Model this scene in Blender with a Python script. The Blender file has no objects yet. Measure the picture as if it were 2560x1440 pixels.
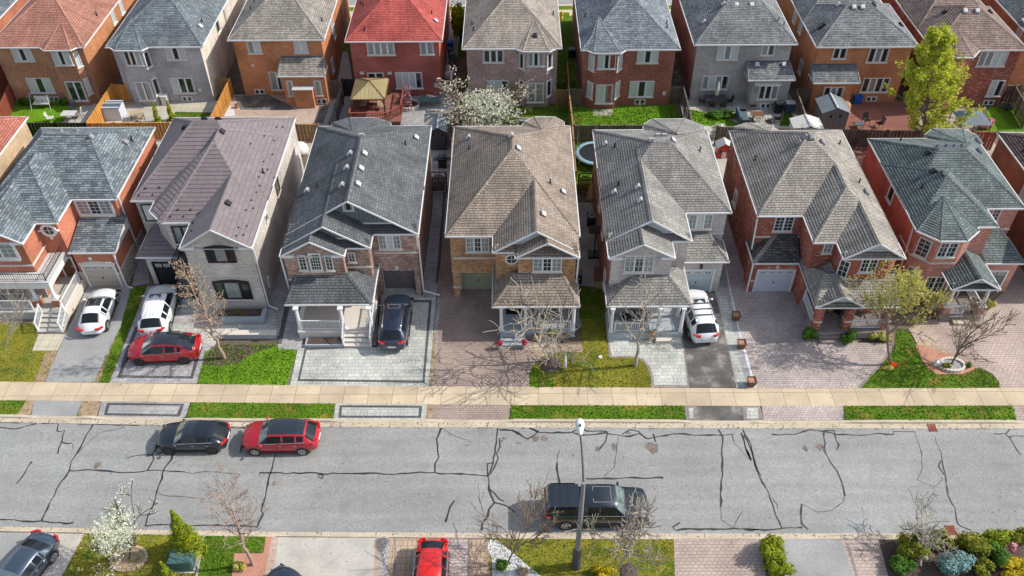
import bpy, math, random
import numpy as np
from mathutils import Vector, Matrix
from mathutils.geometry import tessellate_polygon
D = bpy.data; R = math.radians
COL = bpy.context.scene.collection
scn = bpy.context.scene
# ---------------------------------------------------------------- camera, sky, sun, exposure
FPX = 2172.0; PITCH = R(43.12); YAW = R(-0.16); ROLL = R(-0.393); CAMH = 43.0
fw = Vector((math.sin(YAW)*math.cos(PITCH), math.cos(YAW)*math.cos(PITCH), -math.sin(PITCH)))
_r = Vector((math.cos(YAW), -math.sin(YAW), 0)); _u = _r.cross(fw)
rt = _r*math.cos(ROLL)+_u*math.sin(ROLL); up = _u*math.cos(ROLL)-_r*math.sin(ROLL)
cam = D.objects.new('camera', D.cameras.new('camera')); COL.objects.link(cam); scn.camera = cam
cam.data.sensor_width = 36; cam.data.lens = 36*FPX/2560; cam.data.clip_end = 2000; cam.data.clip_start = .5
m = Matrix((rt, up, -fw)).transposed().to_4x4(); m.translation = Vector((0, 0, CAMH)); cam.matrix_world = m
SUN_EL = R(40); SUN_DIR = Vector((math.cos(SUN_EL)*math.cos(R(6)), math.cos(SUN_EL)*math.sin(R(6)), math.sin(SUN_EL)))
w = D.worlds.new('World'); scn.world = w; w.use_nodes = True
nt = w.node_tree; bg = nt.nodes['Background']
sky = nt.nodes.new('ShaderNodeTexSky'); sky.sky_type = 'NISHITA'; sky.sun_disc = False
sky.sun_elevation = SUN_EL; sky.sun_rotation = R(90-6); sky.air_density = 1; sky.dust_density = 1.5
hs = nt.nodes.new('ShaderNodeHueSaturation'); hs.inputs['Saturation'].default_value = .62; nt.links.new(sky.outputs[0], hs.inputs['Color'])
nt.links.new(hs.outputs[0], bg.inputs[0]); bg.inputs[1].default_value = 0.15
sun = D.objects.new('sun', D.lights.new('sun', 'SUN')); COL.objects.link(sun)
sun.data.energy = 3.5; sun.data.angle = R(.6); sun.data.color = (1, .94, .84)
sun.rotation_euler = (-SUN_DIR).to_track_quat('-Z', 'Y').to_euler()
scn.view_settings.view_transform = 'Standard'; scn.view_settings.look = 'None'
scn.view_settings.exposure = 0.48; scn.view_settings.gamma = 1

# ---------------------------------------------------------------- survey: pixel of the photograph -> point on a real plane
ZR = {'A':(0,280,2.483),'B':(680,280,2.3225),'C':(1420,280,2.3224),'D':(1800,280,2.3224),'a':(0,0,3.879),'b':(560,0,3.879),'c':(1100,0,3.879),'d':(1660,0,2.844),
 'e':(0,680,3),'f':(600,680,3),'g':(1200,680,3),'h':(1860,680,3),'i':(0,1040,3.6),'j':(600,1040,3.6),'k':(1200,1040,3.6),'l':(1860,1040,3.6),'o':(0,0,1),
 'p':(0,500,4),'q':(340,480,3.79),'r':(690,560,4.234),'s':(1080,560,4.235),'t':(1480,520,4),'u':(1840,520,4),'v':(2160,500,4)}
def ray(r, u, v):
    a, b, s = ZR[r]; return fw*FPX+rt*(a+u/s-1280)-up*(b+v/s-720)
def G(r, u, v, z=0.):
    d = ray(r, u, v); t = (CAMH-z)/-d.z; return (d.x*t, d.y*t)
def WY(r, u, v, y):
    d = ray(r, u, v); t = y/d.y; return (d.x*t, CAMH+d.z*t)
def WX(r, u, v, x):
    d = ray(r, u, v); t = x/d.x; return (d.y*t, CAMH+d.z*t)

def WPX(x, y, z):
    p = Vector((x, y, z-CAMH)); k = p.dot(fw); return (1280+FPX*p.dot(rt)/k, 720-FPX*p.dot(up)/k)

# ---------------------------------------------------------------- materials
MATS = {}
def srgb(h):
    return tuple(((int(h[i:i+2], 16)/255+.055)/1.055)**2.4 if int(h[i:i+2], 16) > 10 else int(h[i:i+2], 16)/255/12.92 for i in (0, 2, 4))
def newmat(name):
    m = D.materials.new(name); m.use_nodes = True; MATS[name] = m
    return m, m.node_tree.nodes, m.node_tree.links, m.node_tree.nodes['Principled BSDF']
def c4(c, k=1): return (c[0]*k, c[1]*k, c[2]*k, 1)
def plain(name, c, rough=.6, metal=0, noise=.12, nscale=3, spec=.5, coat=0):
    if name in MATS: return name
    m, N, L, b = newmat(name)
    b.inputs['Roughness'].default_value = rough; b.inputs['Metallic'].default_value = metal
    b.inputs['Specular IOR Level'].default_value = spec; b.inputs['Coat Weight'].default_value = coat
    if noise:
        tc = N.new('ShaderNodeTexCoord'); n = N.new('ShaderNodeTexNoise'); n.inputs['Scale'].default_value = nscale; n.inputs['Detail'].default_value = 5
        mx = N.new('ShaderNodeMix'); mx.data_type = 'RGBA'; mx.inputs[6].default_value = c4(c, 1-noise*1.6); mx.inputs[7].default_value = c4(c, 1+noise*1.6)
        L.new(tc.outputs['Object'], n.inputs[0]); L.new(n.outputs[0], mx.inputs[0]); L.new(mx.outputs[2], b.inputs['Base Color'])
    else: b.inputs['Base Color'].default_value = c4(c)
    return name
def noise_mix(N, L, src, vec, scale, lo, hi, detail=4, stretch=None, clo=.35, chi=.65):
    n = N.new('ShaderNodeTexNoise'); n.inputs['Scale'].default_value = scale; n.inputs['Detail'].default_value = detail
    v = vec
    if stretch:
        mp = N.new('ShaderNodeMapping'); mp.inputs['Scale'].default_value = stretch; L.new(vec, mp.inputs[0]); v = mp.outputs[0]
    L.new(v, n.inputs[0])
    mr = N.new('ShaderNodeMapRange'); mr.inputs[1].default_value = clo; mr.inputs[2].default_value = chi; mr.inputs[3].default_value = lo; mr.inputs[4].default_value = hi
    L.new(n.outputs[0], mr.inputs[0])
    mx = N.new('ShaderNodeMix'); mx.data_type = 'RGBA'; mx.blend_type = 'MULTIPLY'; mx.inputs[0].default_value = 1
    L.new(src, mx.inputs[6]); L.new(mr.outputs[0], mx.inputs[7]); return mx.outputs[2]
def bricky(name, c1, c2, mortar, bw, bh, ms, off=.5, bias=0, fleck=None, rough=.9, bump=.4, var=(.82, 1.15), big=.35, freq=2, squash=1.0, fine=(.9, 1.1), spec=.25, soft=.1, streak=None):
    if name in MATS: return name
    m, N, L, b = newmat(name)
    uv = N.new('ShaderNodeUVMap'); uv.uv_map = 'UVMap'
    t = N.new('ShaderNodeTexBrick'); t.offset = off; t.offset_frequency = 2; t.squash = squash; t.squash_frequency = freq
    for k, v in (('Scale', 1), ('Mortar Size', ms), ('Mortar Smooth', soft), ('Bias', bias), ('Brick Width', bw), ('Row Height', bh)): t.inputs[k].default_value = v
    t.inputs['Color1'].default_value = c4(c1); t.inputs['Color2'].default_value = c4(c2); t.inputs['Mortar'].default_value = c4(mortar)
    L.new(uv.outputs[0], t.inputs[0]); o = t.outputs[0]
    if fleck:
        n = N.new('ShaderNodeTexNoise'); mp = N.new('ShaderNodeMapping'); mp.inputs['Scale'].default_value = (1.6, 11, 1)
        L.new(uv.outputs[0], mp.inputs[0]); L.new(mp.outputs[0], n.inputs[0]); n.inputs['Scale'].default_value = 1.2; n.inputs['Detail'].default_value = 2
        mr = N.new('ShaderNodeMapRange'); mr.inputs[1].default_value = fleck[1]; mr.inputs[2].default_value = fleck[1]+.06; L.new(n.outputs[0], mr.inputs[0])
        mx = N.new('ShaderNodeMix'); mx.data_type = 'RGBA'; mx.inputs[7].default_value = c4(fleck[0]); L.new(o, mx.inputs[6]); L.new(mr.outputs[0], mx.inputs[0]); o = mx.outputs[2]
    o = noise_mix(N, L, o, uv.outputs[0], big, var[0], var[1])
    o = noise_mix(N, L, o, uv.outputs[0], 14, fine[0], fine[1], 2)
    if streak: o = noise_mix(N, L, o, uv.outputs[0], 1, streak[0], streak[1], 4, stretch=(2.2, .3, 1))
    L.new(o, b.inputs['Base Color']); b.inputs['Roughness'].default_value = rough; b.inputs['Specular IOR Level'].default_value = spec
    if bump:
        bp = N.new('ShaderNodeBump'); bp.inputs['Strength'].default_value = bump; bp.inputs['Distance'].default_value = .02; bp.invert = True
        L.new(t.outputs['Fac'], bp.inputs['Height']); L.new(bp.outputs[0], b.inputs['Normal'])
    return name
def brick(name, c1, c2, mortar=None, **k):
    mo = mortar or tuple(.45*(a+b)/2+.08 for a, b in zip(c1, c2))
    k.setdefault('var', (.74, 1.2)); return bricky(name, c1, c2, mo, .23, .085, .012, **k)
def shingle(name, c1, c2, bw=.36, bh=.19, **k):
    q = k.pop('mok', .38); mo = tuple(q*min(a, b) for a, b in zip(c1, c2))  # dark lines between tabs: shingle shadow line put into the colour
    k.setdefault('var', (.8, 1.15)); k.setdefault('big', .5); k.setdefault('streak', (.84, 1.08))
    return bricky(name, c1, c2, mo, bw, bh, .016, bump=.6, squash=.7, freq=3, **k)
def paver(name, c1, c2, bw=.3, bh=.2, **k):
    mo = k.pop('mo', tuple(.5*min(a, b) for a, b in zip(c1, c2)))
    return bricky(name, c1, c2, mo, bw, bh, .013, bump=.2, **k)
def speckle(name, c1, c2, sc=40, big=.6, var=(.85, 1.12), rough=.92, bump=0, detail=3, c3=None, c3t=.55, c3s=1.5, fine=.5, streak=None):
    if name in MATS: return name
    m, N, L, b = newmat(name); tc = N.new('ShaderNodeTexCoord'); P = tc.outputs['Object']
    n = N.new('ShaderNodeTexNoise'); n.inputs['Scale'].default_value = sc; n.inputs['Detail'].default_value = detail; L.new(P, n.inputs[0])
    mr = N.new('ShaderNodeMapRange'); mr.inputs[1].default_value = .5-fine*.35; mr.inputs[2].default_value = .5+fine*.35; L.new(n.outputs[0], mr.inputs[0])
    mx = N.new('ShaderNodeMix'); mx.data_type = 'RGBA'; mx.inputs[6].default_value = c4(c1); mx.inputs[7].default_value = c4(c2); L.new(mr.outputs[0], mx.inputs[0]); o = mx.outputs[2]
    if c3:
        n2 = N.new('ShaderNodeTexNoise'); n2.inputs['Scale'].default_value = c3s; n2.inputs['Detail'].default_value = 6; n2.inputs['Roughness'].default_value = .65; L.new(P, n2.inputs[0])
        m2 = N.new('ShaderNodeMapRange'); m2.inputs[1].default_value = c3t-.07; m2.inputs[2].default_value = c3t+.07; L.new(n2.outputs[0], m2.inputs[0])
        x = N.new('ShaderNodeMix'); x.data_type = 'RGBA'; x.inputs[7].default_value = c4(c3); L.new(o, x.inputs[6]); L.new(m2.outputs[0], x.inputs[0]); o = x.outputs[2]
    o = noise_mix(N, L, o, P, big, var[0], var[1], 5)
    if streak: o = noise_mix(N, L, o, P, 1, streak[0], streak[1], 4, stretch=(.12, 1.6, 1))
    L.new(o, b.inputs['Base Color']); b.inputs['Roughness'].default_value = rough; b.inputs['Specular IOR Level'].default_value = .2
    if bump:
        bp = N.new('ShaderNodeBump'); bp.inputs['Strength'].default_value = bump; bp.inputs['Distance'].default_value = .03; L.new(n.outputs[0], bp.inputs['Height']); L.new(bp.outputs[0], b.inputs['Normal'])
    return name
plain('white', (.68, .69, .70), .5, noise=.03); plain('offwhite', (.6, .59, .56), .6, noise=.06); plain('black', (.015, .015, .017), .4, noise=0)
plain('darkgrey', (.06, .06, .065), .6); plain('grey', (.22, .22, .23), .6); plain('lightgrey', (.5, .5, .5), .6); plain('steel', (.5, .5, .52), .3, 1, noise=0)
plain('stone', (.42, .39, .36), .8, noise=.1, nscale=8); plain('limestone', (.58, .54, .49), .8, noise=.06); plain('brownwood', (.13, .06, .03), .7, nscale=10)
plain('rubber', (.012, .012, .013), .85, noise=0); plain('glass', (.02, .028, .032), .06, spec=.6, noise=.3, nscale=.7); plain('blind', (.50, .55, .56), .25, noise=.08, nscale=1, coat=.6)
plain('siding', (.60, .64, .67), .6, noise=.03); plain('bark', (.20, .155, .12), .9, noise=.25, nscale=9); plain('barkpink', (.34, .25, .20), .9, noise=.2, nscale=9); plain('barkpale', (.36, .32, .27), .9, noise=.25, nscale=9); plain('barkdark', (.09, .07, .055), .9, noise=.25, nscale=9)
plain('concrete', (.42, .41, .38), .9, noise=.1, nscale=4); plain('concreteblue', (.33, .37, .40), .9, noise=.08, nscale=4); plain('red', (.55, .03, .02), .4, noise=0); plain('mulch', (.045, .03, .025), .95, noise=.4, nscale=25)
plain('redbrown', (.25, .06, .035), .7, nscale=10); plain('tan', (.40, .31, .2), .7); plain('bluegrey', (.07, .11, .15), .6); plain('teal', (.07, .14, .14), .6); plain('tire', (.02, .02, .02), .9, noise=0)
bricky('boards', (.62, .30, .07), (.50, .22, .05), (.12, .05, .02), .145, 9, .012, rough=.8, var=(.85, 1.15), big=1)
bricky('boardsold', (.20, .16, .12), (.13, .11, .09), (.03, .025, .02), .145, 9, .012, rough=.9, var=(.7, 1.2), big=1)
bricky('boardsblack', (.025, .025, .028), (.018, .018, .02), (.004, .004, .004), .145, 9, .012, rough=.7)
bricky('boardsmid', (.36, .22, .10), (.27, .16, .075), (.07, .04, .02), .145, 9, .012, rough=.85)
bricky('sidingv', (.20, .22, .235), (.19, .21, .22), (.09, .1, .11), .3, 9, .02, rough=.6, bump=.1)
bricky('sidingh', (.58, .64, .68), (.56, .62, .66), (.36, .40, .43), 9, .13, .012, rough=.6, bump=.1)
bricky('ribmetal', (.22, .25, .28), (.2, .23, .26), (.10, .12, .13), .3, 9, .02, rough=.4, bump=.2)

# ---------------------------------------------------------------- mesh builder
def uv_axes(n):
    if abs(n.z) > .96: return Vector((1, 0, 0)), Vector((0, 1, 0))
    t = Vector((-n.y, n.x, 0)).normalized()
    return t, Vector((0, 0, 1)) if abs(n.z) < .15 else n.cross(t)
class MB:
    def __init__(s): s.v = []; s.f = []; s.m = []; s.sm = []; s.uo = {}; s.marks = []
    def face(s, pts, mat=0, smooth=False):
        i = len(s.v); s.v += [tuple(p) for p in pts]; s.f.append(tuple(range(i, i+len(pts)))); s.m.append(mat); s.sm.append(smooth)
    def grid(s, rows, mat=0, smooth=True, close=False):
        i = len(s.v); n = len(rows[0])
        for r in rows: s.v += [tuple(p) for p in r]
        for a in range(len(rows)-1):
            for b in range(n-1 if not close else n):
                c = (b+1) % n; s.f.append((i+a*n+b, i+a*n+c, i+(a+1)*n+c, i+(a+1)*n+b)); s.m.append(mat); s.sm.append(smooth)
    def box(s, x0, x1, y0, y1, z0, z1, mat=0):
        s.prism([(x0, y0), (x1, y0), (x1, y1), (x0, y1)], z0, z1, mat)
    def prism(s, poly, z0, z1, mat=0, top=True, bottom=True, mtop=None):
        s.marks.append(len(s.f))
        n = len(poly); ar = sum(poly[i][0]*poly[(i+1) % n][1]-poly[(i+1) % n][0]*poly[i][1] for i in range(n))
        if ar < 0: poly = poly[::-1]
        for i in range(n):
            a, b = poly[i], poly[(i+1) % n]; s.face([(a[0], a[1], z0), (b[0], b[1], z0), (b[0], b[1], z1), (a[0], a[1], z1)], mat)
        for z, fl, ok in ((z1, 0, top), (z0, 1, bottom)):
            if not ok: continue
            mm = mtop if (mtop is not None and not fl) else mat
            s.poly(poly, z, mm, fl)
    def poly(s, poly, z, mat=0, flip=False):
        zz = z if callable(z) else (lambda x, y: z)
        P = [Vector((p[0], p[1], 0)) for p in poly]
        if len(P) <= 4 and not callable(z):
            q = [(p.x, p.y, z) for p in P]; s.face(q[::-1] if flip else q, mat); return
        for t in tessellate_polygon([P]):
            q = [P[k] for k in t]
            if (q[1]-q[0]).cross(q[2]-q[0]).z < 0: q = q[::-1]
            q = [(p.x, p.y, zz(p.x, p.y)) for p in q]; s.face(q[::-1] if flip else q, mat)
    def beam(s, a, b, w, h, mat=0, upv=(0, 0, 1)):
        s.marks.append(len(s.f))
        a = Vector(a); b = Vector(b); d = (b-a).normalized(); u = Vector(upv)
        if abs(d.dot(u)) > .98: u = Vector((1, 0, 0))
        r = d.cross(u).normalized(); u = r.cross(d)
        R_ = [[p+r*sx*w/2+u*sz*h/2 for sx, sz in ((-1, -1), (1, -1), (1, 1), (-1, 1))] for p in (a, b)]
        for k in range(4): l = (k+1) % 4; s.face([R_[0][k], R_[0][l], R_[1][l], R_[1][k]], mat)
        s.face(R_[0][::-1], mat); s.face(R_[1], mat)
    def tube(s, pts, rad, n=6, mat=0, cap=True):
        rows = []; pr = None; s.marks.append(len(s.f))
        for i, p in enumerate(pts):
            p = Vector(p); q = Vector(pts[min(i+1, len(pts)-1)])-Vector(pts[max(i-1, 0)]); d = q.normalized() if q.length else Vector((0, 0, 1))
            ref = Vector((0, 0, 1)) if abs(d.z) < .9 else Vector((1, 0, 0))
            if pr is not None: ref = pr
            a = (ref-d*ref.dot(d)).normalized() if (ref-d*ref.dot(d)).length > 1e-4 else Vector((1, 0, 0)); pr = a; b = d.cross(a)
            r = rad[i] if isinstance(rad, (list, tuple)) else rad
            rows.append([p+(a*math.cos(t)+b*math.sin(t))*r for t in [2*math.pi*k/n for k in range(n)]])
        s.grid(rows, mat, True, True)
        if cap: s.face(rows[0][::-1], mat); s.face(rows[-1], mat)
    def cyl(s, x, y, z0, z1, r, n=12, mat=0, r2=None): s.tube([(x, y, z0), (x, y, z1)], [r, r if r2 is None else r2], n, mat)
    def blob(s, c, r, n=8, mat=0, jit=.0, rnd=random):
        rows = []
        for i in range(n//2+1):
            t = math.pi*i/(n//2); rows.append([(c[0]+r[0]*math.sin(t)*math.cos(p)*(1+rnd.uniform(-jit, jit)), c[1]+r[1]*math.sin(t)*math.sin(p)*(1+rnd.uniform(-jit, jit)), c[2]-r[2]*math.cos(t)) for p in [2*math.pi*k/n for k in range(n)]])
        s.grid(rows, mat, True, True)
    def leafcards(s, pts, nor, size, mat=0):
        for p, n_, sz in zip(pts, nor, size):
            n_ = Vector(n_).normalized(); a = n_.orthogonal().normalized(); a.rotate(Matrix.Rotation(random.random()*6.28, 3, n_)); b = n_.cross(a); p = Vector(p)
            s.face([p-a*sz*.5, p+b*sz*.32, p+a*sz*.5, p-b*sz*.32], mat)
    def build(s, name, parent=None, mats='white', off=None):
        if isinstance(mats, str): mats = [mats]
        me = D.meshes.new(name); o = D.objects.new(name, me); COL.objects.link(o)
        base = Vector((0, 0, 0)); q = parent
        while q: base += q.location; q = q.parent
        if off: base = Vector(off)
        V = np.array(s.v, dtype=np.float64).reshape(-1, 3)-np.array(base)
        nv = len(V); me.vertices.add(nv); me.vertices.foreach_set('co', V.ravel())
        lt = np.array([len(f) for f in s.f]); ls = np.concatenate(([0], np.cumsum(lt)[:-1])); lv = np.concatenate([np.array(f) for f in s.f])
        me.loops.add(len(lv)); me.loops.foreach_set('vertex_index', lv)
        me.polygons.add(len(lt)); me.polygons.foreach_set('loop_start', ls); me.polygons.foreach_set('loop_total', lt)
        me.polygons.foreach_set('use_smooth', s.sm)
        names = []
        for x in mats: me.materials.append(D.materials[x]); names.append(x)
        def mi(x):
            if isinstance(x, int): return x
            if x not in names: names.append(x); me.materials.append(D.materials[x])
            return names.index(x)
        me.polygons.foreach_set('material_index', [mi(x) for x in s.m])
        # uv in metres along each face
        W = np.array(s.v); UV = np.zeros((len(lv), 2)); a = 0
        p0 = W[lv[ls]]; p1 = W[lv[ls+1]]; p2 = W[lv[ls+2]]; nn = np.cross(p1-p0, p2-p0); ln = np.linalg.norm(nn, axis=1); ln[ln == 0] = 1; nn /= ln[:, None]
        z = nn[:, 2]; t = np.stack([-nn[:, 1], nn[:, 0], np.zeros(len(nn))], 1); tl = np.linalg.norm(t, axis=1); flat = np.abs(z) > .96; tl[tl < 1e-6] = 1; t /= tl[:, None]
        t[flat] = (1, 0, 0); q = np.cross(nn, t); q[flat] = (0, 1, 0); q[np.abs(z) < .15] = (0, 0, 1)
        li = np.repeat(np.arange(len(lt)), lt); UV[:, 0] = (W[lv]*t[li]).sum(1); UV[:, 1] = (W[lv]*q[li]).sum(1)
        for fi, uvs in s.uo.items(): UV[ls[fi]:ls[fi]+lt[fi]] = uvs
        ul = me.uv_layers.new(name='UVMap'); ul.data.foreach_set('uv', UV.ravel())
        me.update(); me.validate()
        if parent: o.parent = parent
        return o
def tag(o, label=None, cat=None, group=None, kind=None):
    if label: o['label'] = label
    if cat: o['category'] = cat
    if group: o['group'] = group
    if kind: o['kind'] = kind
    return o
def empty(name, loc, label=None, cat=None, group=None):
    o = D.objects.new(name, None); COL.objects.link(o); o.location = loc; o.empty_display_size = .3
    return tag(o, label, cat, group)
def copy_tree(o, parent=None):
    c = o.copy(); COL.objects.link(c)
    if parent: c.parent = parent
    for ch in [x for x in D.objects if x.parent == o]: copy_tree(ch, c)
    return c
# ---------------------------------------------------------------- ground, road, pavements
LN = {'SB': [(-33.5, 37.23), (-17.8, 36.87), (-.15, 36.57), (15.8, 36.35), (32.7, 36.28)], 'SF': [(-32.85, 35.66), (-17.4, 35.36), (-.15, 35.07), (15.5, 34.91), (32.1, 34.84)],
 'CB': [(-32.4, 34.52), (-17.2, 34.11), (-.15, 33.97), (15.3, 33.8), (31.6, 33.7)], 'CR': [(-32.1, 34.0), (-17, 33.56), (-.15, 33.39), (15.15, 33.24), (31.4, 33.13)],
 'NR': [(-29, 26.59), (-15.4, 26.21), (-.17, 26.03), (13.6, 25.94), (28.3, 25.92)], 'NB': [(-28.8, 26.2), (-15.3, 25.83), (-.17, 25.61), (13.5, 25.49), (28, 25.45)]}
def yl(k, x):
    p = LN[k]
    for i in range(len(p)-1):
        if x <= p[i+1][0] or i == len(p)-2:
            if x > p[-1][0]: return p[-1][1]
            if x < p[0][0]: return p[0][1]+(p[0][0]-x)*.02
            t = (x-p[i][0])/(p[i+1][0]-p[i][0]); return p[i][1]*(1-t)+p[i+1][1]*t
speckle('asphaltroad', (.20, .205, .205), (.345, .35, .345), 11, .16, (.86, 1.1), c3=(.25, .245, .235), c3t=.60, c3s=.55, streak=(.93, 1.06), bump=.3, fine=.75, detail=6)
speckle('asphaltdrive', (.12, .12, .125), (.21, .21, .21), 22, .5, (.8, 1.15), bump=.15)
speckle('asphaltgrey', (.23, .235, .235), (.37, .37, .37), 20, .5, (.85, 1.1), bump=.15)
speckle('asphaltdark', (.08, .08, .08), (.16, .15, .14), 22, .9, (.7, 1.25), c3=(.22, .20, .18), c3t=.6, c3s=.9)
speckle('sidewalkconc', (.46, .39, .28), (.56, .48, .36), 9, .35, (.9, 1.08), c3=(.42, .33, .22), c3t=.66, c3s=1.1)
bricky('sidewalkslab', (.57, .47, .34), (.46, .38, .27), (.30, .25, .18), 1.56, 9, .022, off=0, rough=.9, bump=.1, var=(.85, 1.08), big=.5, fine=(.88, 1.1), fleck=((.46, .33, .20), .63))
speckle('curbconc', (.43, .37, .29), (.53, .46, .36), 9, .6, (.88, 1.1))
speckle('driveconc', (.40, .38, .34), (.47, .45, .41), 8, .8, (.85, 1.08), c3=(.30, .28, .25), c3t=.66, c3s=1.6)
speckle('stamped', (.36, .27, .22), (.44, .35, .29), 5, .4, (.85, 1.1), c3=(.30, .24, .20), c3t=.6, c3s=1.4)
speckle('soil', (.11, .085, .06), (.20, .16, .12), 12, .6, (.7, 1.2))
speckle('dirtedge', (.30, .21, .14), (.38, .28, .2), 10, .6, (.85, 1.15), c3=(.16, .15, .05), c3t=.56, c3s=3)
speckle('mulchred', (.38, .17, .12), (.50, .27, .2), 22, .8, (.85, 1.1), bump=.5)
speckle('mulchdark', (.03, .022, .02), (.15, .11, .09), 20, .8, (.8, 1.2), bump=.6)
speckle('gravel', (.12, .11, .11), (.55, .53, .52), 13, .8, (.8, 1.1), bump=.6, fine=.45)
speckle('gravelwhite', (.38, .40, .42), (.68, .70, .72), 12, .8, (.9, 1.1), bump=.5)
speckle('lawngreen', (.035, .09, .004), (.11, .20, .010), 7, .35, (.75, 1.25), c3=(.20, .17, .03), c3t=.60, c3s=.9, bump=.5)
speckle('lawnbright', (.06, .15, .005), (.15, .29, .012), 8, .35, (.8, 1.25), bump=.6)
speckle('lawnyellow', (.13, .13, .010), (.24, .22, .03), 8, .4, (.8, 1.2), c3=(.07, .12, .008), c3t=.55, c3s=.9, bump=.5)
speckle('turf', (.07, .13, .01), (.10, .17, .015), 30, .6, (.9, 1.1))
paver('pavelight', (.49, .50, .46), (.38, .395, .375), .42, .30, mo=(.22, .22, .21), squash=.6, freq=3)
paver('pavelight2', (.42, .40, .40), (.30, .30, .31), .50, .30, mo=(.22, .22, .21), squash=.6, freq=3)
paver('pavewarm', (.47, .40, .37), (.36, .31, .30), .26, .18)
paver('pavered', (.37, .285, .245), (.30, .235, .205), .22, .17, mo=(.11, .085, .075))
paver('pavepink', (.46, .36, .31), (.38, .31, .28), .30, .20, mo=(.18, .15, .14))
paver('paveborder', (.12, .12, .13), (.085, .085, .09), .24, .24, mo=(.04, .04, .04), off=0)
paver('paveedge', (.30, .26, .24), (.24, .21, .20), .25, .16)
paver('pavetan', (.44, .345, .25), (.38, .285, .205), .42, .36, mo=(.14, .10, .08), squash=.6)
paver('paveslab', (.50, .46, .36), (.46, .42, .33), .62, .62, off=0)
paver('pavewood', (.30, .13, .10), (.24, .10, .08), 9, .15)

def ground(name, pts, z, mat, kind='structure', label=None):
    mb = MB(); mb.poly(pts, z, 0); o = mb.build(name, None, mat); o['kind'] = kind
    if label: o['label'] = label
    return o
def GP(r, pts): return [G(r, *p) for p in pts]
def band(a, b, x0, x1, n=24, fa=0, fb=0):
    xs = [x0+(x1-x0)*i/n for i in range(n+1)]
    return [(x, yl(a, x)+fa) for x in xs], [(x, yl(b, x)+fb) for x in xs]
mb = MB(); mb.poly([(-400, -300), (400, -300), (400, 600), (-400, 600)], -.30, 0); o = mb.build('ground', None, 'soil'); o['kind'] = 'structure'
# road surface, its crack sealant and stains
mb = MB(); a, b = band('NR', 'CR', -70, 70, 40, -.3, .3); mb.grid([[(x, y, -.13) for x, y in a], [(x, y, -.13) for x, y in b]], 0, False); mb.grid
road = mb.build('road', None, 'asphaltroad'); road['kind'] = 'structure'
plain('sealant', (.032, .032, .034), .5, noise=.25, nscale=2); speckle('stain', (.13, .10, .085), (.23, .195, .175), 14, 2, (.8, 1.2))
random.seed(5)
def crack(mb, r, pts, wd=.075, z=-.122, step=.35):
    P = [Vector((*G(r, *p, -.13), 0)) for p in pts]; Q = [P[0]]
    for a, b in zip(P, P[1:]):
        n = max(1, int((b-a).length/step)); d = (b-a).normalized(); q = Vector((-d.y, d.x, 0))
        for i in range(1, n+1): Q.append(a.lerp(b, i/n)+(q*random.uniform(-.05, .05) if i < n else Vector()))
    L_, R_ = [], []
    for i, p in enumerate(Q):
        d = (Q[min(i+1, len(Q)-1)]-Q[max(i-1, 0)]).normalized(); q = Vector((-d.y, d.x, 0)); h = wd/2*random.choice((.6, .8, 1, 1, 1.2, 1.7))
        L_.append((p.x+q.x*h, p.y+q.y*h, z)); R_.append((p.x-q.x*h, p.y-q.y*h, z))
    for i in range(len(Q)-1):
        f = [R_[i], R_[i+1], L_[i+1], L_[i]]
        if (Vector(f[1])-Vector(f[0])).cross(Vector(f[2])-Vector(f[0])).z < 0: f = f[::-1]
        mb.face(f, 0)
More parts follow.
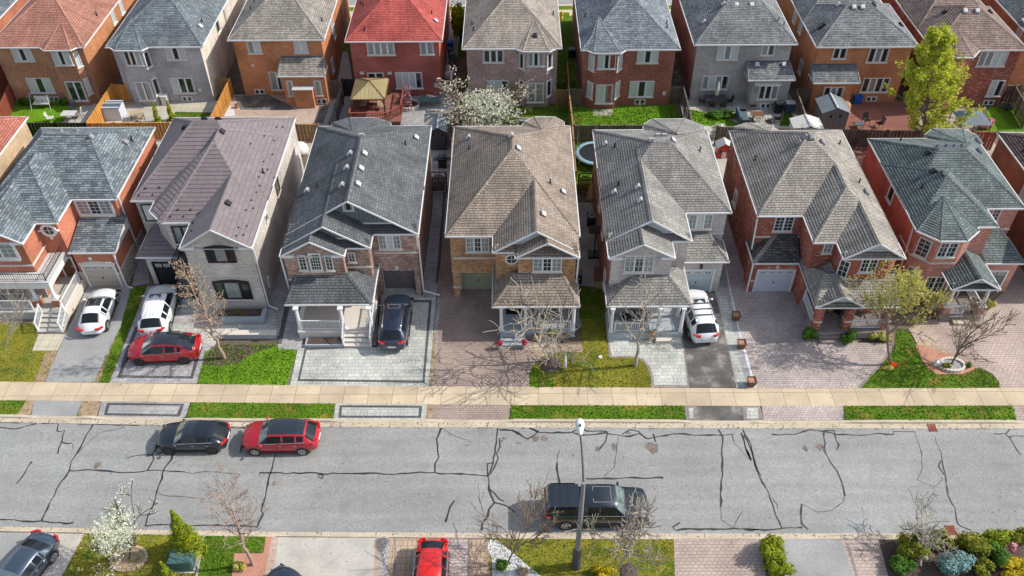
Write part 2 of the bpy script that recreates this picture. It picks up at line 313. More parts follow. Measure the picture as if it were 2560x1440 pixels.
CR_ = [('i', [(-30, 55), (150, 60), (500, 65), (840, 72), (1130, 80), (1450, 75), (1600, 95), (1900, 110), (2200, 105), (2240, 150)]), ('i', [(0, 105), (120, 118), (230, 92), (330, 70)]),
 ('i', [(525, 68), (515, 135), (545, 142), (585, 128), (560, 220), (530, 290), (520, 340)]), ('i', [(560, 235), (600, 250), (645, 245)]), ('i', [(838, 75), (760, 210), (690, 340), (640, 410), (625, 490), (510, 660), (430, 830), (375, 940)]),
 ('i', [(0, 932), (180, 945), (370, 945), (470, 960), (600, 970), (665, 960)]), ('i', [(288, 410), (225, 510), (145, 610)]), ('i', [(620, 492), (850, 488), (1040, 505), (1200, 508), (1330, 490), (1480, 492), (1660, 502)]),
 ('i', [(1450, 180), (1440, 250), (1370, 340), (1385, 390), (1330, 485)]), ('i', [(1140, 378), (1230, 355), (1370, 352)]), ('i', [(1590, 225), (1555, 320), (1545, 390), (1480, 470), (1460, 560), (1410, 680), (1390, 790), (1330, 900), (1310, 990)]),
 ('i', [(1410, 345), (1460, 325), (1530, 318), (1560, 335)]), ('i', [(1310, 992), (1450, 978), (1700, 990), (1900, 985), (2140, 990), (2310, 998)]), ('i', [(2490, 245), (2470, 380), (2430, 520), (2400, 660), (2370, 780), (2350, 850), (2370, 880), (2330, 960), (2310, 1010)]),
 ('j', [(180, 540), (175, 512), (280, 512), (420, 520), (600, 510), (730, 520), (1000, 518), (1240, 515), (1400, 525), (1620, 505), (1690, 512), (1755, 510), (1810, 522), (2100, 528), (2230, 542)]),
 ('j', [(1810, 110), (1770, 210), (1790, 370), (1755, 430), (1755, 505)]), ('j', [(2320, 110), (2310, 200), (2280, 420), (2235, 540), (2240, 660), (2290, 780)]), ('j', [(2335, 200), (2340, 280), (2310, 340), (2325, 380), (2290, 460), (2250, 530)]), ('j', [(2280, 420), (2225, 430), (2230, 540)]),
 ('j', [(2250, 660), (2330, 745), (2380, 770)]), ('j', [(2290, 780), (2400, 810), (2480, 870)]), ('j', [(2290, 780), (2240, 840), (2230, 900), (2180, 970), (2175, 1030)]), ('j', [(2330, 120), (2450, 130), (2510, 170)]), ('j', [(1930, 760), (1890, 820), (1850, 955)]),
 ('j', [(720, 522), (700, 545), (740, 565), (750, 540), (725, 525)]),
 ('k', [(175, 130), (300, 130), (430, 208), (525, 140), (440, 105), (530, 150), (820, 148), (905, 110), (960, 135), (1140, 140), (1150, 160), (1280, 178), (1340, 185), (1430, 158), (1510, 205), (1780, 160), (1950, 175), (2170, 175), (2290, 162)]),
 ('k', [(830, 148), (900, 170), (1040, 165), (1140, 152)]), ('k', [(1145, 165), (1130, 230), (1075, 298)]), ('k', [(1280, 165), (1350, 122), (1430, 140), (1490, 205)]), ('k', [(1560, 160), (1580, 235)]), ('k', [(695, 410), (700, 520), (715, 600), (725, 690)]),
 ('k', [(955, 565), (1150, 562), (1400, 555), (1650, 555)]), ('k', [(2145, 118), (2185, 190), (2175, 350), (2185, 530), (2170, 650), (2165, 820)]), ('k', [(2365, 120), (2440, 260), (2480, 450), (2530, 540)]), ('k', [(2350, 150), (2390, 290), (2440, 395)]),
 ('k', [(1800, 958), (1735, 1000), (1760, 1030), (1900, 1015), (2100, 1020), (2290, 1012), (2520, 1022)]),
 ('l', [(0, 170), (80, 330), (115, 490), (200, 650), (270, 840), (340, 1005)]), ('l', [(0, 235), (40, 340), (65, 400)]), ('l', [(0, 1022), (180, 1028), (340, 1012), (525, 1002)]), ('l', [(520, 790), (512, 860), (520, 970), (575, 1022)]),
 ('l', [(250, 165), (450, 168), (590, 125), (720, 140), (830, 168), (1110, 172), (1200, 155), (1350, 165), (1340, 138), (1440, 142), (1535, 140)]), ('l', [(720, 130), (810, 132), (830, 220), (855, 260), (833, 305)]),
 ('l', [(718, 150), (735, 330), (780, 420), (840, 500), (890, 630), (908, 720)]), ('l', [(706, 270), (715, 310), (740, 345)]), ('l', [(1775, 345), (1785, 400), (1810, 520), (1835, 710), (1900, 830), (1920, 960), (1945, 990), (2045, 1030)]), ('l', [(1775, 400), (1750, 450), (1800, 530)]),
 ('l', [(1400, 985), (1430, 1020), (1560, 1022), (1700, 1015)]), ('l', [(2245, 160), (2350, 158), (2400, 210), (2490, 350)]), ('l', [(2360, 158), (2400, 110)]), ('l', [(2390, 190), (2430, 178), (2520, 182)])]
mb = MB()
for r, p in CR_: crack(mb, r, p, .088 if r in 'jk' else .076)
FN = [('i', [(1120, 100), (900, 150), (780, 250), (700, 340)]), ('i', [(1660, 502), (1730, 520), (1850, 500), (2160, 525)]), ('i', [(1415, 685), (1520, 722), (1700, 730), (1850, 750), (1990, 690)]), ('j', [(1815, 108), (1900, 165), (2050, 215), (2080, 240)]),
 ('k', [(1245, 185), (1230, 330), (1210, 465), (1120, 545)]), ('k', [(2165, 820), (2170, 930), (2280, 1008), (2365, 855)]), ('k', [(715, 300), (695, 400)]), ('k', [(2265, 165), (2290, 250), (2440, 400)]), ('l', [(1535, 145), (1600, 330), (1605, 470), (1555, 570), (1710, 640), (1785, 580), (1780, 545)]),
 ('l', [(1720, 185), (1755, 290), (1780, 345)]), ('l', [(905, 725), (890, 780), (800, 845), (660, 865), (530, 795)]), ('l', [(250, 735), (300, 800), (300, 835)]), ('l', [(1400, 985), (1580, 985), (1700, 955), (1850, 950)]), ('i', [(655, 250), (660, 305)])]
for r, p in FN: crack(mb, r, p, .03)
mb.build('crack_sealant', road, 'sealant')
mb = MB()
def splat(mb, r, u, v, ru, rv, z=-.126, n=14):
    c = G(r, u, v, -.13); a = G(r, u+ru, v, -.13); b = G(r, u, v+rv, -.13); rx = abs(a[0]-c[0]); ry = abs(c[1]-b[1])
    mb.face([(c[0]+rx*math.cos(t)*random.uniform(.6, 1.15), c[1]+ry*math.sin(t)*random.uniform(.6, 1.15), z) for t in [6.283*i/n for i in range(n)]], 0)
for q in [('i', 880, 440, 35, 35), ('k', 500, 205, 35, 30), ('k', 575, 205, 40, 28), ('k', 1555, 285, 70, 60), ('k', 1060, 300, 25, 25), ('k', 1205, 280, 28, 40), ('l', 550, 290, 25, 35), ('l', 680, 280, 45, 35), ('j', 305, 605, 22, 28), ('k', 215, 200, 22, 14), ('k', 195, 225, 14, 14), ('k', 790, 215, 14, 8), ('k', 835, 355, 14, 8), ('j', 2040, 262, 30, 6), ('k', 350, 245, 30, 8), ('k', 1330, 150, 30, 15)]:
    splat(mb, *q)
mb.build('stain', road, 'stain')
# gutters, kerbs, pavement
def kerb(name, lo, li, sgn, drop, x0=-60, x1=60):
    mb = MB(); n = 240; rows = [[] for _ in range(6)]
    for i in range(n+1):
        x = x0+(x1-x0)*i/n; yr = yl(lo, x); yb = yl(li, x); h = drop(x); w_ = abs(yb-yr)
        ys = [yr, yb-sgn*.21, yb-sgn*.17, yb-sgn*.02, yb, yb]
        zs = [-.116, -.105, h-.01, h, h, -.28]
        for k in range(6): rows[k].append((x, ys[k], zs[k]))
    rows.insert(0, [(p[0], p[1], -.28) for p in rows[0]])
    if sgn < 0: rows = rows[::-1]
    mb.grid(rows, 0, False)
    for j in range(int((x1-x0)/3)):
        x = x0+j*3.05+.4; y = yl(lo, x); y2 = yl(li, x)-sgn*.2
        mb.box(x-.012, x+.012, min(y, y2), max(y, y2), -.2, -.103, 1)
    o = mb.build(name, None, ['curbconc', 'sealant']); o['kind'] = 'structure'
def ramps(spans, lowz=-.075, hi=.02):
    def f(x):
        z = hi
        for a, b in spans:
            t = min(1, max(0, min(x-a, b-x)/.7+.5)); z = min(z, hi+(lowz-hi)*t)
        return z
    return f
def gx(r, u, v): return G(r, u, v)[0]
# driveway aprons along the far kerb (world x at the kerb)
farsp = [(gx('e', 230, 1060), gx('e', 590, 1060)), (gx('e', 740, 1070), gx('e', 1400, 1080)), (gx('f', 720, 1090), gx('f', 1400, 1095)), (gx('f', 1440, 1100), gx('g', 215, 1100)), (gx('g', 1540, 1105), gx('g', 2050, 1105)), (gx('h', 130, 1105), gx('h', 750, 1105)), (gx('h', 2045, 1100), 40)]
nearsp = [(-60, gx('i', 730, 1060)), (gx('j', 330, 1090), gx('j', 1220, 1095)), (gx('j', 1350, 1100), gx('k', 60, 1110)), (gx('k', 1750, 1110), gx('l', 1210, 1110))]
kerb('curb', 'CR', 'CB', 1, ramps(farsp)); kerb('curb', 'NR', 'NB', -1, ramps(nearsp))
mb = MB(); a, b = band('SF', 'SB', -60, 60); mb.grid([[(x, y, -.2) for x, y in a], [(x, y, .014) for x, y in a], [(x, y, .014) for x, y in b], [(x, y, -.2) for x, y in b]], 0, False)
o = mb.build('sidewalk', None, ['sidewalkslab', 'soil']); o['kind'] = 'structure'
# yard soil either side, far-side street
ground('yard_soil', [(-90, 36.4)]+[(x, yl('SB', x)-.1) for x in (-50, -34, -18, 0, 16, 33)]+[(90, 36.2), (90, 89.1), (-90, 89.1)], -.02, 'soil')
ground('yard_soil', [(-90, -40), (90, -40), (90, 25.4)]+[(x, yl('NB', x)+.05) for x in (28, 13.5, 0, -15, -29)]+[(-90, 27)], -.02, 'soil')
ground('front_lawn_far', [(-60, 80), (60, 80), (60, 89.2), (-60, 89.2)], .002, 'lawngreen')
ground('sidewalk_far', [(-80, 89.2), (80, 89.2), (80, 90.6), (-80, 90.6)], .004, 'sidewalkconc')
ground('boulevard_far', [(-80, 90.6), (80, 90.6), (80, 91.6), (-80, 91.6)], 0, 'lawngreen')
ground('curb_far', [(-80, 91.6), (80, 91.6), (80, 92.05), (-80, 92.05)], 0, 'curbconc')
ground('road_far', [(-90, 92.05), (90, 92.05), (90, 130), (-90, 130)], -.1, 'asphaltgrey')
for x0, x1 in ((-46, -41), (-33, -29), (-24, -20), (-13, -9), (-2, 2), (9.5, 13.5), (18, 23), (29.5, 34), (38, 43)): ground('driveway_far', [(x0, 80), (x1, 80), (x1, 91.7), (x0, 91.7)], .008, 'asphaltgrey')

# boulevard strip pads: between pavement and kerb; z falls at aprons
def pad(name, x0t, x1t, x0b, x1b, mat, low=0, z0=.004, inset=0):
    mb = MB(); n = 10; T, B_ = [], []
    for i in range(n+1):
        t = i/n; xt = x0t+(x1t-x0t)*t; xb = x0b+(x1b-x0b)*t
        yt = yl('SF', xt)-inset*1.0; yb = yl('CB', xb)+inset; f = 0 if inset == 0 else inset/1.1
        zt = z0+low*f; zb = z0+low*(1-f); T.append((xt, yt, zt)); B_.append((xb, yb, zb))
    mb.grid([B_, T], 0, False); o = mb.build(name, None, mat); o['kind'] = 'structure'; return o
BLVD = []
def pd(name, r, ut0, ut1, ub0, ub1, mat, low=0, z0=.004, inset=0, vt=995, vb=1090, r1=None):
    r1 = r1 or r
    a = (G(r, ut0, vt)[0], G(r1, ut1, vt)[0], G(r, ub0, vb)[0], G(r1, ub1, vb)[0])
    if name == 'boulevard_lawn': BLVD.append((a, mat))
    return pad(name, *a, mat, low, z0, inset)
pd('boulevard_lawn', 'e', -900, 200, -960, 130, 'lawngreen', vt=965, vb=1065); pd('dirt_patch', 'e', 200, 250, 130, 235, 'dirtedge', vt=965, vb=1065, z0=.006)
pd('driveway_apron', 'e', 250, 620, 235, 585, 'asphaltgrey', -.08, vt=965, vb=1065); pd('dirt_patch', 'e', 620, 760, 585, 735, 'dirtedge', 0, vt=965, vb=1065)
pd('driveway_apron', 'e', 760, 1430, 735, 1395, 'pavelight2', -.08, vt=970, vb=1070); pd('paver_border', 'e', 805, 1388, 775, 1350, 'paveborder', -.08, .008, .12, vt=975, vb=1072); pd('paver_inlay', 'e', 830, 1362, 800, 1325, 'pavelight2', -.08, .012, .28, vt=980, vb=1060)
pd('boulevard_lawn', 'e', 1430, 715, 1395, 700, 'lawngreen', r1='f'); pd('driveway_apron', 'f', 715, 1400, 700, 1395, 'pavelight', -.08); pd('paver_border', 'f', 750, 1368, 735, 1358, 'paveborder', -.08, .008, .12); pd('paver_inlay', 'f', 768, 1345, 758, 1335, 'pavelight', -.08, .012, .28)
pd('weedy_edge', 'f', 1400, 1450, 1395, 1442, 'dirtedge', -.06); pd('driveway_apron', 'f', 1450, 230, 1442, 225, 'pavered', -.08, r1='g')
pd('boulevard_lawn', 'g', 232, 1530, 228, 1542, 'lawngreen'); pd('driveway_apron', 'g', 1530, 1615, 1542, 1630, 'paveedge', -.08); pd('paver_inlay', 'g', 1562, 1595, 1570, 1602, 'pavelight', -.08, .008, .15)
pd('driveway_apron', 'g', 1615, 1970, 1630, 1975, 'asphaltdark', -.08); pd('driveway_apron', 'g', 1970, 120, 1975, 145, 'paveedge', -.08, r1='h'); pd('paver_inlay', 'h', 15, 100, 22, 108, 'pavelight', -.08, .008, .15)
pd('driveway_apron', 'h', 128, 742, 145, 755, 'pavewarm', -.08); pd('boulevard_lawn', 'h', 742, 2010, 757, 2035, 'lawngreen'); pd('driveway_apron', 'h', 2010, 2900, 2035, 3000, 'pavepink', -.08)

# front lots of the near row (houses with garages), polygons measured on the ground plane
def gr(name, r, pts, z, mat, ext=None): return ground(name, GP(r, pts)+(ext or []), z, mat)
gr('lawn', 'e', [(-300, 824), (330, 824), (420, 590), (240, 590), (290, 465), (270, 385), (-300, 385)], .004, 'lawnyellow')
gr('dirt_patch', 'e', [(250, 824), (340, 824), (432, 592), (345, 592), (290, 740)], .008, 'dirtedge')
gr('walkway', 'e', [(242, 590), (435, 590), (490, 465), (290, 465)], .012, 'paveslab')
gr('driveway', 'e', [(335, 825), (700, 827), (905, 410), (985, 112), (655, 112), (560, 330), (490, 470)], .008, 'asphaltgrey')
gr('lawn', 'e', [(700, 828), (820, 830), (930, 530), (1105, 105), (985, 112), (900, 410)], .004, 'lawngreen')
gr('dirt_patch', 'e', [(700, 828), (745, 828), (840, 560), (905, 410), (865, 410), (790, 600)], .006, 'dirtedge')
gr('side_yard_gravel', 'A', [(820, 1085), (930, 1060), (895, 760), (860, 860)], .004, 'gravel')
gr('driveway', 'e', [(820, 831), (1478, 836), (1530, 640), (1600, 540), (1660, 400), (1620, 250), (1250, 100), (1105, 105)], .004, 'pavelight2')
gr('paver_border', 'e', [(880, 793), (1445, 800), (1520, 560), (1345, 440), (1290, 440), (1260, 500), (1480, 560), (1430, 782), (915, 775), (990, 540), (1045, 410), (1015, 410), (940, 600)], .009, 'paveborder')
gr('walkway', 'e', [(1290, 440), (1345, 440), (1600, 560), (1670, 480), (1800, 480), (2090, 480), (2110, 300), (1700, 300), (1660, 410), (1290, 390)], .006, 'pavelight')
gr('lawn', 'f', [(-320, 837), (350, 852), (425, 592), (290, 560), (285, 540), (-130, 545), (-260, 600)], .008, 'lawnbright')
gr('garden_bed', 'e', [(1520, 700), (1545, 620), (1640, 545), (2080, 548), (1960, 590), (1850, 640), (1780, 690), (1650, 705)], .014, 'mulchdark')
gr('driveway', 'f', [(375, 852), (1417, 862), (1470, 190), (1370, 185), (1300, 120), (1040, 120), (1000, 530), (780, 545), (460, 540), (430, 592)], .006, 'pavelight')
gr('paver_border', 'f', [(430, 818), (1385, 832), (1440, 213), (1295, 212), (1295, 228), (1418, 228), (1368, 815), (450, 803), (500, 585), (760, 575), (1035, 565), (1060, 150), (1045, 150), (1020, 548), (770, 555), (485, 570)], .011, 'paveborder')
gr('walkway', 'f', [(285, 580), (445, 583), (470, 530), (475, 450), (445, 440), (470, 260), (520, -150), (330, -150), (240, 200), (290, 480)], .009, 'pavelight2')
gr('paver_border', 'f', [(280, 540), (310, 540), (365, 300), (480, -200), (430, -200), (330, 280)], .012, 'paveborder')
gr('side_walkway', 'B', [(875, 1070), (955, 1075), (965, 960), (1010, 460), (930, 460), (935, 540), (880, 960)], .01, 'pavelight2')
gr('paver_border', 'B', [(950, 1000), (970, 1000), (1010, 465), (996, 465)], .016, 'paveborder')
gr('gravel_strip', 'B', [(925, 1440), (950, 1440), (1000, 800), (1050, 340), (1005, 340), (985, 800)], .012, 'gravel')
gr('weedy_edge', 'f', [(1418, 860), (1445, 860), (1475, 450), (1450, 450)], .0145, 'dirtedge')
gr('driveway', 'f', [(1440, 862), (2085, 864), (2200, 620), (2400, 545), (2000, 400), (1900, 100), (1640, 60), (1495, 60), (1480, 190)], .008, 'pavered')
gr('driveway', 'g', [(-120, 862), (370, 863), (372, 755), (410, 690), (470, 635), (560, 605), (770, 600), (770, 540), (100, 540)], .010, 'pavered')
gr('walkway', 'g', [(360, 545), (770, 545), (770, 600), (560, 605), (470, 635), (400, 620)], .014, 'pavetan')
gr('lawn', 'g', [(370, 866), (1280, 868), (1282, 790), (1255, 715), (1215, 665), (1165, 645), (967, 642), (955, 330), (960, 240), (745, 240), (770, 545), (772, 600), (560, 607), (472, 640), (412, 695), (373, 755)], .006, 'lawnyellow')
gr('lawn', 'g', [(745, 350), (955, 350), (955, 120), (740, 100)], .009, 'lawngreen')
gr('lawn', 'g', [(372, 863), (560, 865), (540, 800), (480, 780), (400, 700), (373, 755)], .010, 'lawngreen')
gr('walkway', 'g', [(955, 485), (967, 642), (1165, 645), (1215, 665), (1255, 715), (1282, 790), (1282, 866), (1580, 868), (1530, 470)], .010, 'paveedge')
gr('paver_inlay', 'g', [(960, 487), (990, 632), (1170, 632), (1230, 655), (1275, 710), (1300, 780), (1305, 848), (1555, 850), (1512, 480)], .014, 'pavelight')
gr('driveway', 'g', [(1572, 868), (1925, 868), (1800, 300), (1755, 120), (1700, 80), (1540, 90), (1520, 470)], .012, 'asphaltdark')
gr('walkway', 'g', [(1925, 868), (2065, 870), (1950, 460), (1880, 150), (1840, -200), (1760, -200), (1755, 120), (1800, 300)], .008, 'pavelight2')
gr('paver_inlay', 'g', [(1935, 850), (1995, 852), (1905, 480), (1850, 180), (1790, 180), (1850, 480)], .012, 'pavelight')
gr('stone_edging', 'g', [(2050, 868), (2072, 868), (1955, 450), (1885, 150), (1845, -60), (1835, -60), (1872, 150), (1940, 460)], .016, 'gravelwhite')
gr('driveway', 'h', [(70, 871), (868, 872), (990, 735), (1090, 610), (1105, 530), (860, 530), (480, 420), (390, 130), (0, 130), (-160, -300), (-60, -700), (-150, -700), (-190, -200)], .012, 'pavewarm')
gr('stone_edging', 'h', [(840, 871), (872, 872), (1000, 735), (1110, 600), (1112, 530), (1095, 530), (1085, 600), (975, 735)], .017, 'paveedge')
gr('lawn', 'h', [(872, 871), (1918, 869), (1910, 830), (1860, 770), (1755, 718), (1650, 770), (1450, 768), (1350, 690), (1290, 560), (1240, 440), (1150, 420), (1125, 590), (1000, 735)], .008, 'lawngreen')
gr('driveway', 'h', [(1918, 869), (2700, 875), (2700, 300), (2150, -300), (1990, 0), (1940, 160), (1740, 340), (1380, 360), (1230, 420), (1280, 500), (1760, 712), (1865, 765), (1915, 830)], .010, 'pavepink')
gr('garden_bed', 'h', [(1285, 545), (1345, 545), (1520, 610), (1745, 712), (1720, 735), (1640, 765), (1450, 768), (1380, 725), (1330, 650)], .014, 'mulchred')
gr('stone_edging', 'h', [(1275, 500), (1300, 545), (1520, 612), (1745, 725), (1765, 712), (1530, 590), (1340, 520)], .018, 'pavetan')
gr('garden_bed', 'h', [(870, 455), (1090, 460), (1110, 528), (860, 528)], .016, 'mulchdark')
# gravel gap between the tan house and its right neighbour, side passages
ground('side_yard_gravel', [(4.15, 42), (6.5, 42), (6.5, 56), (4.15, 56)], .002, 'gravel')
ground('side_path', [(14.7, 43), (17.1, 43), (17.1, 60), (14.7, 60)], .002, 'pavewarm')
ground('side_path', [(25.3, 43), (27.4, 43), (27.4, 60), (25.3, 60)], .002, 'asphaltdark')
ground('side_path', [(-17.4, 43.5), (-14.9, 43.5), (-14.9, 62), (-17.4, 62)], -.004, 'pavelight2')
ground('side_path', [(-6.6, 45), (-4.2, 45), (-4.2, 60), (-6.6, 60)], -.008, 'paveborder')
gr('side_path', 's', [(60, 800), (240, 700), (215, 160), (130, 100), (60, 640)], .02, 'pavered')

# near side of the road
gr('driveway', 'i', [(-400, 1042), (270, 1052), (-200, 1900), (-900, 1900)], .004, 'asphaltgrey')
gr('driveway', 'i', [(265, 1052), (760, 1062), (560, 1440), (300, 1900), (-150, 1900)], .008, 'driveconc')
gr('lawn', 'i', [(755, 1060), (1840, 1078), (1700, 1900), (100, 1900), (560, 1440)], .006, 'lawnyellow')
gr('lawn', 'i', [(1842, 1078), (2395, 1085), (2365, 1232), (2110, 1232), (2045, 1900), (1690, 1900)], .009, 'lawngreen')
gr('path_edging', 'i', [(1828, 1078), (1845, 1078), (1700, 1900), (1670, 1900)], .022, 'stone')
gr('garden_bed', 'i', [(2395, 1085), (2500, 1090), (2400, 1450), (2200, 1900), (2040, 1900), (2110, 1236), (2368, 1236)], .012, 'mulchred')
gr('paver_border', 'j', [(290, 1090), (345, 1090), (250, 1900), (120, 1900), (240, 1350)], .015, 'stamped')
gr('driveway', 'j', [(345, 1092), (1222, 1097), (1180, 1900), (230, 1900)], .010, 'driveconc')
gr('paver_border', 'j', [(1222, 1097), (1275, 1098), (1225, 1900), (1175, 1900)], .014, 'stamped')
gr('gravel_strip', 'j', [(1275, 1098), (1340, 1100), (1310, 1900), (1225, 1900)], .012, 'gravel')
gr('driveway', 'j', [(1340, 1100), (2240, 1108), (2280, 1900), (1290, 1900)], .008, 'pavetan')
gr('paver_border', 'j', [(1390, 1100), (1410, 1100), (1390, 1900), (1365, 1900)], .014, 'paveedge'); gr('paver_border', 'j', [(2050, 1106), (2070, 1106), (2065, 1900), (2040, 1900)], .014, 'paveedge')
gr('driveway', 'j', [(1820, 1104), (2050, 1106), (2040, 1900), (1840, 1900)], .012, 'pavewarm')
gr('lawn', 'k', [(60, 1104), (1738, 1106), (1770, 1900), (0, 1900)], .006, 'lawnyellow')
gr('gravel_bed', 'k', [(80, 1115), (150, 1120), (230, 1180), (330, 1260), (450, 1365), (560, 1450), (700, 1900), (140, 1900), (110, 1400), (110, 1290), (70, 1190)], .011, 'gravelwhite')
gr('driveway', 'k', [(1742, 1108), (2420, 1112), (2600, 1900), (1770, 1900)], .010, 'pavepink')
gr('driveway', 'l', [(-60, 1112), (130, 1112), (200, 1440), (300, 1900), (30, 1900)], .012, 'pavepink')
gr('driveway', 'l', [(320, 1108), (875, 1112), (990, 1440), (1120, 1900), (430, 1900)], .014, 'asphaltgrey')
gr('driveway', 'l', [(875, 1112), (1210, 1114), (1420, 1900), (1120, 1900), (990, 1440)], .010, 'pavepink')
gr('paver_border', 'l', [(915, 1142), (1195, 1146), (1205, 1160), (948, 1158), (1030, 1440), (1130, 1900), (1110, 1900), (1005, 1440)], .016, 'paveedge')
gr('garden_bed', 'l', [(1215, 1110), (2800, 1100), (3000, 1900), (1440, 1900)], .006, 'mulchdark')
gr('walkway', 'l', [(2070, 1250), (2190, 1260), (2250, 1900), (2160, 1900)], .012, 'concreteblue')

# back yards
def ry(name, x0, x1, y0, y1, z, mat): return ground(name, [(x0, y0), (x1, y0), (x1, y1), (x0, y1)], z, mat)
ry('back_lawn', -48, -38.6, 63, 72, .002, 'lawnbright'); gr('patio', 'a', [(600, 1195), (830, 1195), (1000, 1010), (870, 1000), (700, 1060)], .008, 'driveconc')
ry('patio', -37.3, -27, 63, 72, .002, 'driveconc'); gr('lawn_strip', 'a', [(1600, 1190), (2030, 1132), (2050, 1090), (1700, 1085)], .008, 'lawngreen'); gr('patio_slab', 'a', [(1340, 1060), (1700, 1075), (2000, 1060), (2000, 1010), (1740, 1010), (1520, 1020)], .008, 'paveslab')
ry('patio', -26.8, -16.6, 63, 73, .002, 'stamped'); gr('dark_patio', 'b', [(430, 920), (210, 925), (100, 930), (160, 1065), (700, 1065), (620, 1010)], .008, 'asphaltdark'); gr('gravel_strip', 'b', [(0, 1130), (110, 1120), (90, 1040), (40, 1020)], .008, 'gravelwhite')
gr('dark_patio', 'b', [(880, 1200), (960, 1200), (1030, 1000), (1010, 990), (930, 1060)], .01, 'asphaltdark'); gr('gravel_strip', 'b', [(960, 1200), (1060, 1200), (1130, 870), (1060, 900)], .008, 'gravel')
ry('patio', -16.4, -5.2, 59, 73, .002, 'pavelight2'); gr('side_path', 'b', [(1100, 800), (1250, 800), (1200, 500), (1150, 500)], .01, 'driveconc')
gr('side_path', 'b', [(2170, 840), (2240, 700), (2300, 200), (2200, 100), (2150, 400)], .01, 'driveconc')
ry('back_lawn', -4.9, 4.9, 59.6, 76, .004, 'lawngreen'); gr('artificial_turf', 'c', [(590, 1210), (1055, 1205), (1060, 1075), (840, 1060), (720, 1040), (600, 1120)], .01, 'turf'); gr('white_patio_cloth', 'c', [(310, 1210), (590, 1212), (590, 1110), (310, 1110)], .012, 'gravelwhite'); 
ry('side_lawn', 4.2, 6.2, 66, 90, .006, 'lawngreen'); ry('back_lawn', 5.1, 15.2, 59, 71.5, .002, 'lawnbright'); gr('patio_slab', 'c', [(1490, 1125), (1670, 1122), (1680, 1060), (1485, 1060)], .012, 'driveconc')
ry('patio', 15.6, 26.3, 58.5, 72.5, .002, 'driveconc'); gr('back_lawn', 'd', [(190, 895), (545, 895), (430, 830), (330, 810), (170, 775)], .008, 'lawnbright'); gr('back_lawn', 'd', [(820, 895), (950, 895), (900, 800), (860, 790)], .008, 'lawngreen')
gr('paver_border', 'd', [(360, 800), (530, 800), (540, 830), (450, 830)], .01, 'paveslab')
ry('patio', 26.5, 36.4, 58.5, 71.4, .002, 'pavewood'); ry('patio', 36.6, 42.2, 58, 71, .002, 'pavepink'); gr('back_lawn', 'd', [(2200, 935), (2800, 935), (2500, 760), (2330, 750), (2290, 800), (2320, 850)], .008, 'lawnbright')
gr('back_lawn', 'd', [(2330, 750), (2400, 760), (2700, 935), (2500, 935)], .012, 'lawngreen')
ry('side_path', 14.9, 16.4, 71, 88, .006, 'asphaltdark'); ry('side_path', -16.6, -15.4, 59, 64, -.01, 'asphaltdark')
ry('back_lawn', -37, -28, 58, 64.6, -.004, 'lawngreen'); ry('patio', 14.8, 17, 56, 60, .01, 'pavered')
ry('back_lawn', 4.6, 15, 57.2, 64.4, .0, 'lawngreen'); ry('patio', -17, -15, 56, 64.5, .012, 'driveconc')
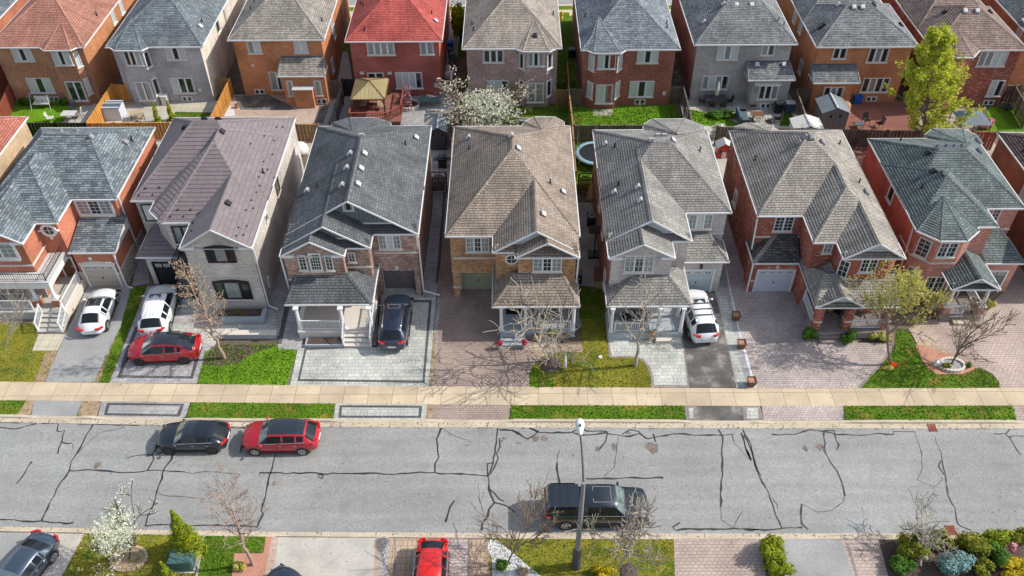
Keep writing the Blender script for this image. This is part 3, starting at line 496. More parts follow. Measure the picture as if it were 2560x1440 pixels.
# ---------------------------------------------------------------- house kit
SP = .63; FP = .46; EZ = 5.8
class House:
    def __init__(s, name, label, cat, loc, wall, roof):
        s.e = empty(name, loc, label, cat, None); s.wallm = wall; s.roofm = roof
        s.WL = MB(); s.Rf = MB(); s.Gt = MB(); s.Cap = MB(); s.trim = MB(); s.Fl = MB()
        s.fascia = 'white'; s.capm = roof; s.vents = []; s.course = .19
    # walls
    def wall(s, poly, z0, z1, mat=None, side=None, sidemat=None):
        n = len(poly); ar = sum(poly[i][0]*poly[(i+1) % n][1]-poly[(i+1) % n][0]*poly[i][1] for i in range(n))
        if ar < 0: poly = poly[::-1]
        for i in range(n):
            a, b = poly[i], poly[(i+1) % n]; mm = mat or s.wallm
            if sidemat and abs(a[0]-b[0]) < .01: mm = sidemat
            s.WL.face([(a[0], a[1], z0), (b[0], b[1], z0), (b[0], b[1], z1), (a[0], a[1], z1)], mm)
        s.WL.poly(poly, z1, mat or s.wallm); s.WL.poly(poly, z0, mat or s.wallm, True)
    def rect(s, x0, x1, y0, y1, z0, z1, mat=None, sidemat=None): s.wall([(x0, y0), (x1, y0), (x1, y1), (x0, y1)], z0, z1, mat, None, sidemat)
    # roof pieces
    def cap(s, a, b, w=.30):
        a = Vector(a); b = Vector(b); d = (b-a); L = d.length
        if L < .2: return
        d /= L; r = d.cross(Vector((0, 0, 1))).normalized(); h = Vector((0, 0, .035)); k = Vector((0, 0, -w*.22))
        s.Cap.face([a-r*w/2+h+k, b-r*w/2+h+k, b+h+Vector((0, 0, .02)), a+h+Vector((0, 0, .02))][::-1], 0); s.Cap.face([a+r*w/2+h+k, b+r*w/2+h+k, b+h+Vector((0, 0, .02)), a+h+Vector((0, 0, .02))], 0)
    def edge(s, pts, ze, closed=True, h=.09, w=.05):
        n = len(pts)
        for i in range(n if closed else n-1):
            a = Vector((*pts[i], 0)); b = Vector((*pts[(i+1) % n], 0)); d = (b-a).normalized(); nr = Vector((d.y, -d.x, 0))
            o1 = a+nr*w-d*w; o2 = b+nr*w+d*w; a2 = a-nr*.02; b2 = b-nr*.02; z1 = Vector((0, 0, ze+.02)); z0 = Vector((0, 0, ze-h))
            s.Gt.face([o1+z0, o2+z0, o2+z1, o1+z1], 0); s.Gt.face([o1+z1, o2+z1, b2+z1, a2+z1], 0)
    def soffit(s, poly, z): s.Gt.poly(poly, z, 'offwhite', True)
    def rf(s, x0, x1, y0, y1, ze, A, B, zr, mat=None, gut=True, front=True, capw=.3, gable=None, nocap=()):
        c = [(x0, y0, ze), (x1, y0, ze), (x1, y1, ze), (x0, y1, ze)]; a = (*A, zr); b = (*B, zr); M = mat or s.roofm
        alongy = abs(B[1]-A[1]) > abs(B[0]-A[0])+1e-6 or (A == B)
        F = []
        if A == B: F = [[c[0], c[1], a], [c[1], c[2], a], [c[2], c[3], a], [c[3], c[0], a]]
        elif alongy: F = [[c[0], c[1], a], [c[1], c[2], b, a], [c[2], c[3], b], [c[3], c[0], a, b]]
        else: F = [[c[0], c[1], b, a], [c[1], c[2], b], [c[2], c[3], a, b], [c[3], c[0], a]]
        for i, f in enumerate(F):
            n = (Vector(f[1])-Vector(f[0])).cross(Vector(f[2])-Vector(f[0]))
            if n.length < 1e-6: continue
            n.normalize()
            if abs(n.z) < .12: s.Gt.face(f, gable or 'siding'); continue
            s.Rf.face(f, M)
        if A != B: s.cap(a, b, capw)
        ends = [(c[0], a), (c[1], a if alongy else b), (c[2], b), (c[3], b if alongy else a)]
        for i_, (p, q) in enumerate(ends):
            if i_ not in nocap and abs(p[1]-q[1]) > .15 and abs(p[0]-q[0]) > .05: s.cap(p, q, capw)
        if gut: s.edge([(p[0], p[1]) for p in c], ze)
        s.soffit([(p[0], p[1]) for p in c], ze-.12)
    def hip(s, x0, x1, y0, y1, ze=EZ, sp=SP, fp=FP, zr=None, back=None, **k):
        hw = (x1-x0)/2; zr = zr or ze+hw*sp; fd = (zr-ze)/fp; bd = fd if back is None else back; xm = (x0+x1)/2
        if y0+fd > y1-bd:   # ridge along x
            zr = ze+(y1-y0)/2*fp; e = (zr-ze)/sp; s.rf(x0, x1, y0, y1, ze, (x0+e, (y0+y1)/2), (x1-e, (y0+y1)/2), zr, **k)
        else: s.rf(x0, x1, y0, y1, ze, (xm, y0+fd), (xm, y1-bd), zr, **k)
        return zr
    def gable(s, x0, x1, y0, y1, ze=EZ, sp=SP, style='pent', face='siding', gutl=True, gutr=True, front_gut=True, over=.0, k=.55, ret=.9, capw=.3):
        """gable facing the street; pent = siding triangle set back above a strip of shingles, brick = wall carried up to the rakes"""
        xm = (x0+x1)/2; zr = ze+(x1-x0)/2*sp; yf = y0-.02
        s.Rf.face([(x1, yf, ze), (x1, y1, ze), (xm, y1, zr), (xm, yf, zr)], s.roofm); s.Rf.face([(x0, y1, ze), (x0, yf, ze), (xm, yf, zr), (xm, y1, zr)], s.roofm)
        s.cap((xm, yf, zr), (xm, y1, zr), capw)
        if style == 'pent':
            yb = y0+k; zb = ze+k*.55; hw = (x1-x0)/2-.08
            s.Rf.face([(x0+.05, y0, ze), (x1-.05, y0, ze), (x1-.15, yb, zb), (x0+.15, yb, zb)], s.roofm)
            t = (zb-ze)/sp; s.Gt.face([(x0+t, yb-.01, zb), (x1-t, yb-.01, zb), (xm, yb-.01, zr-.02)], face)
            s.Gt.beam((x0+t+.1, yb-.05, zb+.04), (x1-t-.1, yb-.05, zb+.04), .06, .10, 0)
            s.edge([(x0, y0), (x1, y0)], ze, False)
        else:
            yw = y0+.17; s.Gt.face([(x0+.18, yw, ze-.2), (x1-.18, yw, ze-.2), (x1-.18, yw, ze+.08), (xm, yw, zr-.08), (x0+.18, yw, ze+.08)], s.wallm)
            for sx, xe in ((1, x0), (-1, x1)):
                s.Gt.prism([(xe, y0-.02), (xe+sx*ret, y0-.02), (xe+sx*ret, yw), (xe, yw)], ze-.16, ze+.04, 0)
        for sx, xe in ((1, x0), (-1, x1)):   # rake boards and their soffits
            a = Vector((xe, yf-.03, ze-.03)); b = Vector((xm, yf-.03, zr-.03)); s.Gt.beam(a, b, .05, .11, 0)
            dep = k if style == 'pent' else .2
            s.Gt.face([(xe, yf, ze-.09), (xm, yf, zr-.09), (xm, yf+dep, zr-.09), (xe, yf+dep, ze-.09)], 'offwhite')
        y2 = y1
        if gutl: s.edge([(x0, y2), (x0, y0)], ze, False)
        if gutr: s.edge([(x1, y0), (x1, y2)], ze, False)
        s.soffit([(x0, y0), (x1, y0), (x1, y1), (x0, y1)], ze-.12)
        return zr
    def shed(s, x0, x1, y0, y1, ze, zt, hl=0, hr=0, yl_=None, yr_=None, mat=None):
        """lean-to: eave at y0, top line at y1 from x0+hl to x1-hr; hipped side slopes run back to yl_ / yr_"""
        M = mat or s.roofm; A = (x0+hl, y1, zt); B = (x1-hr, y1, zt)
        s.Rf.face([(x0, y0, ze), (x1, y0, ze), B, A], M); pts = [(x0, y0), (x1, y0)]
        if hl: yy = yl_ or y1; s.Rf.face([(x0, yy, ze), (x0, y0, ze), A], M); s.cap((x0, y0, ze), A); s.edge([(x0, yy), (x0, y0)], ze, False); 
        else: s.Gt.face([(x0, y1, ze), (x0, y0, ze), A], 'offwhite')
        if hr: yy = yr_ or y1; s.Rf.face([(x1, y0, ze), (x1, yy, ze), B], M); s.cap((x1, y0, ze), B); s.edge([(x1, y0), (x1, yy)], ze, False)
        else: s.Gt.face([(x1, y0, ze), (x1, y1, ze), B], 'offwhite')
        if hl and yl_ and yl_ > y1+.05: s.Rf.face([(x0, yl_, ze), A, (x0+hl, yl_, ze+.02)], M)
        if hr and yr_ and yr_ > y1+.05: s.Rf.face([(x1, yr_, ze), (x1-hr, yr_, ze+.02), B], M)
        s.edge(pts, ze, False); s.soffit([(x0, y0), (x1, y0), (x1, max(y1, yr_ or 0)), (x0, max(y1, yl_ or 0))], ze-.12)
        s.Fl.box(x0+hl-.05, x1-hr+.05, y1-.06, y1+.02, zt-.05, zt+.08, 0)
    def bayroof(s, pts, ze, apex, mat=None, back=True):
        n = len(pts)
        for i in range(n-1): s.Rf.face([(*pts[i], ze), (*pts[i+1], ze), apex], mat or s.roofm)
        for i in range(1, n-1): s.cap((*pts[i], ze), apex, .26)
        s.edge(pts, ze, False); s.soffit(pts, ze-.12)
    def rearbay(s, pts, ya, yback, slope):
        z = EZ+(yback-ya)*slope-.03; s.bayroof(pts, EZ-.02, ((pts[0][0]+pts[-1][0])/2, ya, z))
    # openings
    def wb(s, mb, p, d, s0, s1, z0, z1, t0, t1, mat=0):
        n = (d[1], -d[0]); P = lambda a, t: (p[0]+d[0]*a+n[0]*t, p[1]+d[1]*a+n[1]*t)
        mb.prism([P(s0, t0), P(s1, t0), P(s1, t1), P(s0, t1)], z0, z1, mat)
    def win(s, p, w, z0, z1, cols='bdb', d=(1, 0), grid=None, fr='white', sill=True, arch=False, kind='window', fw_=.058, sillm='limestone', wide=None, label=None):
        G_ = MB(); F_ = MB(); n = len(cols); ws = wide or [1]*n; tot = sum(ws); x = 0; mu = .11
        for i, c in enumerate(cols):
            cw = w*ws[i]/tot; m_ = {'b': 'blind', 'd': 'glass', 'c': 'curtain', 'g': 'glassgreen'}[c]
            s.wb(G_, p, d, x+.02, x+cw-.02, z0+.02, z1-.02, -.02, .02, m_)
            if grid:
                gr_, gc = grid
                for k in range(1, gr_): z = z0+(z1-z0)*k/gr_; s.wb(F_, p, d, x+.03, x+cw-.03, z-.014, z+.014, .015, .04)
                for k in range(1, gc): q = x+cw*k/gc; s.wb(F_, p, d, q-.014, q+.014, z0+.03, z1-.03, .015, .04)
            if i: s.wb(F_, p, d, x-mu/2, x+mu/2, z0+.01, z1-.01, 0, .065)
            if m_ != 'blind' and not grid: s.wb(F_, p, d, x+.05, x+.09, z0+.05, z1-.05, .01, .035); s.wb(F_, p, d, x+cw-.09, x+cw-.05, z0+.05, z1-.05, .01, .035)
            x += cw
        for a, b, c_, e_ in ((-fw_, w+fw_, z0-fw_, z0), (-fw_, w+fw_, z1, z1+fw_), (-fw_, 0, z0, z1), (w, w+fw_, z0, z1)): s.wb(F_, p, d, a, b, c_, e_, -.02, .075)
        if arch:
            for k in range(20):
                a0 = w*k/20; a1 = w*(k+1)/20; h0 = .17*math.sin(math.pi*(k+.5)/20); s.wb(F_, p, d, a0, a1, z1+fw_-.01, z1+fw_+h0, -.02, .05)
        g = G_.build(kind, s.e, 'glass'); F_.build('frame', g, fr)
        if label: g['label'] = label
        if sill:
            S_ = MB(); s.wb(S_, p, d, -.14, w+.14, z0-fw_-.10, z0-fw_+.005, -.02, .13); S_.build('sill', g, sillm)
        return g
    def W(s, r, u0, u1, vb, vt, y, cols='bdb', **k):
        """window seen in the photograph on the wall plane y (u0,u1 at the sill line vb, head at vt)"""
        x0, z0 = WY(r, u0, vb, y); x1, _ = WY(r, u1, vb, y); _, z1 = WY(r, (u0+u1)/2, vt, y)
        return s.win((x0, y), x1-x0, z0, z1, cols, **k)
    def roundwin(s, r, u, v, y, ri, ro, n, kind):
        x, z = WY(r, u, v, y); P = lambda q, t, o: (x+q*math.cos(t), y-o, z+q*math.sin(t)); a0 = math.pi/n
        g = MB(); g.face([P(ri, a0+6.28319*i/n, .02) for i in range(n)], 0); go = g.build(kind, s.e, 'glass'); f = MB()
        for i in range(n):
            t, t2 = a0+6.28319*i/n, a0+6.28319*(i+1)/n; f.face([P(ri, t, .09), P(ro, t, .09), P(ro, t2, .09), P(ri, t2, .09)], 0); f.face([P(ro, t, 0), P(ro, t2, 0), P(ro, t2, .09), P(ro, t, .09)], 0); f.face([P(ri, t, .02), P(ri, t, .09), P(ri, t2, .09), P(ri, t2, .02)], 0)
        if n > 8: [f.beam((x+a*ro, y-.05, z+b*ro), (x+a*ro*1.25, y-.05, z+b*ro*1.25), .22, .12) for a, b in ((0, 1), (0, -1), (1, 0), (-1, 0))]
        f.beam((x-ri, y-.05, z), (x+ri, y-.05, z), .04, .04); f.beam((x, y-.05, z-ri), (x, y-.05, z+ri), .04, .04, 0, (1, 0, 0)); f.build('frame', go, 'white')
    def garage(s, x0, x1, y, z1, mat='doorgrey', lites=4, trim='white', arch=None, d=(1, 0), litez=.36):
        Dm = MB(); L_ = MB(); T = MB(); p = (x0, y); w = x1-x0
        for k in range(4):
            a = z1*k/4; s.wb(Dm, p, d, 0, w, a+.012, a+z1/4-.012, -.02, .03)
        s.wb(Dm, p, d, 0, w, 0, z1, -.03, .012)
        g = Dm.build('garage_door', s.e, mat)
        for k in range(lites):
            c = w*(k+.5)/lites; q = w/lites*.36
            s.wb(L_, p, d, c-q, c+q, z1-litez, z1-.08, .02, .05, 'white'); s.wb(L_, p, d, c-q+.05, c+q-.05, z1-litez+.05, z1-.13, .05, .056, 'glass'); s.wb(L_, p, d, c-.015, c+.015, z1-litez, z1-.08, .05, .062, 'white'); s.wb(L_, p, d, c-q, c+q, z1-litez/2-.055, z1-litez/2-.025, .05, .062, 'white')
        if lites: L_.build('door_lite', g, 'white')
        H = MB(); s.wb(H, p, d, w/2-.05, w/2+.05, z1*.40, z1*.46, .03, .06); H.build('handle', g, 'black')
        if trim:
            for a, b, c_, e_ in ((-.12, 0, 0, z1+.1), (w, w+.12, 0, z1+.1), (0, w, z1, z1+.1)): s.wb(T, p, d, a, b, c_, e_, -.02, .1)
            if arch:
                for k in range(10):
                    a0 = -.2+(w+.4)*k/10; h0 = .12+.2*math.sin(math.pi*(k+.5)/10); s.wb(T, p, d, a0, a0+(w+.4)/10, z1+.11, z1+.14+h0, -.02, .11, arch)
            T.build('door_trim', g, trim)
    def door(s, p, w, z0, z1, mat='brownwood', d=(1, 0)):
        M_ = MB(); s.wb(M_, p, d, 0, w, z0, z1, -.02, .04); g = M_.build('door', s.e, mat)
        F_ = MB(); [s.wb(F_, p, d, a, b, c_, e_, -.02, .08) for a, b, c_, e_ in ((-.1, 0, z0, z1+.1), (w, w+.1, z0, z1+.1), (0, w, z1, z1+.1))]; F_.build('frame', g, 'white')
        H = MB(); s.wb(H, p, d, w-.14, w-.08, z0+.95, z0+1.1, .04, .09); H.build('handle', g, 'steel')
    def band(s, p, L, z, d=(1, 0), h=.12, t=.06, mat='limestone'): s.wb(s.trim, p, d, -.03, L+.03, z, z+h, -.02, t, mat)
    def rail(s, a, b, z0, z1=None, h=.85, step=.13, mat='white', name='railing', parent=None, bal=.03, top=.07):
        z1 = z0 if z1 is None else z1; mb = MB(); a = Vector((*a, z0)); b = Vector((*b, z1)); L = (b-a).length; H = Vector((0, 0, 1))
        mb.beam(a+H*h, b+H*h, top, top*.8); mb.beam(a+H*.1, b+H*.1, top*.8, top*.7)
        n = max(2, int(L/step))
        for i in range(1, n): p = a.lerp(b, i/n); mb.beam(p+H*.1, p+H*h, bal, bal, 0, (1, 0, 0))
        for p in (a, b): mb.beam(p, p+H*(h+.08), top*1.3, top*1.3, 0, (1, 0, 0))
        return mb.build(name, parent or s.e, mat)
    def column(s, x, y, z0, z1, r=.13, mat='white', base=True, ped=None):
        mb = MB()
        if ped: mb.box(x-.24, x+.24, y-.24, y+.24, z0, ped, s.wallm); mb.box(x-.28, x+.28, y-.28, y+.28, ped, ped+.08, 'limestone'); z0 = ped+.08
        mb.box(x-r*1.35, x+r*1.35, y-r*1.35, y+r*1.35, z0, z0+.12, mat); mb.tube([(x, y, z0+.12), (x, y, z0+.9), (x, y, z1-.1)], [r*1.1, r, r*.85], 12, mat); mb.box(x-r*1.3, x+r*1.3, y-r*1.3, y+r*1.3, z1-.12, z1, mat)
        mb.build('column', s.e, mat)
    def spout(s, pts, mat='white'):
        mb = MB()
        for a, b in zip(pts, pts[1:]): mb.beam(a, b, .09, .09, 0, (0, 1, 0) if abs(Vector(b).z-Vector(a).z) > .5 else (0, 0, 1))
        mb.build('downspout', s.e, mat)
    def steps(s, x0, x1, ytop, ybot, ztop, mat='concrete', n=3):
        mb = MB()
        for k in range(n):
            ya = ybot+(ytop-ybot)*k/n; mb.box(x0, x1, ya, ytop+.02, ztop*k/(n+0)*1.0 if k else .0, ztop*(k+1)/(n+1))
        mb.build('steps', s.e, mat)
    def slab(s, name, x0, x1, y0, y1, z1, mat='concrete'):
        mb = MB(); mb.box(x0, x1, y0, y1, .003, z1); mb.box(x0-.03, x1+.03, y0-.04, y1, z1-.1, z1+.01); mb.build(name, s.e, mat)
    # things sitting on roof slopes, located by looking along the surveyed sight line
    def hit(s, r, u, v):
        o = Vector((0, 0, CAMH)); d = ray(r, u, v).normalized(); best = None
        for f in s.Rf.f:
            q = [Vector(s.Rf.v[i]) for i in f]; n = (q[1]-q[0]).cross(q[2]-q[0])
            if n.z < 1e-6: continue
            n.normalize(); dn = d.dot(n)
            if abs(dn) < 1e-6: continue
            t = (q[0]-o).dot(n)/dn; p = o+d*t; ok = True
            for i in range(len(q)):
                if (q[(i+1) % len(q)]-q[i]).cross(p-q[i]).dot(n) < -1e-3: ok = False; break
            if ok and t > 0 and (best is None or t < best[0]): best = (t, p, n)
        return best
    def vent(s, r, pts, mat='lightgrey', kind='box'):
        for u, v in pts:
            h = s.hit(r, u, v)
            if not h: print('novent', s.e.name, r, u, v); continue
            s.vents.append((h[1], h[2], mat, kind))
    def finish(s):
        s.WL.build('wall', s.e, s.wallm)
        RC = courses(s.Rf, s.course)
        for f in s.Cap.f: RC.face([s.Cap.v[i] for i in f], s.capm)
        rf = RC.build('roof', s.e, s.roofm)
        s.Gt.build('gutter', s.e, s.fascia)
        for nm, M_, pr, mt in (('flashing', s.Fl, rf, 'bluegrey'), ('stone_band', s.trim, s.e, 'limestone')):
            for q in split_mb(M_): q.build(nm, pr, mt)
        for p, n, mat, kind in s.vents:
            mb = MB(); t = Vector((-n.y, n.x, 0)); t = t.normalized() if t.length > .01 else Vector((1, 0, 0)); q = n.cross(t)
            if kind == 'box':
                P = lambda a, b, c: p+t*a+q*b+n*c
                lo = [P(-.2, -.2, -.02), P(.2, -.2, -.02), P(.2, .2, -.02), P(-.2, .2, -.02)]; md = [P(-.2, -.2, .13), P(.2, -.2, .13), P(.2, .2, .2), P(-.2, .2, .2)]
                for k in range(4): l = (k+1) % 4; mb.face([lo[k], lo[l], md[l], md[k]], 'grey' if mat != 'black' else 'black')
                hi = [P(-.13, -.13, .2), P(.13, -.13, .2), P(.13, .13, .25), P(-.13, .13, .25)]; mb.face(hi, mat)
                for k in range(4): l = (k+1) % 4; mb.face([md[k], md[l], hi[l], hi[k]], mat)
                mb.build('roof_vent', rf, mat)
            elif kind == 'guard':
                mb.beam(p, p+n*.09, .10, .10, 0); mb.build('snow_guard', rf, mat)
            else:
                mb.tube([p-Vector((0, 0, .1)), p+Vector((0, 0, .38))], .055, 8, 'black'); mb.tube([p, p+n*.05], [.16, .1], 8, 'black'); mb.build('vent_pipe', rf, 'black')
plain('curtain', (.22, .25, .25), .2, noise=.45, nscale=6, coat=.6); plain('glassgreen', (.02, .045, .028), .08, noise=.8, nscale=2)
plain('doorgrey', (.36, .36, .37), .6, noise=.03); plain('doorbeige', (.42, .38, .33), .6, noise=.03); plain('doorolive', (.30, .33, .22), .6, noise=.03); plain('doordark', (.02, .022, .025), .35, noise=.03); plain('doorblue', (.36, .45, .49), .6, noise=.03); plain('doorpale', (.50, .54, .62), .6, noise=.03); plain('doortaupe', (.15, .13, .13), .6, noise=.03); plain('doorsteel', (.18, .18, .19), .6, noise=.03)
def split_mb(M):
    """one mesh per solid recorded by box / beam / tube / blob"""
    out = []; mk = M.marks+[len(M.f)]
    for a, b in zip(mk, mk[1:]):
        if b > a:
            q = MB(); i0 = min(min(f) for f in M.f[a:b]); i1 = max(max(f) for f in M.f[a:b])+1; q.v = M.v[i0:i1]; q.f = [tuple(i-i0 for i in f) for f in M.f[a:b]]; q.m = M.m[a:b]; q.sm = M.sm[a:b]; out.append(q)
    return out
def clipz(poly, ve, lo, hi):
    for sgn, lim in ((1, lo), (-1, hi)):
        out = []; n = len(poly)
        for i in range(n):
            a, b = poly[i], poly[(i+1) % n]; da, db = sgn*(ve(a)-lim), sgn*(ve(b)-lim)
            if da >= -1e-9: out.append(a)
            if (da > 1e-9 and db < -1e-9) or (da < -1e-9 and db > 1e-9): out.append(a.lerp(b, da/(da-db)))
        poly = out
        if len(poly) < 3: return []
    return poly
def courses(src, bh=.19, hh=.024):
    """cut every roof slope into overlapping shingle courses, each with a real raised lower edge"""
    o = MB()
    for f, mt in zip(src.f, src.m):
        q = [Vector(src.v[i]) for i in f]; n = (q[1]-q[0]).cross(q[2]-q[0])
        if n.length < 1e-6: continue
        n.normalize()
        if n.z < 0: n = -n; q = q[::-1]
        b = bh
        t = Vector((-n.y, n.x, 0)); t = t.normalized() if t.length > 1e-4 else Vector((1, 0, 0)); up_ = n.cross(t); V = lambda p: p.dot(up_)
        v0 = min(V(p) for p in q); v1 = max(V(p) for p in q)
        if v1-v0 < .05: o.face(q, mt); continue
        k = math.floor(v0/b)
        while k*b < v1-1e-4:
            lo, hi = k*b, (k+1)*b; c = clipz(q, V, max(lo, v0), min(hi, v1)); k += 1
            if len(c) < 3: continue
            P = [p+n*hh*(hi-V(p))/b for p in c]
            o.uo[len(o.f)] = [(p.dot(t), V(p)) for p in c]; o.face(P, mt)
            m_ = len(c)
            for i in range(m_):   # the exposed butt edge
                a, d = c[i], c[(i+1) % m_]
                if abs(V(a)-max(lo, v0)) < 1e-4 and abs(V(d)-max(lo, v0)) < 1e-4 and (a-d).length > .02:
                    A, B_ = P[i], P[(i+1) % m_]; o.uo[len(o.f)] = [(0, .001)]*4; o.face([a-n*.004, d-n*.004, B_, A], mt)
    return o
def inset(x0, x1, y0, y1, i=.2): return x0+i, x1-i, y0+i, y1-i
# ---------------------------------------------------------------- near row of houses
brick('brick_orange', (.460, .138, .069), (.598, .218, .127)); brick('brick_beige', (.486, .446, .405), (.675, .634, .581)); brick('brick_mixed', (.253, .138, .103), (.575, .414, .345), bias=-.1)
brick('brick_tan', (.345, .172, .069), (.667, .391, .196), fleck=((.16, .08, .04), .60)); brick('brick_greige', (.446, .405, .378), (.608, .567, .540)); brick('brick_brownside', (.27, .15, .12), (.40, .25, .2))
brick('brick_redfleck', (.299, .069, .040), (.414, .115, .069), fleck=((.62, .48, .42), .60)); brick('brick_pink', (.437, .172, .127), (.644, .322, .253)); brick('brick_redside', (.483, .103, .057), (.598, .161, .092))
bricky('stonework', (.24, .18, .14), (.42, .34, .28), (.5, .46, .42), .42, .2, .03)
shingle('roof_bluegrey', (.10, .125, .145), (.235, .27, .295), bw=.5); shingle('roof_purple', (.165, .138, .145), (.19, .16, .168), bw=.9, bh=.34, mok=.6, streak=(.97, 1.03), var=(.94, 1.05), rough=.5, spec=.5); shingle('roof_charcoal', (.095, .102, .112), (.14, .15, .16))
shingle('roof_tan', (.235, .19, .155), (.31, .26, .22)); shingle('roof_midgrey', (.21, .205, .195), (.29, .28, .265)); shingle('roof_greybrown', (.25, .23, .205), (.34, .315, .285)); shingle('roof_green', (.10, .127, .128), (.175, .205, .205)); shingle('roof_darkbrown', (.10, .07, .06), (.2, .15, .13)); shingle('roof_sooty', (.06, .06, .06), (.14, .135, .13)); shingle('roof_red', (.36, .12, .09), (.42, .17, .13))
def poly_off(pts, i): return pts

# house with balcony, far left
h = House('brick_house', 'orange brick house with blue grey shingles, porch balcony with thin black railing', 'house', (-32.5, 44.5, 0), 'brick_orange', 'roof_bluegrey')
h.wall([(-36.8, 44.5), (-32.9, 44.5), (-32.9, 46.63), (-31.42, 46.63), (-31.42, 49.25), (-28.25, 49.25), (-28.25, 58.1), (-36.8, 58.1)], 0, 5.72)
h.rect(-31.05, -28.15, 46.3, 49.3, 0, 3.25)
h.rf(-37, -28.05, 49.07, 58.33, EZ, (-34.2, 53.9), (-30.9, 53.9), 8.15); h.hip(-37, -31.22, 46.43, 56, zr=7.75); h.gable(-36.97, -32.7, 44.32, 52, style='brick')
h.shed(-31.2, -27.9, 46.15, 49.28, 3.35, 4.15); h.rect(-28.3, -28.2, 46.6, 49.2, 3.2, 3.3)
h.W('A', 505, 705, 630, 552, 49.25, 'cdc', grid=(4, 2), fr='white', fw_=.16); h.W('A', -60, 110, 900, 822, 44.5, 'cc', grid=(3, 2), fw_=.2)
h.roundwin('A', 303, 733, 46.63, .36, .56, 24, 'round_window'); h.band((-31.42, 49.25), 3.1, 3.72); h.band((-36.8, 44.5), 3.9, 3.62); h.band((-32.9, 44.5), 2.1, 3.62, d=(0, 1)); h.band((-28.15, 46.3), 2.6, 1.55, d=(0, 1))
h.garage(-30.68, -28.5, 46.3, 2.05, 'doorbeige', 4, 'white', arch='limestone')
h.trim.box(-31.12, -30.85, 46.2, 46.32, 0, 1.5, 'stonework'); h.trim.box(-28.38, -28.08, 46.2, 46.32, 0, 1.5, 'stonework'); h.trim.box(-28.16, -28.08, 46.32, 51, 0, 1.5, 'stonework')
h.slab('porch_floor', -37, -31.3, 42.95, 46.6, .72, 'concrete'); h.slab('porch_floor', -31.42, -31.08, 42.95, 46.28, .70, 'limestone')
h.steps(-32.85, -31.05, 42.95, 41.6, .72, 'concrete', 4)
mb = MB(); mb.box(-37, -31.7, 43.45, 44.48, 2.45, 2.98, 'white'); mb.box(-32.88, -31.7, 44.5, 47, 2.45, 2.98, 'white'); mb.build('porch_beam', h.e, 'white')
mb = MB(); mb.box(-37, -31.62, 43.4, 44.49, 2.98, 3.06); mb.box(-32.87, -31.62, 44.49, 49, 2.98, 3.06); mb.build('balcony_deck', h.e, 'lightgrey')
h.rail((-37, 43.6), (-31.85, 43.6), 3.06, h=.6, mat='black', bal=.025, top=.035, step=.16); h.rail((-31.85, 43.6), (-31.85, 47.6), 3.06, h=.6, mat='black', bal=.025, top=.035, step=.16)
for x in (-36.4, -33.2, -31.85): h.column(x, 43.65, .72, 2.5, .12, ped=1.35)
h.rail((-36.9, 43.2), (-33.45, 43.2), .72); h.rail((-36.9, 43.3), (-36.9, 44.4), .72); h.rail((-31.25, 43.1), (-31.25, 46.1), .72); h.rail((-32.75, 42.9), (-32.75, 41.7), .6, .05); h.rail((-31.15, 42.9), (-31.15, 41.7), .6, .05)
h.door((-32.35, 46.62), .85, .74, 2.5, 'brownwood'); h.win((-36.2, 44.5), 1.6, 1.2, 2.3, 'cc', grid=(2, 2)); h.trim.box(-36.85, -32.85, 44.4, 44.52, .7, 1.9, 'stonework')
h.spout([(-28.12, 49.6, 5.6), (-28.12, 49.6, .2)]); h.spout([(-28.1, 46.2, 3.2), (-28.1, 46.2, .1), (-27.6, 46.0, .1)])
mb = MB(); mb.tube([(-29.9, 46.2, 2.75), (-29.9, 46.3, 2.75)], .14, 12, 'white'); mb.build('number_plaque', h.e, 'white')
h.vent('A', [(565, 158), (778, 190), (470, 122), (370, 122)], 'grey'); h.vent('A', [(820, 178), (100, 305)], kind='pipe'); h.finish()

# beige brick, purple slate
h = House('brick_house', 'beige brick house with purple brown slate roof and dark framed windows', 'house', (-22, 43.8, 0), 'brick_beige', 'roof_purple'); h.course = .34
h.wall([(-21.87, 43.87), (-17.4, 43.87), (-17.4, 59.5), (-26.75, 59.5), (-26.75, 49.08), (-25.04, 49.08), (-25.04, 47.85), (-23.9, 46.6), (-21.87, 46.6)], 0, 5.72)
h.rect(-26.2, -23.7, 46.55, 49.12, 0, 2.95)
h.rf(-26.93, -17.27, 48.88, 59.7, EZ, (-23.35, 54.6), (-21.6, 54.6), 8.68, nocap=(1,)); h.rf(-24.4, -17.29, 46.4, 57, EZ, (-21.3, 52.3), (-21.3, 54), 8.5, gut=False, nocap=(0, 1))
h.Rf.face([(-25.24, 47.67, EZ), (-24.01, 46.38, EZ), (-21.35, 52.25, 8.49)], 'roof_purple'); h.Rf.face([(-25.24, 50, EZ), (-25.24, 47.67, EZ), (-21.35, 52.25, 8.49)], 'roof_purple'); h.edge([(-25.24, 48.88), (-25.24, 47.67), (-24.01, 46.38), (-22.07, 46.4)], EZ, False); h.cap((-24.01, 46.38, EZ), (-21.35, 52.25, 8.5)); h.soffit([(-25.24, 49), (-25.24, 47.67), (-24.01, 46.38), (-22, 46.4), (-22, 49)], 5.7)
h.gable(-22.07, -17.28, 43.7, 50.5, sp=.665, style='brick')
h.shed(-26.5, -23.6, 46.05, 49.1, 3.0, 4.2, hl=1.3)
h.W('q', 697, 947, 657, 530, 43.87, 'dcd', wide=[1, 2, 1], fr='black', arch=True, fw_=.09, sill=False); h.W('q', 785, 1100, 1003, 855, 43.87, 'gcd', wide=[1, 2, 1], fr='black', arch=True, fw_=.09, sill=True); h.band((-21.87, 43.87), 4.47, 3.15)
h.win((-23.55, 46.6), 1.25, 3.9, 5.3, 'cc', fr='black'); h.win((-26.4, 49.08), .9, 3.9, 5.3, 'b', fr='black')
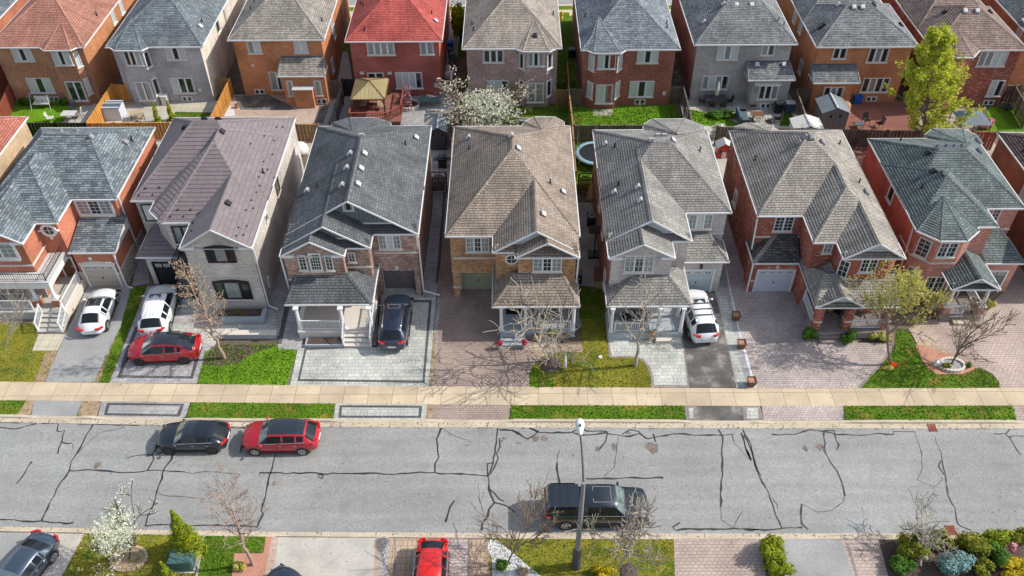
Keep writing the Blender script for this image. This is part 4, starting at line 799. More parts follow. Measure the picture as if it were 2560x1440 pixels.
h.garage(-25.7, -23.95, 46.55, 2.05, 'doordark', 3, 'black'); mb = MB(); mb.tube([(-24.7, 46.45, 2.72), (-24.7, 46.55, 2.72)], .14, 12, 'white'); mb.build('number_plaque', h.e, 'white')
h.slab('porch_floor', -23.6, -21.9, 44.6, 46.6, .5, 'paveborder'); h.slab('balcony_deck', -23.55, -21.9, 44.9, 46.6, 3.0, 'darkgrey'); h.rail((-23.5, 44.95), (-22, 44.95), 3.0, h=.7, mat='black', bal=.025, top=.04); h.rail((-23.5, 44.95), (-23.5, 46.5), 3.0, h=.7, mat='black', bal=.025, top=.04); h.door((-23.3, 46.55), .9, .5, 2.5, 'black'); h.steps(-23.5, -22.0, 44.6, 43.5, .5, 'concreteblue', 3)
y, z = WX('A', 1728, 500, -17.4); h.win((-17.4, y-.4), .8, z, z+1.3, 'd', d=(0, 1), fr='brownwood'); h.win((-17.4, 47.8), .5, 4.6, 5.2, 'd', d=(0, 1), fr='white', sill=False)
h.spout([(-17.3, 43.95, 5.5), (-17.3, 43.95, .25), (-16.6, 43.7, .12)]); mb = MB(); mb.box(-17.4, -17.22, 45.0, 45.4, 1.0, 1.8); mb.build('meter_box', h.e, 'lightgrey')
h.vent('A', [(1378, 125), (1148, 98), (1415, 570), (1270, 50), (1355, 50)], 'black'); h.vent('A', [(1635, 378)], kind='pipe')
h.vent('A', [(1715, 95), (1755, 95), (1640, 150), (1700, 180), (1555, 200), (1690, 265), (1635, 310), (1605, 405), (1660, 360), (1700, 410), (1590, 500), (1610, 460), (1560, 550), (1525, 610), (1570, 600), (1480, 720), (1530, 710), (1465, 770), (1510, 765), (990, 470), (905, 475), (950, 515), (865, 515), (1105, 608), (1185, 608), (1060, 650), (1140, 650), (1235, 630), (1200, 690), (1190, 740)], 'black', 'guard'); h.finish()

# charcoal roof, three stepped gables, black suv
h = House('brick_house', 'mixed brown brick house with charcoal roof, three stepped front gables and porch', 'house', (-11, 43, 0), 'brick_mixed', 'roof_charcoal')
h.wall([(-15.1, 43.02), (-11.2, 43.02), (-11.2, 43.85), (-9.62, 43.85), (-9.62, 45.3), (-6.6, 45.3), (-6.6, 58.1), (-15.1, 58.1)], 2.35, 5.72)
h.wall([(-15.1, 43.3), (-11.3, 43.3), (-11.3, 43.9), (-9.65, 43.9), (-9.65, 46.0), (-6.6, 46.0), (-6.6, 58.0), (-15.1, 58.0)], 0, 2.36)
h.rect(-6.98, -6.62, 45.3, 46.02, 0, 2.34); h.rect(-9.66, -9.36, 45.3, 46.02, 0, 2.34)
h.rf(-15.27, -6.39, 50, 58.33, EZ, (-10.85, 50.0), (-10.85, 52.5), 8.58, gut=True); h.gable(-15.275, -6.395, 45.08, 50.4, face='sidingv', style='pent', k=.7)
h.gable(-15.28, -9.45, 43.66, 51, face='sidingv', k=.6); h.gable(-15.285, -11.05, 42.86, 48, style='brick', sp=.58)
h.bayroof([(-14.3, 57.5), (-14.2, 58.9), (-13.0, 59.6), (-10.9, 59.6), (-9.6, 58.9), (-9.5, 57.5)], EZ-.02, (-12, 55.6, 5.8+2.73*.476-.03))
h.shed(-15.2, -9.4, 41.4, 43.1, 2.8, 4.05, hl=.65, hr=1.75, yl_=43.3, yr_=45.35)
h.W('r', 268, 332, 480, 335, 43.02, 'd', grid=(4, 2)); h.W('r', 385, 485, 480, 318, 43.02, 'd', grid=(5, 4), fw_=.09); h.W('r', 545, 607, 480, 335, 43.02, 'd', grid=(4, 2)); h.W('r', 780, 838, 392, 305, 43.85, 'd', grid=(3, 2))
h.W('r', 1105, 1320, 255, 122, 45.3, 'cbc', grid=(3, 2)); h.band((-15.1, 43.02), 3.9, 3.55); h.band((-11.2, 43.85), 1.6, 3.9); h.band((-9.62, 45.3), 3.02, 3.92)
h.garage(-9.3, -7.05, 46.0, 2.08, 'doortaupe', 4, 'lightgrey'); h.trim.box(-8.27, -8.05, 45.22, 45.32, 2.42, 2.8, 'limestone'); h.trim.box(-13.5, -13.2, 42.94, 43.03, 5.5, 5.85, 'limestone')
h.slab('porch_floor', -14.6, -9.55, 40.95, 43.35, .68, 'limestone'); h.slab('porch_floor', -11.4, -9.62, 43.2, 44, .66, 'limestone'); h.steps(-11.5, -9.6, 40.95, 40.1, .68, 'limestone', 3)
for x in (-14.5, -11.55, -9.65): h.column(x, 41.2, .68, 2.72, .13)
h.rail((-14.35, 41.15), (-11.75, 41.15), .68); h.rail((-14.5, 41.4), (-14.5, 43.2), .68); h.rail((-9.6, 41.4), (-9.6, 43.2), .68); h.rail((-11.5, 41), (-11.5, 40.15), .6, .05); h.rail((-9.65, 41), (-9.65, 40.15), .6, .05)
h.door((-11.1, 43.88), 1.0, .68, 2.6, 'bluegrey'); mb = MB(); mb.box(-14.0, -11.55, 40.2, 40.8, .02, .22, 'mulchdark'); mb.box(-14.1, -11.45, 40.1, 40.2, .0, .26, 'concreteblue'); mb.box(-14.1, -14, 40.2, 40.9, 0, .26, 'concreteblue'); mb.box(-11.55, -11.45, 40.2, 40.9, 0, .26, 'concreteblue'); mb.build('flower_bed', h.e, 'mulchdark')
h.spout([(-6.45, 45.2, 5.5), (-6.45, 45.25, .4), (-5.3, 44.95, .25)]); h.spout([(-15.3, 43.0, 5.5), (-15.2, 43.1, .6), (-14.7, 43.1, .5)])
x_, z_ = WY('B', 420, 588, 45.75); h.win((-11.2, 45.78), .5, 7.35, 7.95, 'd', fw_=.12, sill=False, kind='gable_vent')
h.vent('B', [(835, 152), (535, 245), (515, 332), (497, 422), (455, 247), (435, 330), (408, 430), (205, 462), (520, 142)]); h.vent('B', [(775, 190), (262, 437)], kind='pipe'); h.finish()

# tan brick, tan roof
h = House('brick_house', 'orange tan brick house with tan roof, deep garage recess and two red flower pots', 'house', (0, 43, 0), 'brick_tan', 'roof_tan')
h.wall([(-1.2, 43.4), (.3, 43.4), (.3, 42.8), (4.08, 42.8), (4.08, 58), (-4.3, 58), (-4.3, 45.0), (-1.2, 45.0)], 2.32, 5.72)
h.wall([(-1.25, 43.5), (4.05, 43.5), (4.05, 57.9), (-4.28, 57.9), (-4.28, 45.85), (-1.25, 45.85)], 0, 2.33); h.rect(-4.24, -3.8, 44.95, 45.4, 0, 2.31); h.trim.box(-4.28, -3.76, 44.9, 45.45, .95, 1.07)
h.hip(-4.55, 4.44, 44.8, 58.22, back=5.7, nocap=(1,)); h.gable(-1.37, 4.30, 43.15, 49.5, face='siding'); h.gable(.10, 4.29, 42.6, 46, style='pent', face='brick_tan', sp=.60, k=.75)
h.bayroof([(.4, 57.5), (.9, 58.9), (1.7, 59.6), (3.3, 59.6), (4.0, 58.9), (4.1, 57.5)], EZ-.02, (2.2, 56.1, 5.8+2.12*.487-.03))
h.shed(-1.42, 4.32, 41.0, 42.85, 2.9, 4.2, hl=1.55, hr=1.1, yl_=45.2, yr_=43.6)
h.W('s', 372, 600, 285, 148, 45.0, 'cdc', grid=(3, 2)); h.W('s', 1075, 1360, 492, 365, 42.8, 'cdc', grid=(3, 2)); h.roundwin('s', 843, 368, 43.4, .36, .47, 8, 'octagon_window'); h.band((-4.1, 45), 2.85, 3.65)
h.garage(-3.75, -1.3, 45.85, 2.05, 'doorolive', 4, 'white', litez=.2)
h.slab('porch_floor', -.95, 4.1, 40.95, 43.5, .60, 'concreteblue'); h.steps(-.95, .75, 40.95, 40.1, .60, 'concreteblue', 3)
for x in (-.85, .78, 4.0): h.column(x, 41.15, .6, 2.8, .12)
h.rail((1.0, 41.1), (3.8, 41.1), .6); h.rail((4.0, 41.3), (4.0, 43.3), .6); h.door((-.55, 43.48), 1.0, .6, 2.5, 'black'); h.win((1.3, 43.5), 1.6, 1.3, 2.4, 'cc')
mb = MB(); mb.box(-.55, .5, 42.6, 43.2, .60, .63); mb.build('door_mat', h.e, 'black'); h.vent('B', [(1143, 152), (1427, 215), (1687, 467), (1572, 598), (1392, 143)]); h.vent('B', [(1143, 215), (1615, 415)], kind='pipe')
h.spout([(4.25, 42.8, 5.5), (4.2, 42.9, 3.3)]); h.finish()

# grey brick, grey roof
h = House('brick_house', 'pale grey brick house with weathered grey roof and garage set back right', 'house', (10, 43, 0), 'brick_greige', 'roof_midgrey')
fp = [(6.4, 42.7), (10.35, 42.7), (10.35, 44.4), (11.65, 44.4), (11.65, 47.4), (14.8, 47.4), (14.8, 57.4), (6.4, 57.4)]
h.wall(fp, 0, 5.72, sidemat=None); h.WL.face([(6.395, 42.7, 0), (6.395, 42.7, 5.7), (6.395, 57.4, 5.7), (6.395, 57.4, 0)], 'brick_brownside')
h.rect(11.6, 14.65, 45.5, 47.42, 0, 2.85)
h.hip(6.2, 15.03, 47.2, 57.6, back=5.3, nocap=(0,)); h.gable(6.19, 11.85, 44.2, 52.5, face='siding'); h.gable(6.18, 10.5, 42.5, 48, style='brick', sp=.55)
h.bayroof([(10, 57), (10.2, 58.4), (11, 59.2), (13.6, 59.2), (14.9, 58.2), (15, 57)], EZ-.02, (12.2, 55.2, 5.8+2.4*.52-.03))
h.shed(6.15, 11.75, 41.0, 42.75, 2.9, 4.1, hl=1.9, hr=1.45, yl_=43.2, yr_=45.4); h.shed(11.82, 14.98, 45.35, 47.42, 2.9, 3.9, hr=1.3, yr_=47.8)
h.W('t', 325, 597, 632, 478, 42.7, 'cdc', grid=(3, 2)); h.band((6.4, 42.7), 3.95, 3.45); h.W('t', 960, 1180, 198, 65, 47.4, 'cbc', grid=(3, 2)); h.W('t', 800, 830, 470, 345, 44.4, 'b', grid=(4, 2), sill=False); h.band((11.65, 47.4), 3.15, 3.75)
h.garage(11.9, 14.05, 45.5, 2.05, 'doorblue', 3, 'white'); mb = MB(); mb.beam((13.15, 45.42, 2.25), (13.15, 45.42, 2.6), .14, .14); mb.build('wall_lamp', h.e, 'black')
h.slab('porch_floor', 6.35, 11.4, 40.75, 42.75, .6, 'concreteblue'); h.slab('porch_floor', 10.2, 11.4, 42.7, 44.4, .58, 'concreteblue'); h.steps(9.6, 11.3, 40.75, 40.35, .5, 'limestone', 1)
for x, y in ((6.55, 40.95), (9.7, 40.95), (11.25, 40.95), (11.3, 42.4)): h.column(x, y, .6, 2.8, .12)
h.rail((6.8, 40.9), (9.4, 40.9), .6); h.rail((6.5, 41.1), (6.5, 42.6), .6); h.win((6.9, 42.7), 1.6, 1.4, 2.5, 'cc'); h.door((10.5, 44.38), .9, .6, 2.5, 'offwhite')
for v_ in (690, 520, 570): pass
for yy, zz in ((50.5, 3.4), (47.5, 3.3), (44.5, 1.2)): h.win((6.39, yy+.7), .7, zz, zz+1.3, 'b', d=(0, -1))
h.vent('C', [(218, 190), (483, 168), (607, 168), (408, 440), (270, 470), (422, 518), (520, 142), (557, 142)]); h.vent('C', [(270, 205), (292, 425), (765, 228)], kind='pipe'); h.finish()

# red brick with pale flecks
h = House('brick_house', 'red brick house flecked with pale bricks, taupe roof and brick porch piers', 'house', (21, 43, 0), 'brick_redfleck', 'roof_greybrown')
h.wall([(16.95, 47.0), (20.07, 47.0), (20.07, 44.15), (21.55, 44.15), (21.55, 42.95), (22.1, 42.55), (24.6, 42.55), (25.2, 43.0), (25.2, 57.2), (16.95, 57.2)], 0, 5.72)
h.rect(16.85, 20.2, 45.45, 47.02, 0, 2.85)
h.hip(16.75, 25.42, 46.8, 57.4, back=4.5, nocap=(1,)); h.hip(19.87, 25.41, 43.95, 54, nocap=(1,)); h.gable(21.38, 25.40, 42.35, 47.5, face='siding', k=.5)
h.bayroof([(18.2, 57), (17.2, 58.0), (18.4, 58.6), (20.2, 58.0), (21, 57)], EZ-.02, (19.2, 55.3, 5.8+2.1*.60-.03))
h.shed(16.65, 19.9, 45.2, 47.05, 2.9, 4.0, hl=1.75, yl_=47.5, mat='roof_sooty')
h.shed(19.85, 25.4, 40.8, 42.95, 2.9, 4.05, hl=.9, yl_=45.2); h.gable(19.86, 23.1, 40.82, 45.6, ze=2.9, sp=.62, face='siding', k=.4, gutr=False)
h.W('u', 375, 545, 222, 92, 47.0, 'dd', grid=(4, 2)); h.W('u', 868, 940, 440, 355, 44.15, 'c', grid=(2, 2)); h.W('u', 1232, 1375, 632, 512, 42.55, 'dd', grid=(3, 2)); h.win((21.57, 42.9), .55, 3.95, 5.25, 'd', d=(.81, -.586), grid=(3, 2)); h.band((16.95, 47), 3.1, 3.75); h.band((22.1, 42.55), 2.5, 3.5); h.band((21.55, 44.1), .01, 3.5)
h.garage(17.25, 19.75, 45.45, 2.05, 'doorpale', 4, 'white', litez=.3); h.trim.box(16.83, 17.1, 45.38, 45.5, 1.0, 1.12); h.trim.box(18.4, 18.6, 45.38, 45.5, 2.15, 2.5)
h.slab('porch_floor', 20.2, 25.2, 40.75, 42.6, .6, 'paveedge'); h.slab('porch_floor', 20.2, 21.6, 42.5, 44.2, .58, 'paveedge'); h.steps(20.6, 22.3, 40.75, 40.2, .55, 'paveedge', 2)
for x in (20.4, 22.45, 25.0):
    mb = MB(); mb.box(x-.24, x+.24, 40.95, 41.43, .6, 2.8, 'brick_redfleck'); mb.box(x-.28, x+.28, 40.91, 41.47, 1.35, 1.45, 'limestone'); mb.build('pier', h.e, 'brick_redfleck')
h.rail((22.8, 41.1), (24.8, 41.1), .6); h.rail((20.3, 41.4), (20.3, 43.9), .6); h.rail((25.1, 41.4), (25.1, 42.6), .6); h.door((20.5, 44.12), .9, .6, 2.5, 'brownwood'); h.win((22.6, 42.55), 1.5, 1.3, 2.4, 'dd', grid=(3, 2))
y, z = WX('D', 85, 540, 16.95); h.win((16.95, y+.5), .8, z, z+1.2, 'b', d=(0, -1)); h.spout([(16.8, 46.9, 5.5), (16.8, 46.6, 3.0)]); h.spout([(16.7, 45.3, 2.8), (16.7, 45.3, .1)])
h.vent('D', [(460, 182), (590, 180), (845, 470), (495, 150), (530, 150)], 'grey'); h.vent('D', [(203, 278), (693, 190), (807, 412)], kind='pipe'); h.finish()

# pink brick with green roof and tower bay
h = House('brick_house', 'pinkish red brick house with green grey roof, angled corner bay and small gabled porch', 'house', (31, 44, 0), 'brick_pink', 'roof_green')
h.wall([(27.3, 45.25), (28.35, 44.26), (30.0, 44.24), (31.05, 45.25), (31.05, 45.7), (32.5, 45.7), (32.5, 47.7), (35.1, 47.7), (35.1, 56.2), (27.3, 56.2)], 0, 5.72); h.WL.face([(27.295, 45.25, 0), (27.295, 45.25, 5.7), (27.295, 56.2, 5.7), (27.295, 56.2, 0)], 'brick_redside')
h.rect(32.45, 35.2, 45.25, 47.72, 0, 2.85)
h.hip(27.12, 35.4, 47.5, 56.2, zr=8.2, back=5.2, nocap=(0,)); h.hip(27.11, 32.7, 45.5, 53, zr=7.7, fp=.5, nocap=(0,))
BP = [(27.08, 46.6), (27.08, 45.14), (28.27, 44.06), (30.06, 44.04), (31.25, 45.11), (31.25, 46)]; h.bayroof(BP, EZ, (29.2, 47.2, 7.05))
h.bayroof([(31.6, 55.5), (31.6, 56.7), (32.5, 57.56), (34.9, 57.54), (35.64, 56.7), (35.64, 55.5)], EZ-.02, (33.4, 53.9, 5.8+2.3*.46-.03))
h.shed(32.7, 35.42, 45.05, 47.72, 2.9, 4.05, hr=1.2, yr_=47.9); h.gable(29.4, 32.68, 42.45, 46.6, ze=2.9, sp=.60, face='sidingh', k=.45)
h.win((28.42, 44.2), .01, 4, 4.1, 'd', sill=False) if 0 else None
c_ = (.727, -.686); h.win((27.5, 45.06), .75, 3.9, 5.3, 'd', d=c_, grid=(4, 2)); h.W('v', 722, 885, 562, 430, 44.25, 'dd', grid=(3, 2)); h.win((27.52, 45.03), .8, .9, 2.7, 'g', d=c_, grid=(5, 2)); h.win((28.6, 44.25), 1.25, .9, 2.4, 'dd', grid=(3, 2)); h.band((28.35, 44.26), 1.65, 3.62); h.band((27.3, 45.25), 1.44, 3.62, d=c_)
h.W('v', 1255, 1320, 200, 95, 47.7, 'd', grid=(3, 2)); h.band((32.5, 47.7), 2.6, 3.75); y, z = WX('D', 985, 515, 27.3); h.win((27.29, y+.5), .8, z, z+1.4, 'd', d=(0, -1)); h.band((27.3, 47.2), 2, 3.62, d=(0, -1))
h.garage(32.75, 34.6, 45.25, 2.05, 'doorsteel', 3, 'white'); h.slab('porch_floor', 29.45, 32.2, 42.3, 44.3, .5, 'paveedge'); h.steps(30.3, 31.4, 42.3, 41.9, .4, 'paveslab', 1)
for x in (29.75, 32.1): h.column(x, 42.65, .5, 2.8, .12, ped=1.2)
h.rail((32.1, 42.9), (32.1, 45.1), .5); h.rail((29.95, 42.5), (30.9, 42.5), .5); h.door((30.2, 44.22), .9, .5, 2.4, 'brownwood')
h.spout([(27.2, 45.9, 5.5), (27.2, 45.6, 3), (27.2, 45.4, .2)]); mb = MB(); mb.beam((26.98, 47.0, 1.2), (26.98, 47.0, 2.0), .2, .35); mb.build('meter_box', h.e, 'lightgrey')
h.vent('D', [(1208, 240), (1240, 348), (1257, 517)], 'black'); h.vent('D', [(1172, 440), (1047, 168)], kind='pipe'); h.vent('D', [(1500, 232), (1490, 172), (1275, 205), (1325, 203), (1370, 203), (1415, 203)], 'bluegrey'); h.finish()

# partly seen end houses
h = House('brick_house', 'tan brick house with plain red roof cut by the left edge', 'house', (-43, 47, 0), 'brick_beige', 'roof_red'); X = G('A', 172, 30, 5.8)
h.rect(-46.5, X[0]-.2, 47, X[1]-.2, 0, 5.7, 'brick_wheat') if brick('brick_wheat', (.50, .36, .22), (.60, .46, .30)) else 0
h.hip(-46.7, X[0], 46.8, X[1]); h.finish()
h = House('brick_house', 'brown brick house with dark brown roof cut by the right edge', 'house', (42, 47, 0), 'brick_rust', 'roof_darkbrown'); brick('brick_rust', (.30, .10, .05), (.40, .16, .09)); X = G('D', 1610, 120, 5.8)
h.rect(X[0]+.2, 46, 45, X[1]-.2, 0, 5.7); h.hip(X[0], 46.2, 44.8, X[1]); y, z = WX('D', 1760, 450, X[0]+.2); h.win((X[0]+.19, y), .8, z-.5, z+1, 'b', d=(0, -1)); h.vent('D', [(1760, 228)], 'black', 'pipe'); h.finish()
# ---------------------------------------------------------------- far row of houses, seen from their back gardens
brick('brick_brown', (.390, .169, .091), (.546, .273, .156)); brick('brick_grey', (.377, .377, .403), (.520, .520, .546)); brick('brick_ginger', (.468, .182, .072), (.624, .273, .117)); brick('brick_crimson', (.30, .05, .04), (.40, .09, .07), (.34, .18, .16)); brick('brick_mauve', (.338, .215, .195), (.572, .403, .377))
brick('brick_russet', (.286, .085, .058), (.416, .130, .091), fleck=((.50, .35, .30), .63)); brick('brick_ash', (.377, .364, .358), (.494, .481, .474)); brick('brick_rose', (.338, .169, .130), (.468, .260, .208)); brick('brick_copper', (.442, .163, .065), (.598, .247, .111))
brick('brick_glow', (.62, .26, .08), (.74, .34, .12)); brick('brick_grey_sunlit', (.66, .60, .52), (.78, .72, .64))
shingle('roof_terracotta', (.33, .15, .11), (.42, .21, .16)); shingle('roof_slate', (.11, .135, .155), (.21, .24, .265)); shingle('roof_taupe', (.22, .20, .18), (.34, .315, .285)); shingle('roof_crimson', (.37, .075, .065), (.45, .11, .095)); shingle('roof_sand', (.26, .225, .195), (.37, .33, .29)); shingle('roof_blue', (.13, .15, .175), (.25, .28, .31)); shingle('roof_ash', (.14, .15, .16), (.25, .26, .27)); shingle('roof_cocoa', (.20, .145, .125), (.30, .23, .205))
def basement(h, r, u, v, y): x, z = WY(r, u, v, y); h.win((x-.4, y), .9, .15, .55, 'dd', sill=False, kind='basement_window')
def back(name, label, X0, X1, Y, wall, roof, right=None, left=None, ybk=88):
    h = House(name, label, 'house', ((X0+X1)/2, Y, 0), wall, roof); x0, x1, y = X0+.35, X1-.35, Y+.35
    h.rect(x0, x1, y, ybk, 0, 5.72, wall)
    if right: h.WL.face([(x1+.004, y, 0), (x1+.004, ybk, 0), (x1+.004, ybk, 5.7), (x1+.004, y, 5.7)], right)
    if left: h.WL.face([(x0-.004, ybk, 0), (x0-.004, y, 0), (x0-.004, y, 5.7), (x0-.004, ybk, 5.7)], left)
    return h, x0, x1, y
def bay(h, pts, y, apex, in_=.32):
    h.bayroof([(pts[0][0], y+.8)]+pts+[(pts[-1][0], y+.8)], EZ, apex)
    c = [(pts[0][0]+in_*.9, y+.1), (pts[0][0]+in_*.9, pts[0][1]+in_), (pts[1][0]+in_*.6, pts[1][1]+in_), (pts[2][0]-in_*.6, pts[2][1]+in_), (pts[3][0]-in_*.9, pts[3][1]+in_), (pts[3][0]-in_*.9, y+.1)]
    h.wall(c, 0, 5.7); return c

h, x0, x1, y = back('brick_house', 'brown brick house with terracotta roof, garden swing seat at its back wall', -47.05, -38.35, 71.52, 'brick_brown', 'roof_terracotta', right='brick_ginger')  # right wall in more orange brick: its sunlit look put into the colour
h.hip(-47.05, -38.35, 71.5, 88.2); c = bay(h, [(-42.3, 71.5), (-41.7, 70.93), (-39.37, 70.96), (-38.9, 71.55)], y, (-41.0, 74.2, 7.0)); yb = c[2][1]
h.W('a', 155, 335, 585, 475, y, 'bdb'); h.W('a', 310, 535, 893, 760, y, 'bgb'); h.W('a', 545, 705, 625, 498, yb, 'bdb'); h.W('a', 700, 850, 970, 795, yb, 'dg', kind='patio_door', sill=True); dd = (c[4][0]-c[3][0], c[4][1]-c[3][1]); L0 = math.hypot(*dd); dd = (dd[0]/L0, dd[1]/L0)
for z0, z1 in ((3.9, 5.3), (1.1, 2.6)): h.win((c[3][0]+dd[0]*.15, c[3][1]+dd[1]*.15), L0-.3, z0, z1, 'b', d=dd)
basement(h, 'a', 320, 985, y); basement(h, 'a', 530, 985, y)
for u, v in ((1100, 240), (1180, 145)): yy, zz = WX('a', u, v, x1); h.win((x1, yy), .8, zz, zz+1.2, 'b', d=(0, 1))
h.vent('a', [(940, 150)], kind='pipe'); h.finish()

h, x0, x1, y = back('brick_house', 'grey brick house with slate blue roof, plastic storage shed on its patio', -36.4, -27.75, 71.45, 'brick_grey', 'roof_slate', right='brick_grey_sunlit')  # right wall overlaid with paler brick: sunlight put into its colour
h.hip(-36.4, -27.75, 71.45, 88); c = bay(h, [(-35.95, 71.4), (-35.43, 70.86), (-32.99, 70.83), (-32.52, 71.49)], y, (-34.6, 74.4, 7.1)); yb = c[2][1]
h.W('a', 1235, 1385, 628, 500, yb, 'ddd'); h.W('a', 1360, 1500, 965, 800, yb, 'cd', kind='patio_door'); h.W('a', 1630, 1810, 573, 465, y, 'bdb'); h.W('a', 1690, 1895, 895, 760, y, 'bgg'); basement(h, 'a', 1815, 970, y)
dd = (c[4][0]-c[3][0], c[4][1]-c[3][1]); L0 = math.hypot(*dd); dd = (dd[0]/L0, dd[1]/L0)
for z0, z1 in ((3.9, 5.3), (1.1, 2.6)): h.win((c[3][0]+dd[0]*.1, c[3][1]+dd[1]*.1), L0-.2, z0, z1, 'd', d=dd)
yy, zz = WX('a', 2110, 330, x1); h.win((x1, yy), .9, zz, zz+1.3, 'd', d=(0, 1)); h.spout([(x1+.1, 80, 5.5), (x1+.1, 80, 3), (x1+.1, 80, 0)], 'lightgrey'); yy, zz = WX('a', 1100, 640, x0)
for zz in (3.6, 1.1): h.win((x0, 74.6), .9, zz, zz+1.3, 'd', d=(0, -1))
mb = MB(); mb.box(-29.3, -29.05, y-.12, y, 1.1, 1.4); mb.build('meter_box', h.e, 'lightgrey'); h.vent('a', [(1960, 210)], kind='pipe'); h.vent('a', [(1940, 260)]); h.finish()

h, x0, x1, y = back('brick_house', 'ginger brick house with taupe roof and hipped sunroom at the back', -25.78, -17.05, 72.65, 'brick_ginger', 'roof_taupe', right='brick_copper')
h.hip(-25.78, -17.05, 72.65, 88); h.W('b', 245, 365, 510, 402, y, 'cb'); h.W('b', 695, 815, 505, 400, y, 'bb'); h.W('b', 470, 575, 865, 700, y, 'cd', kind='patio_door', wide=[3, 2]); basement(h, 'b', 345, 905, y)
sx0 = WY('b', 605, 1010, 70.95)[0]; sx1 = WY('b', 1010, 1000, 70.95)[0]; h.rect(sx0, sx1, 71.2, y+.02, 0, 2.95); e = G('b', 520, 742, 3.0); e2 = G('b', 970, 742, 3.0); h.shed(e[0], e2[0], e[1], y+.02, 3.0, 3.95, hl=.15, hr=.3)
h.W('b', 635, 680, 922, 785, 71.2, 'c'); h.W('b', 895, 950, 920, 785, 71.2, 'c'); basement(h, 'b', 945, 1000, 71.2)
q = WY('b', 705, 1035, 70.7); q2 = WY('b', 885, 1035, 70.7); h.rect(q[0], q2[0], 70.55, 71.22, 0, 1.9); h.trim.box(q[0]-.08, q2[0]+.08, 70.45, 71.18, 1.9, 2.0, 'lightgrey')
yy, zz = WX('b', 1040, 300, x1); h.win((x1, yy), .9, zz-.2, zz+1.1, 'b', d=(0, 1)); h.win((x1, 75.5), .7, .9, 2.2, 'b', d=(0, 1)); h.win((x1, 78.5), .7, 2.9, 4.1, 'b', d=(0, 1)); h.spout([(x1+.1, 84, 5.5), (x1+.1, 84, 0)], 'lightgrey'); mb = MB(); mb.box(-24.2, -24, y-.05, y, 3.0, 3.2); mb.build('wall_grille', h.e, 'white'); h.vent('b', [(950, 205), (260, 90), (293, 20)], kind='pipe'); h.finish()

h, x0, x1, y = back('brick_house', 'deep red brick house with bright red roof beside the tan gazebo', -15.1, -6.35, 72.25, 'brick_crimson', 'roof_crimson', right='brick_redside')
h.hip(-15.1, -6.35, 72.25, 88); h.W('b', 1400, 1655, 525, 415, y, 'cccc'); h.W('b', 1910, 2030, 520, 412, y, 'cc'); h.W('b', 1680, 1925, 850, 705, y, 'bbbd'); h.W('b', 1410, 1560, 850, 710, y, 'dd', kind='patio_door')
for u in (1337, 1607): xx, zz = WY('b', u, 705, y); mb = MB(); mb.box(xx-.18, xx+.18, y-.16, y, zz-.1, zz+.1); mb.build('awning_box', h.e, 'offwhite')
mb = MB(); xx, zz = WY('b', 2060, 825, y); mb.box(xx-.2, xx+.2, y-.12, y, zz-.2, zz+.2); mb.build('meter_box', h.e, 'lightgrey'); h.vent('b', [(1365, 290), (2015, 135), (1325, 45), (1350, 60)], kind='pipe'); h.vent('b', [(2050, 208)]); h.finish()

h, x0, x1, y = back('brick_house', 'mauve brown brick house with sand roof behind the white blossom tree', -4.47, 4.36, 70.78, 'brick_mauve', 'roof_sand')
h.hip(-4.47, 4.36, 70.78, 88); c = bay(h, [(.3, 70.74), (.87, 70.26), (3.24, 70.23), (3.85, 70.79)], y, (1.95, 73.9, 7.2)); yb = c[2][1]
h.W('c', 425, 615, 598, 490, y, 'ddd'); h.W('c', 455, 660, 915, 785, y, 'bbd'); h.W('c', 855, 1005, 635, 515, yb, 'cdc'); h.W('c', 850, 998, 985, 812, yb, 'cc', kind='patio_door')
for a, b in ((1, 2), (3, 4)):
    dd = (c[b][0]-c[a][0], c[b][1]-c[a][1]); L0 = math.hypot(*dd); dd = (dd[0]/L0, dd[1]/L0)
    for z0, z1 in ((3.9, 5.3), (1.1, 2.6)): h.win((c[a][0]+dd[0]*.08, c[a][1]+dd[1]*.08), L0-.16, z0, z1, 'd', d=dd)
h.vent('c', [(925, 350)], 'black'); h.vent('c', [(1098, 145), (310, 240), (325, 295)], kind='pipe'); h.finish()

h, x0, x1, y = back('brick_house', 'russet brick house with blue grey roof over bright green lawn', 6.07, 14.85, 70.45, 'brick_russet', 'roof_blue', left='brick_rose')
h.hip(6.07, 14.85, 70.45, 88); c = bay(h, [(6.55, 70.45), (7.13, 69.87), (9.48, 69.84), (10.09, 70.49)], y, (7.75, 73.8, 7.3)); yb = c[2][1]
h.W('c', 1532, 1692, 660, 530, yb, 'bdb'); h.W('c', 1510, 1662, 995, 825, yb, 'bc', kind='patio_door'); h.W('c', 1912, 2105, 603, 495, y, 'bdb'); h.W('c', 1835, 2058, 932, 790, y, 'bdb'); basement(h, 'c', 1930, 1010, y)
for a, b in ((1, 2), (3, 4)):
    dd = (c[b][0]-c[a][0], c[b][1]-c[a][1]); L0 = math.hypot(*dd); dd = (dd[0]/L0, dd[1]/L0)
    for z0, z1 in ((3.9, 5.3), (1.1, 2.6)): h.win((c[a][0]+dd[0]*.08, c[a][1]+dd[1]*.08), L0-.16, z0, z1, 'b', d=dd)
mb = MB(); xx, zz = WY('c', 2172, 905, y); mb.box(xx-.15, xx+.15, y-.12, y, zz-.15, zz+.15); mb.build('meter_box', h.e, 'lightgrey'); h.vent('c', [(2197, 235), (2200, 275), (1405, 160)], kind='pipe'); h.finish()

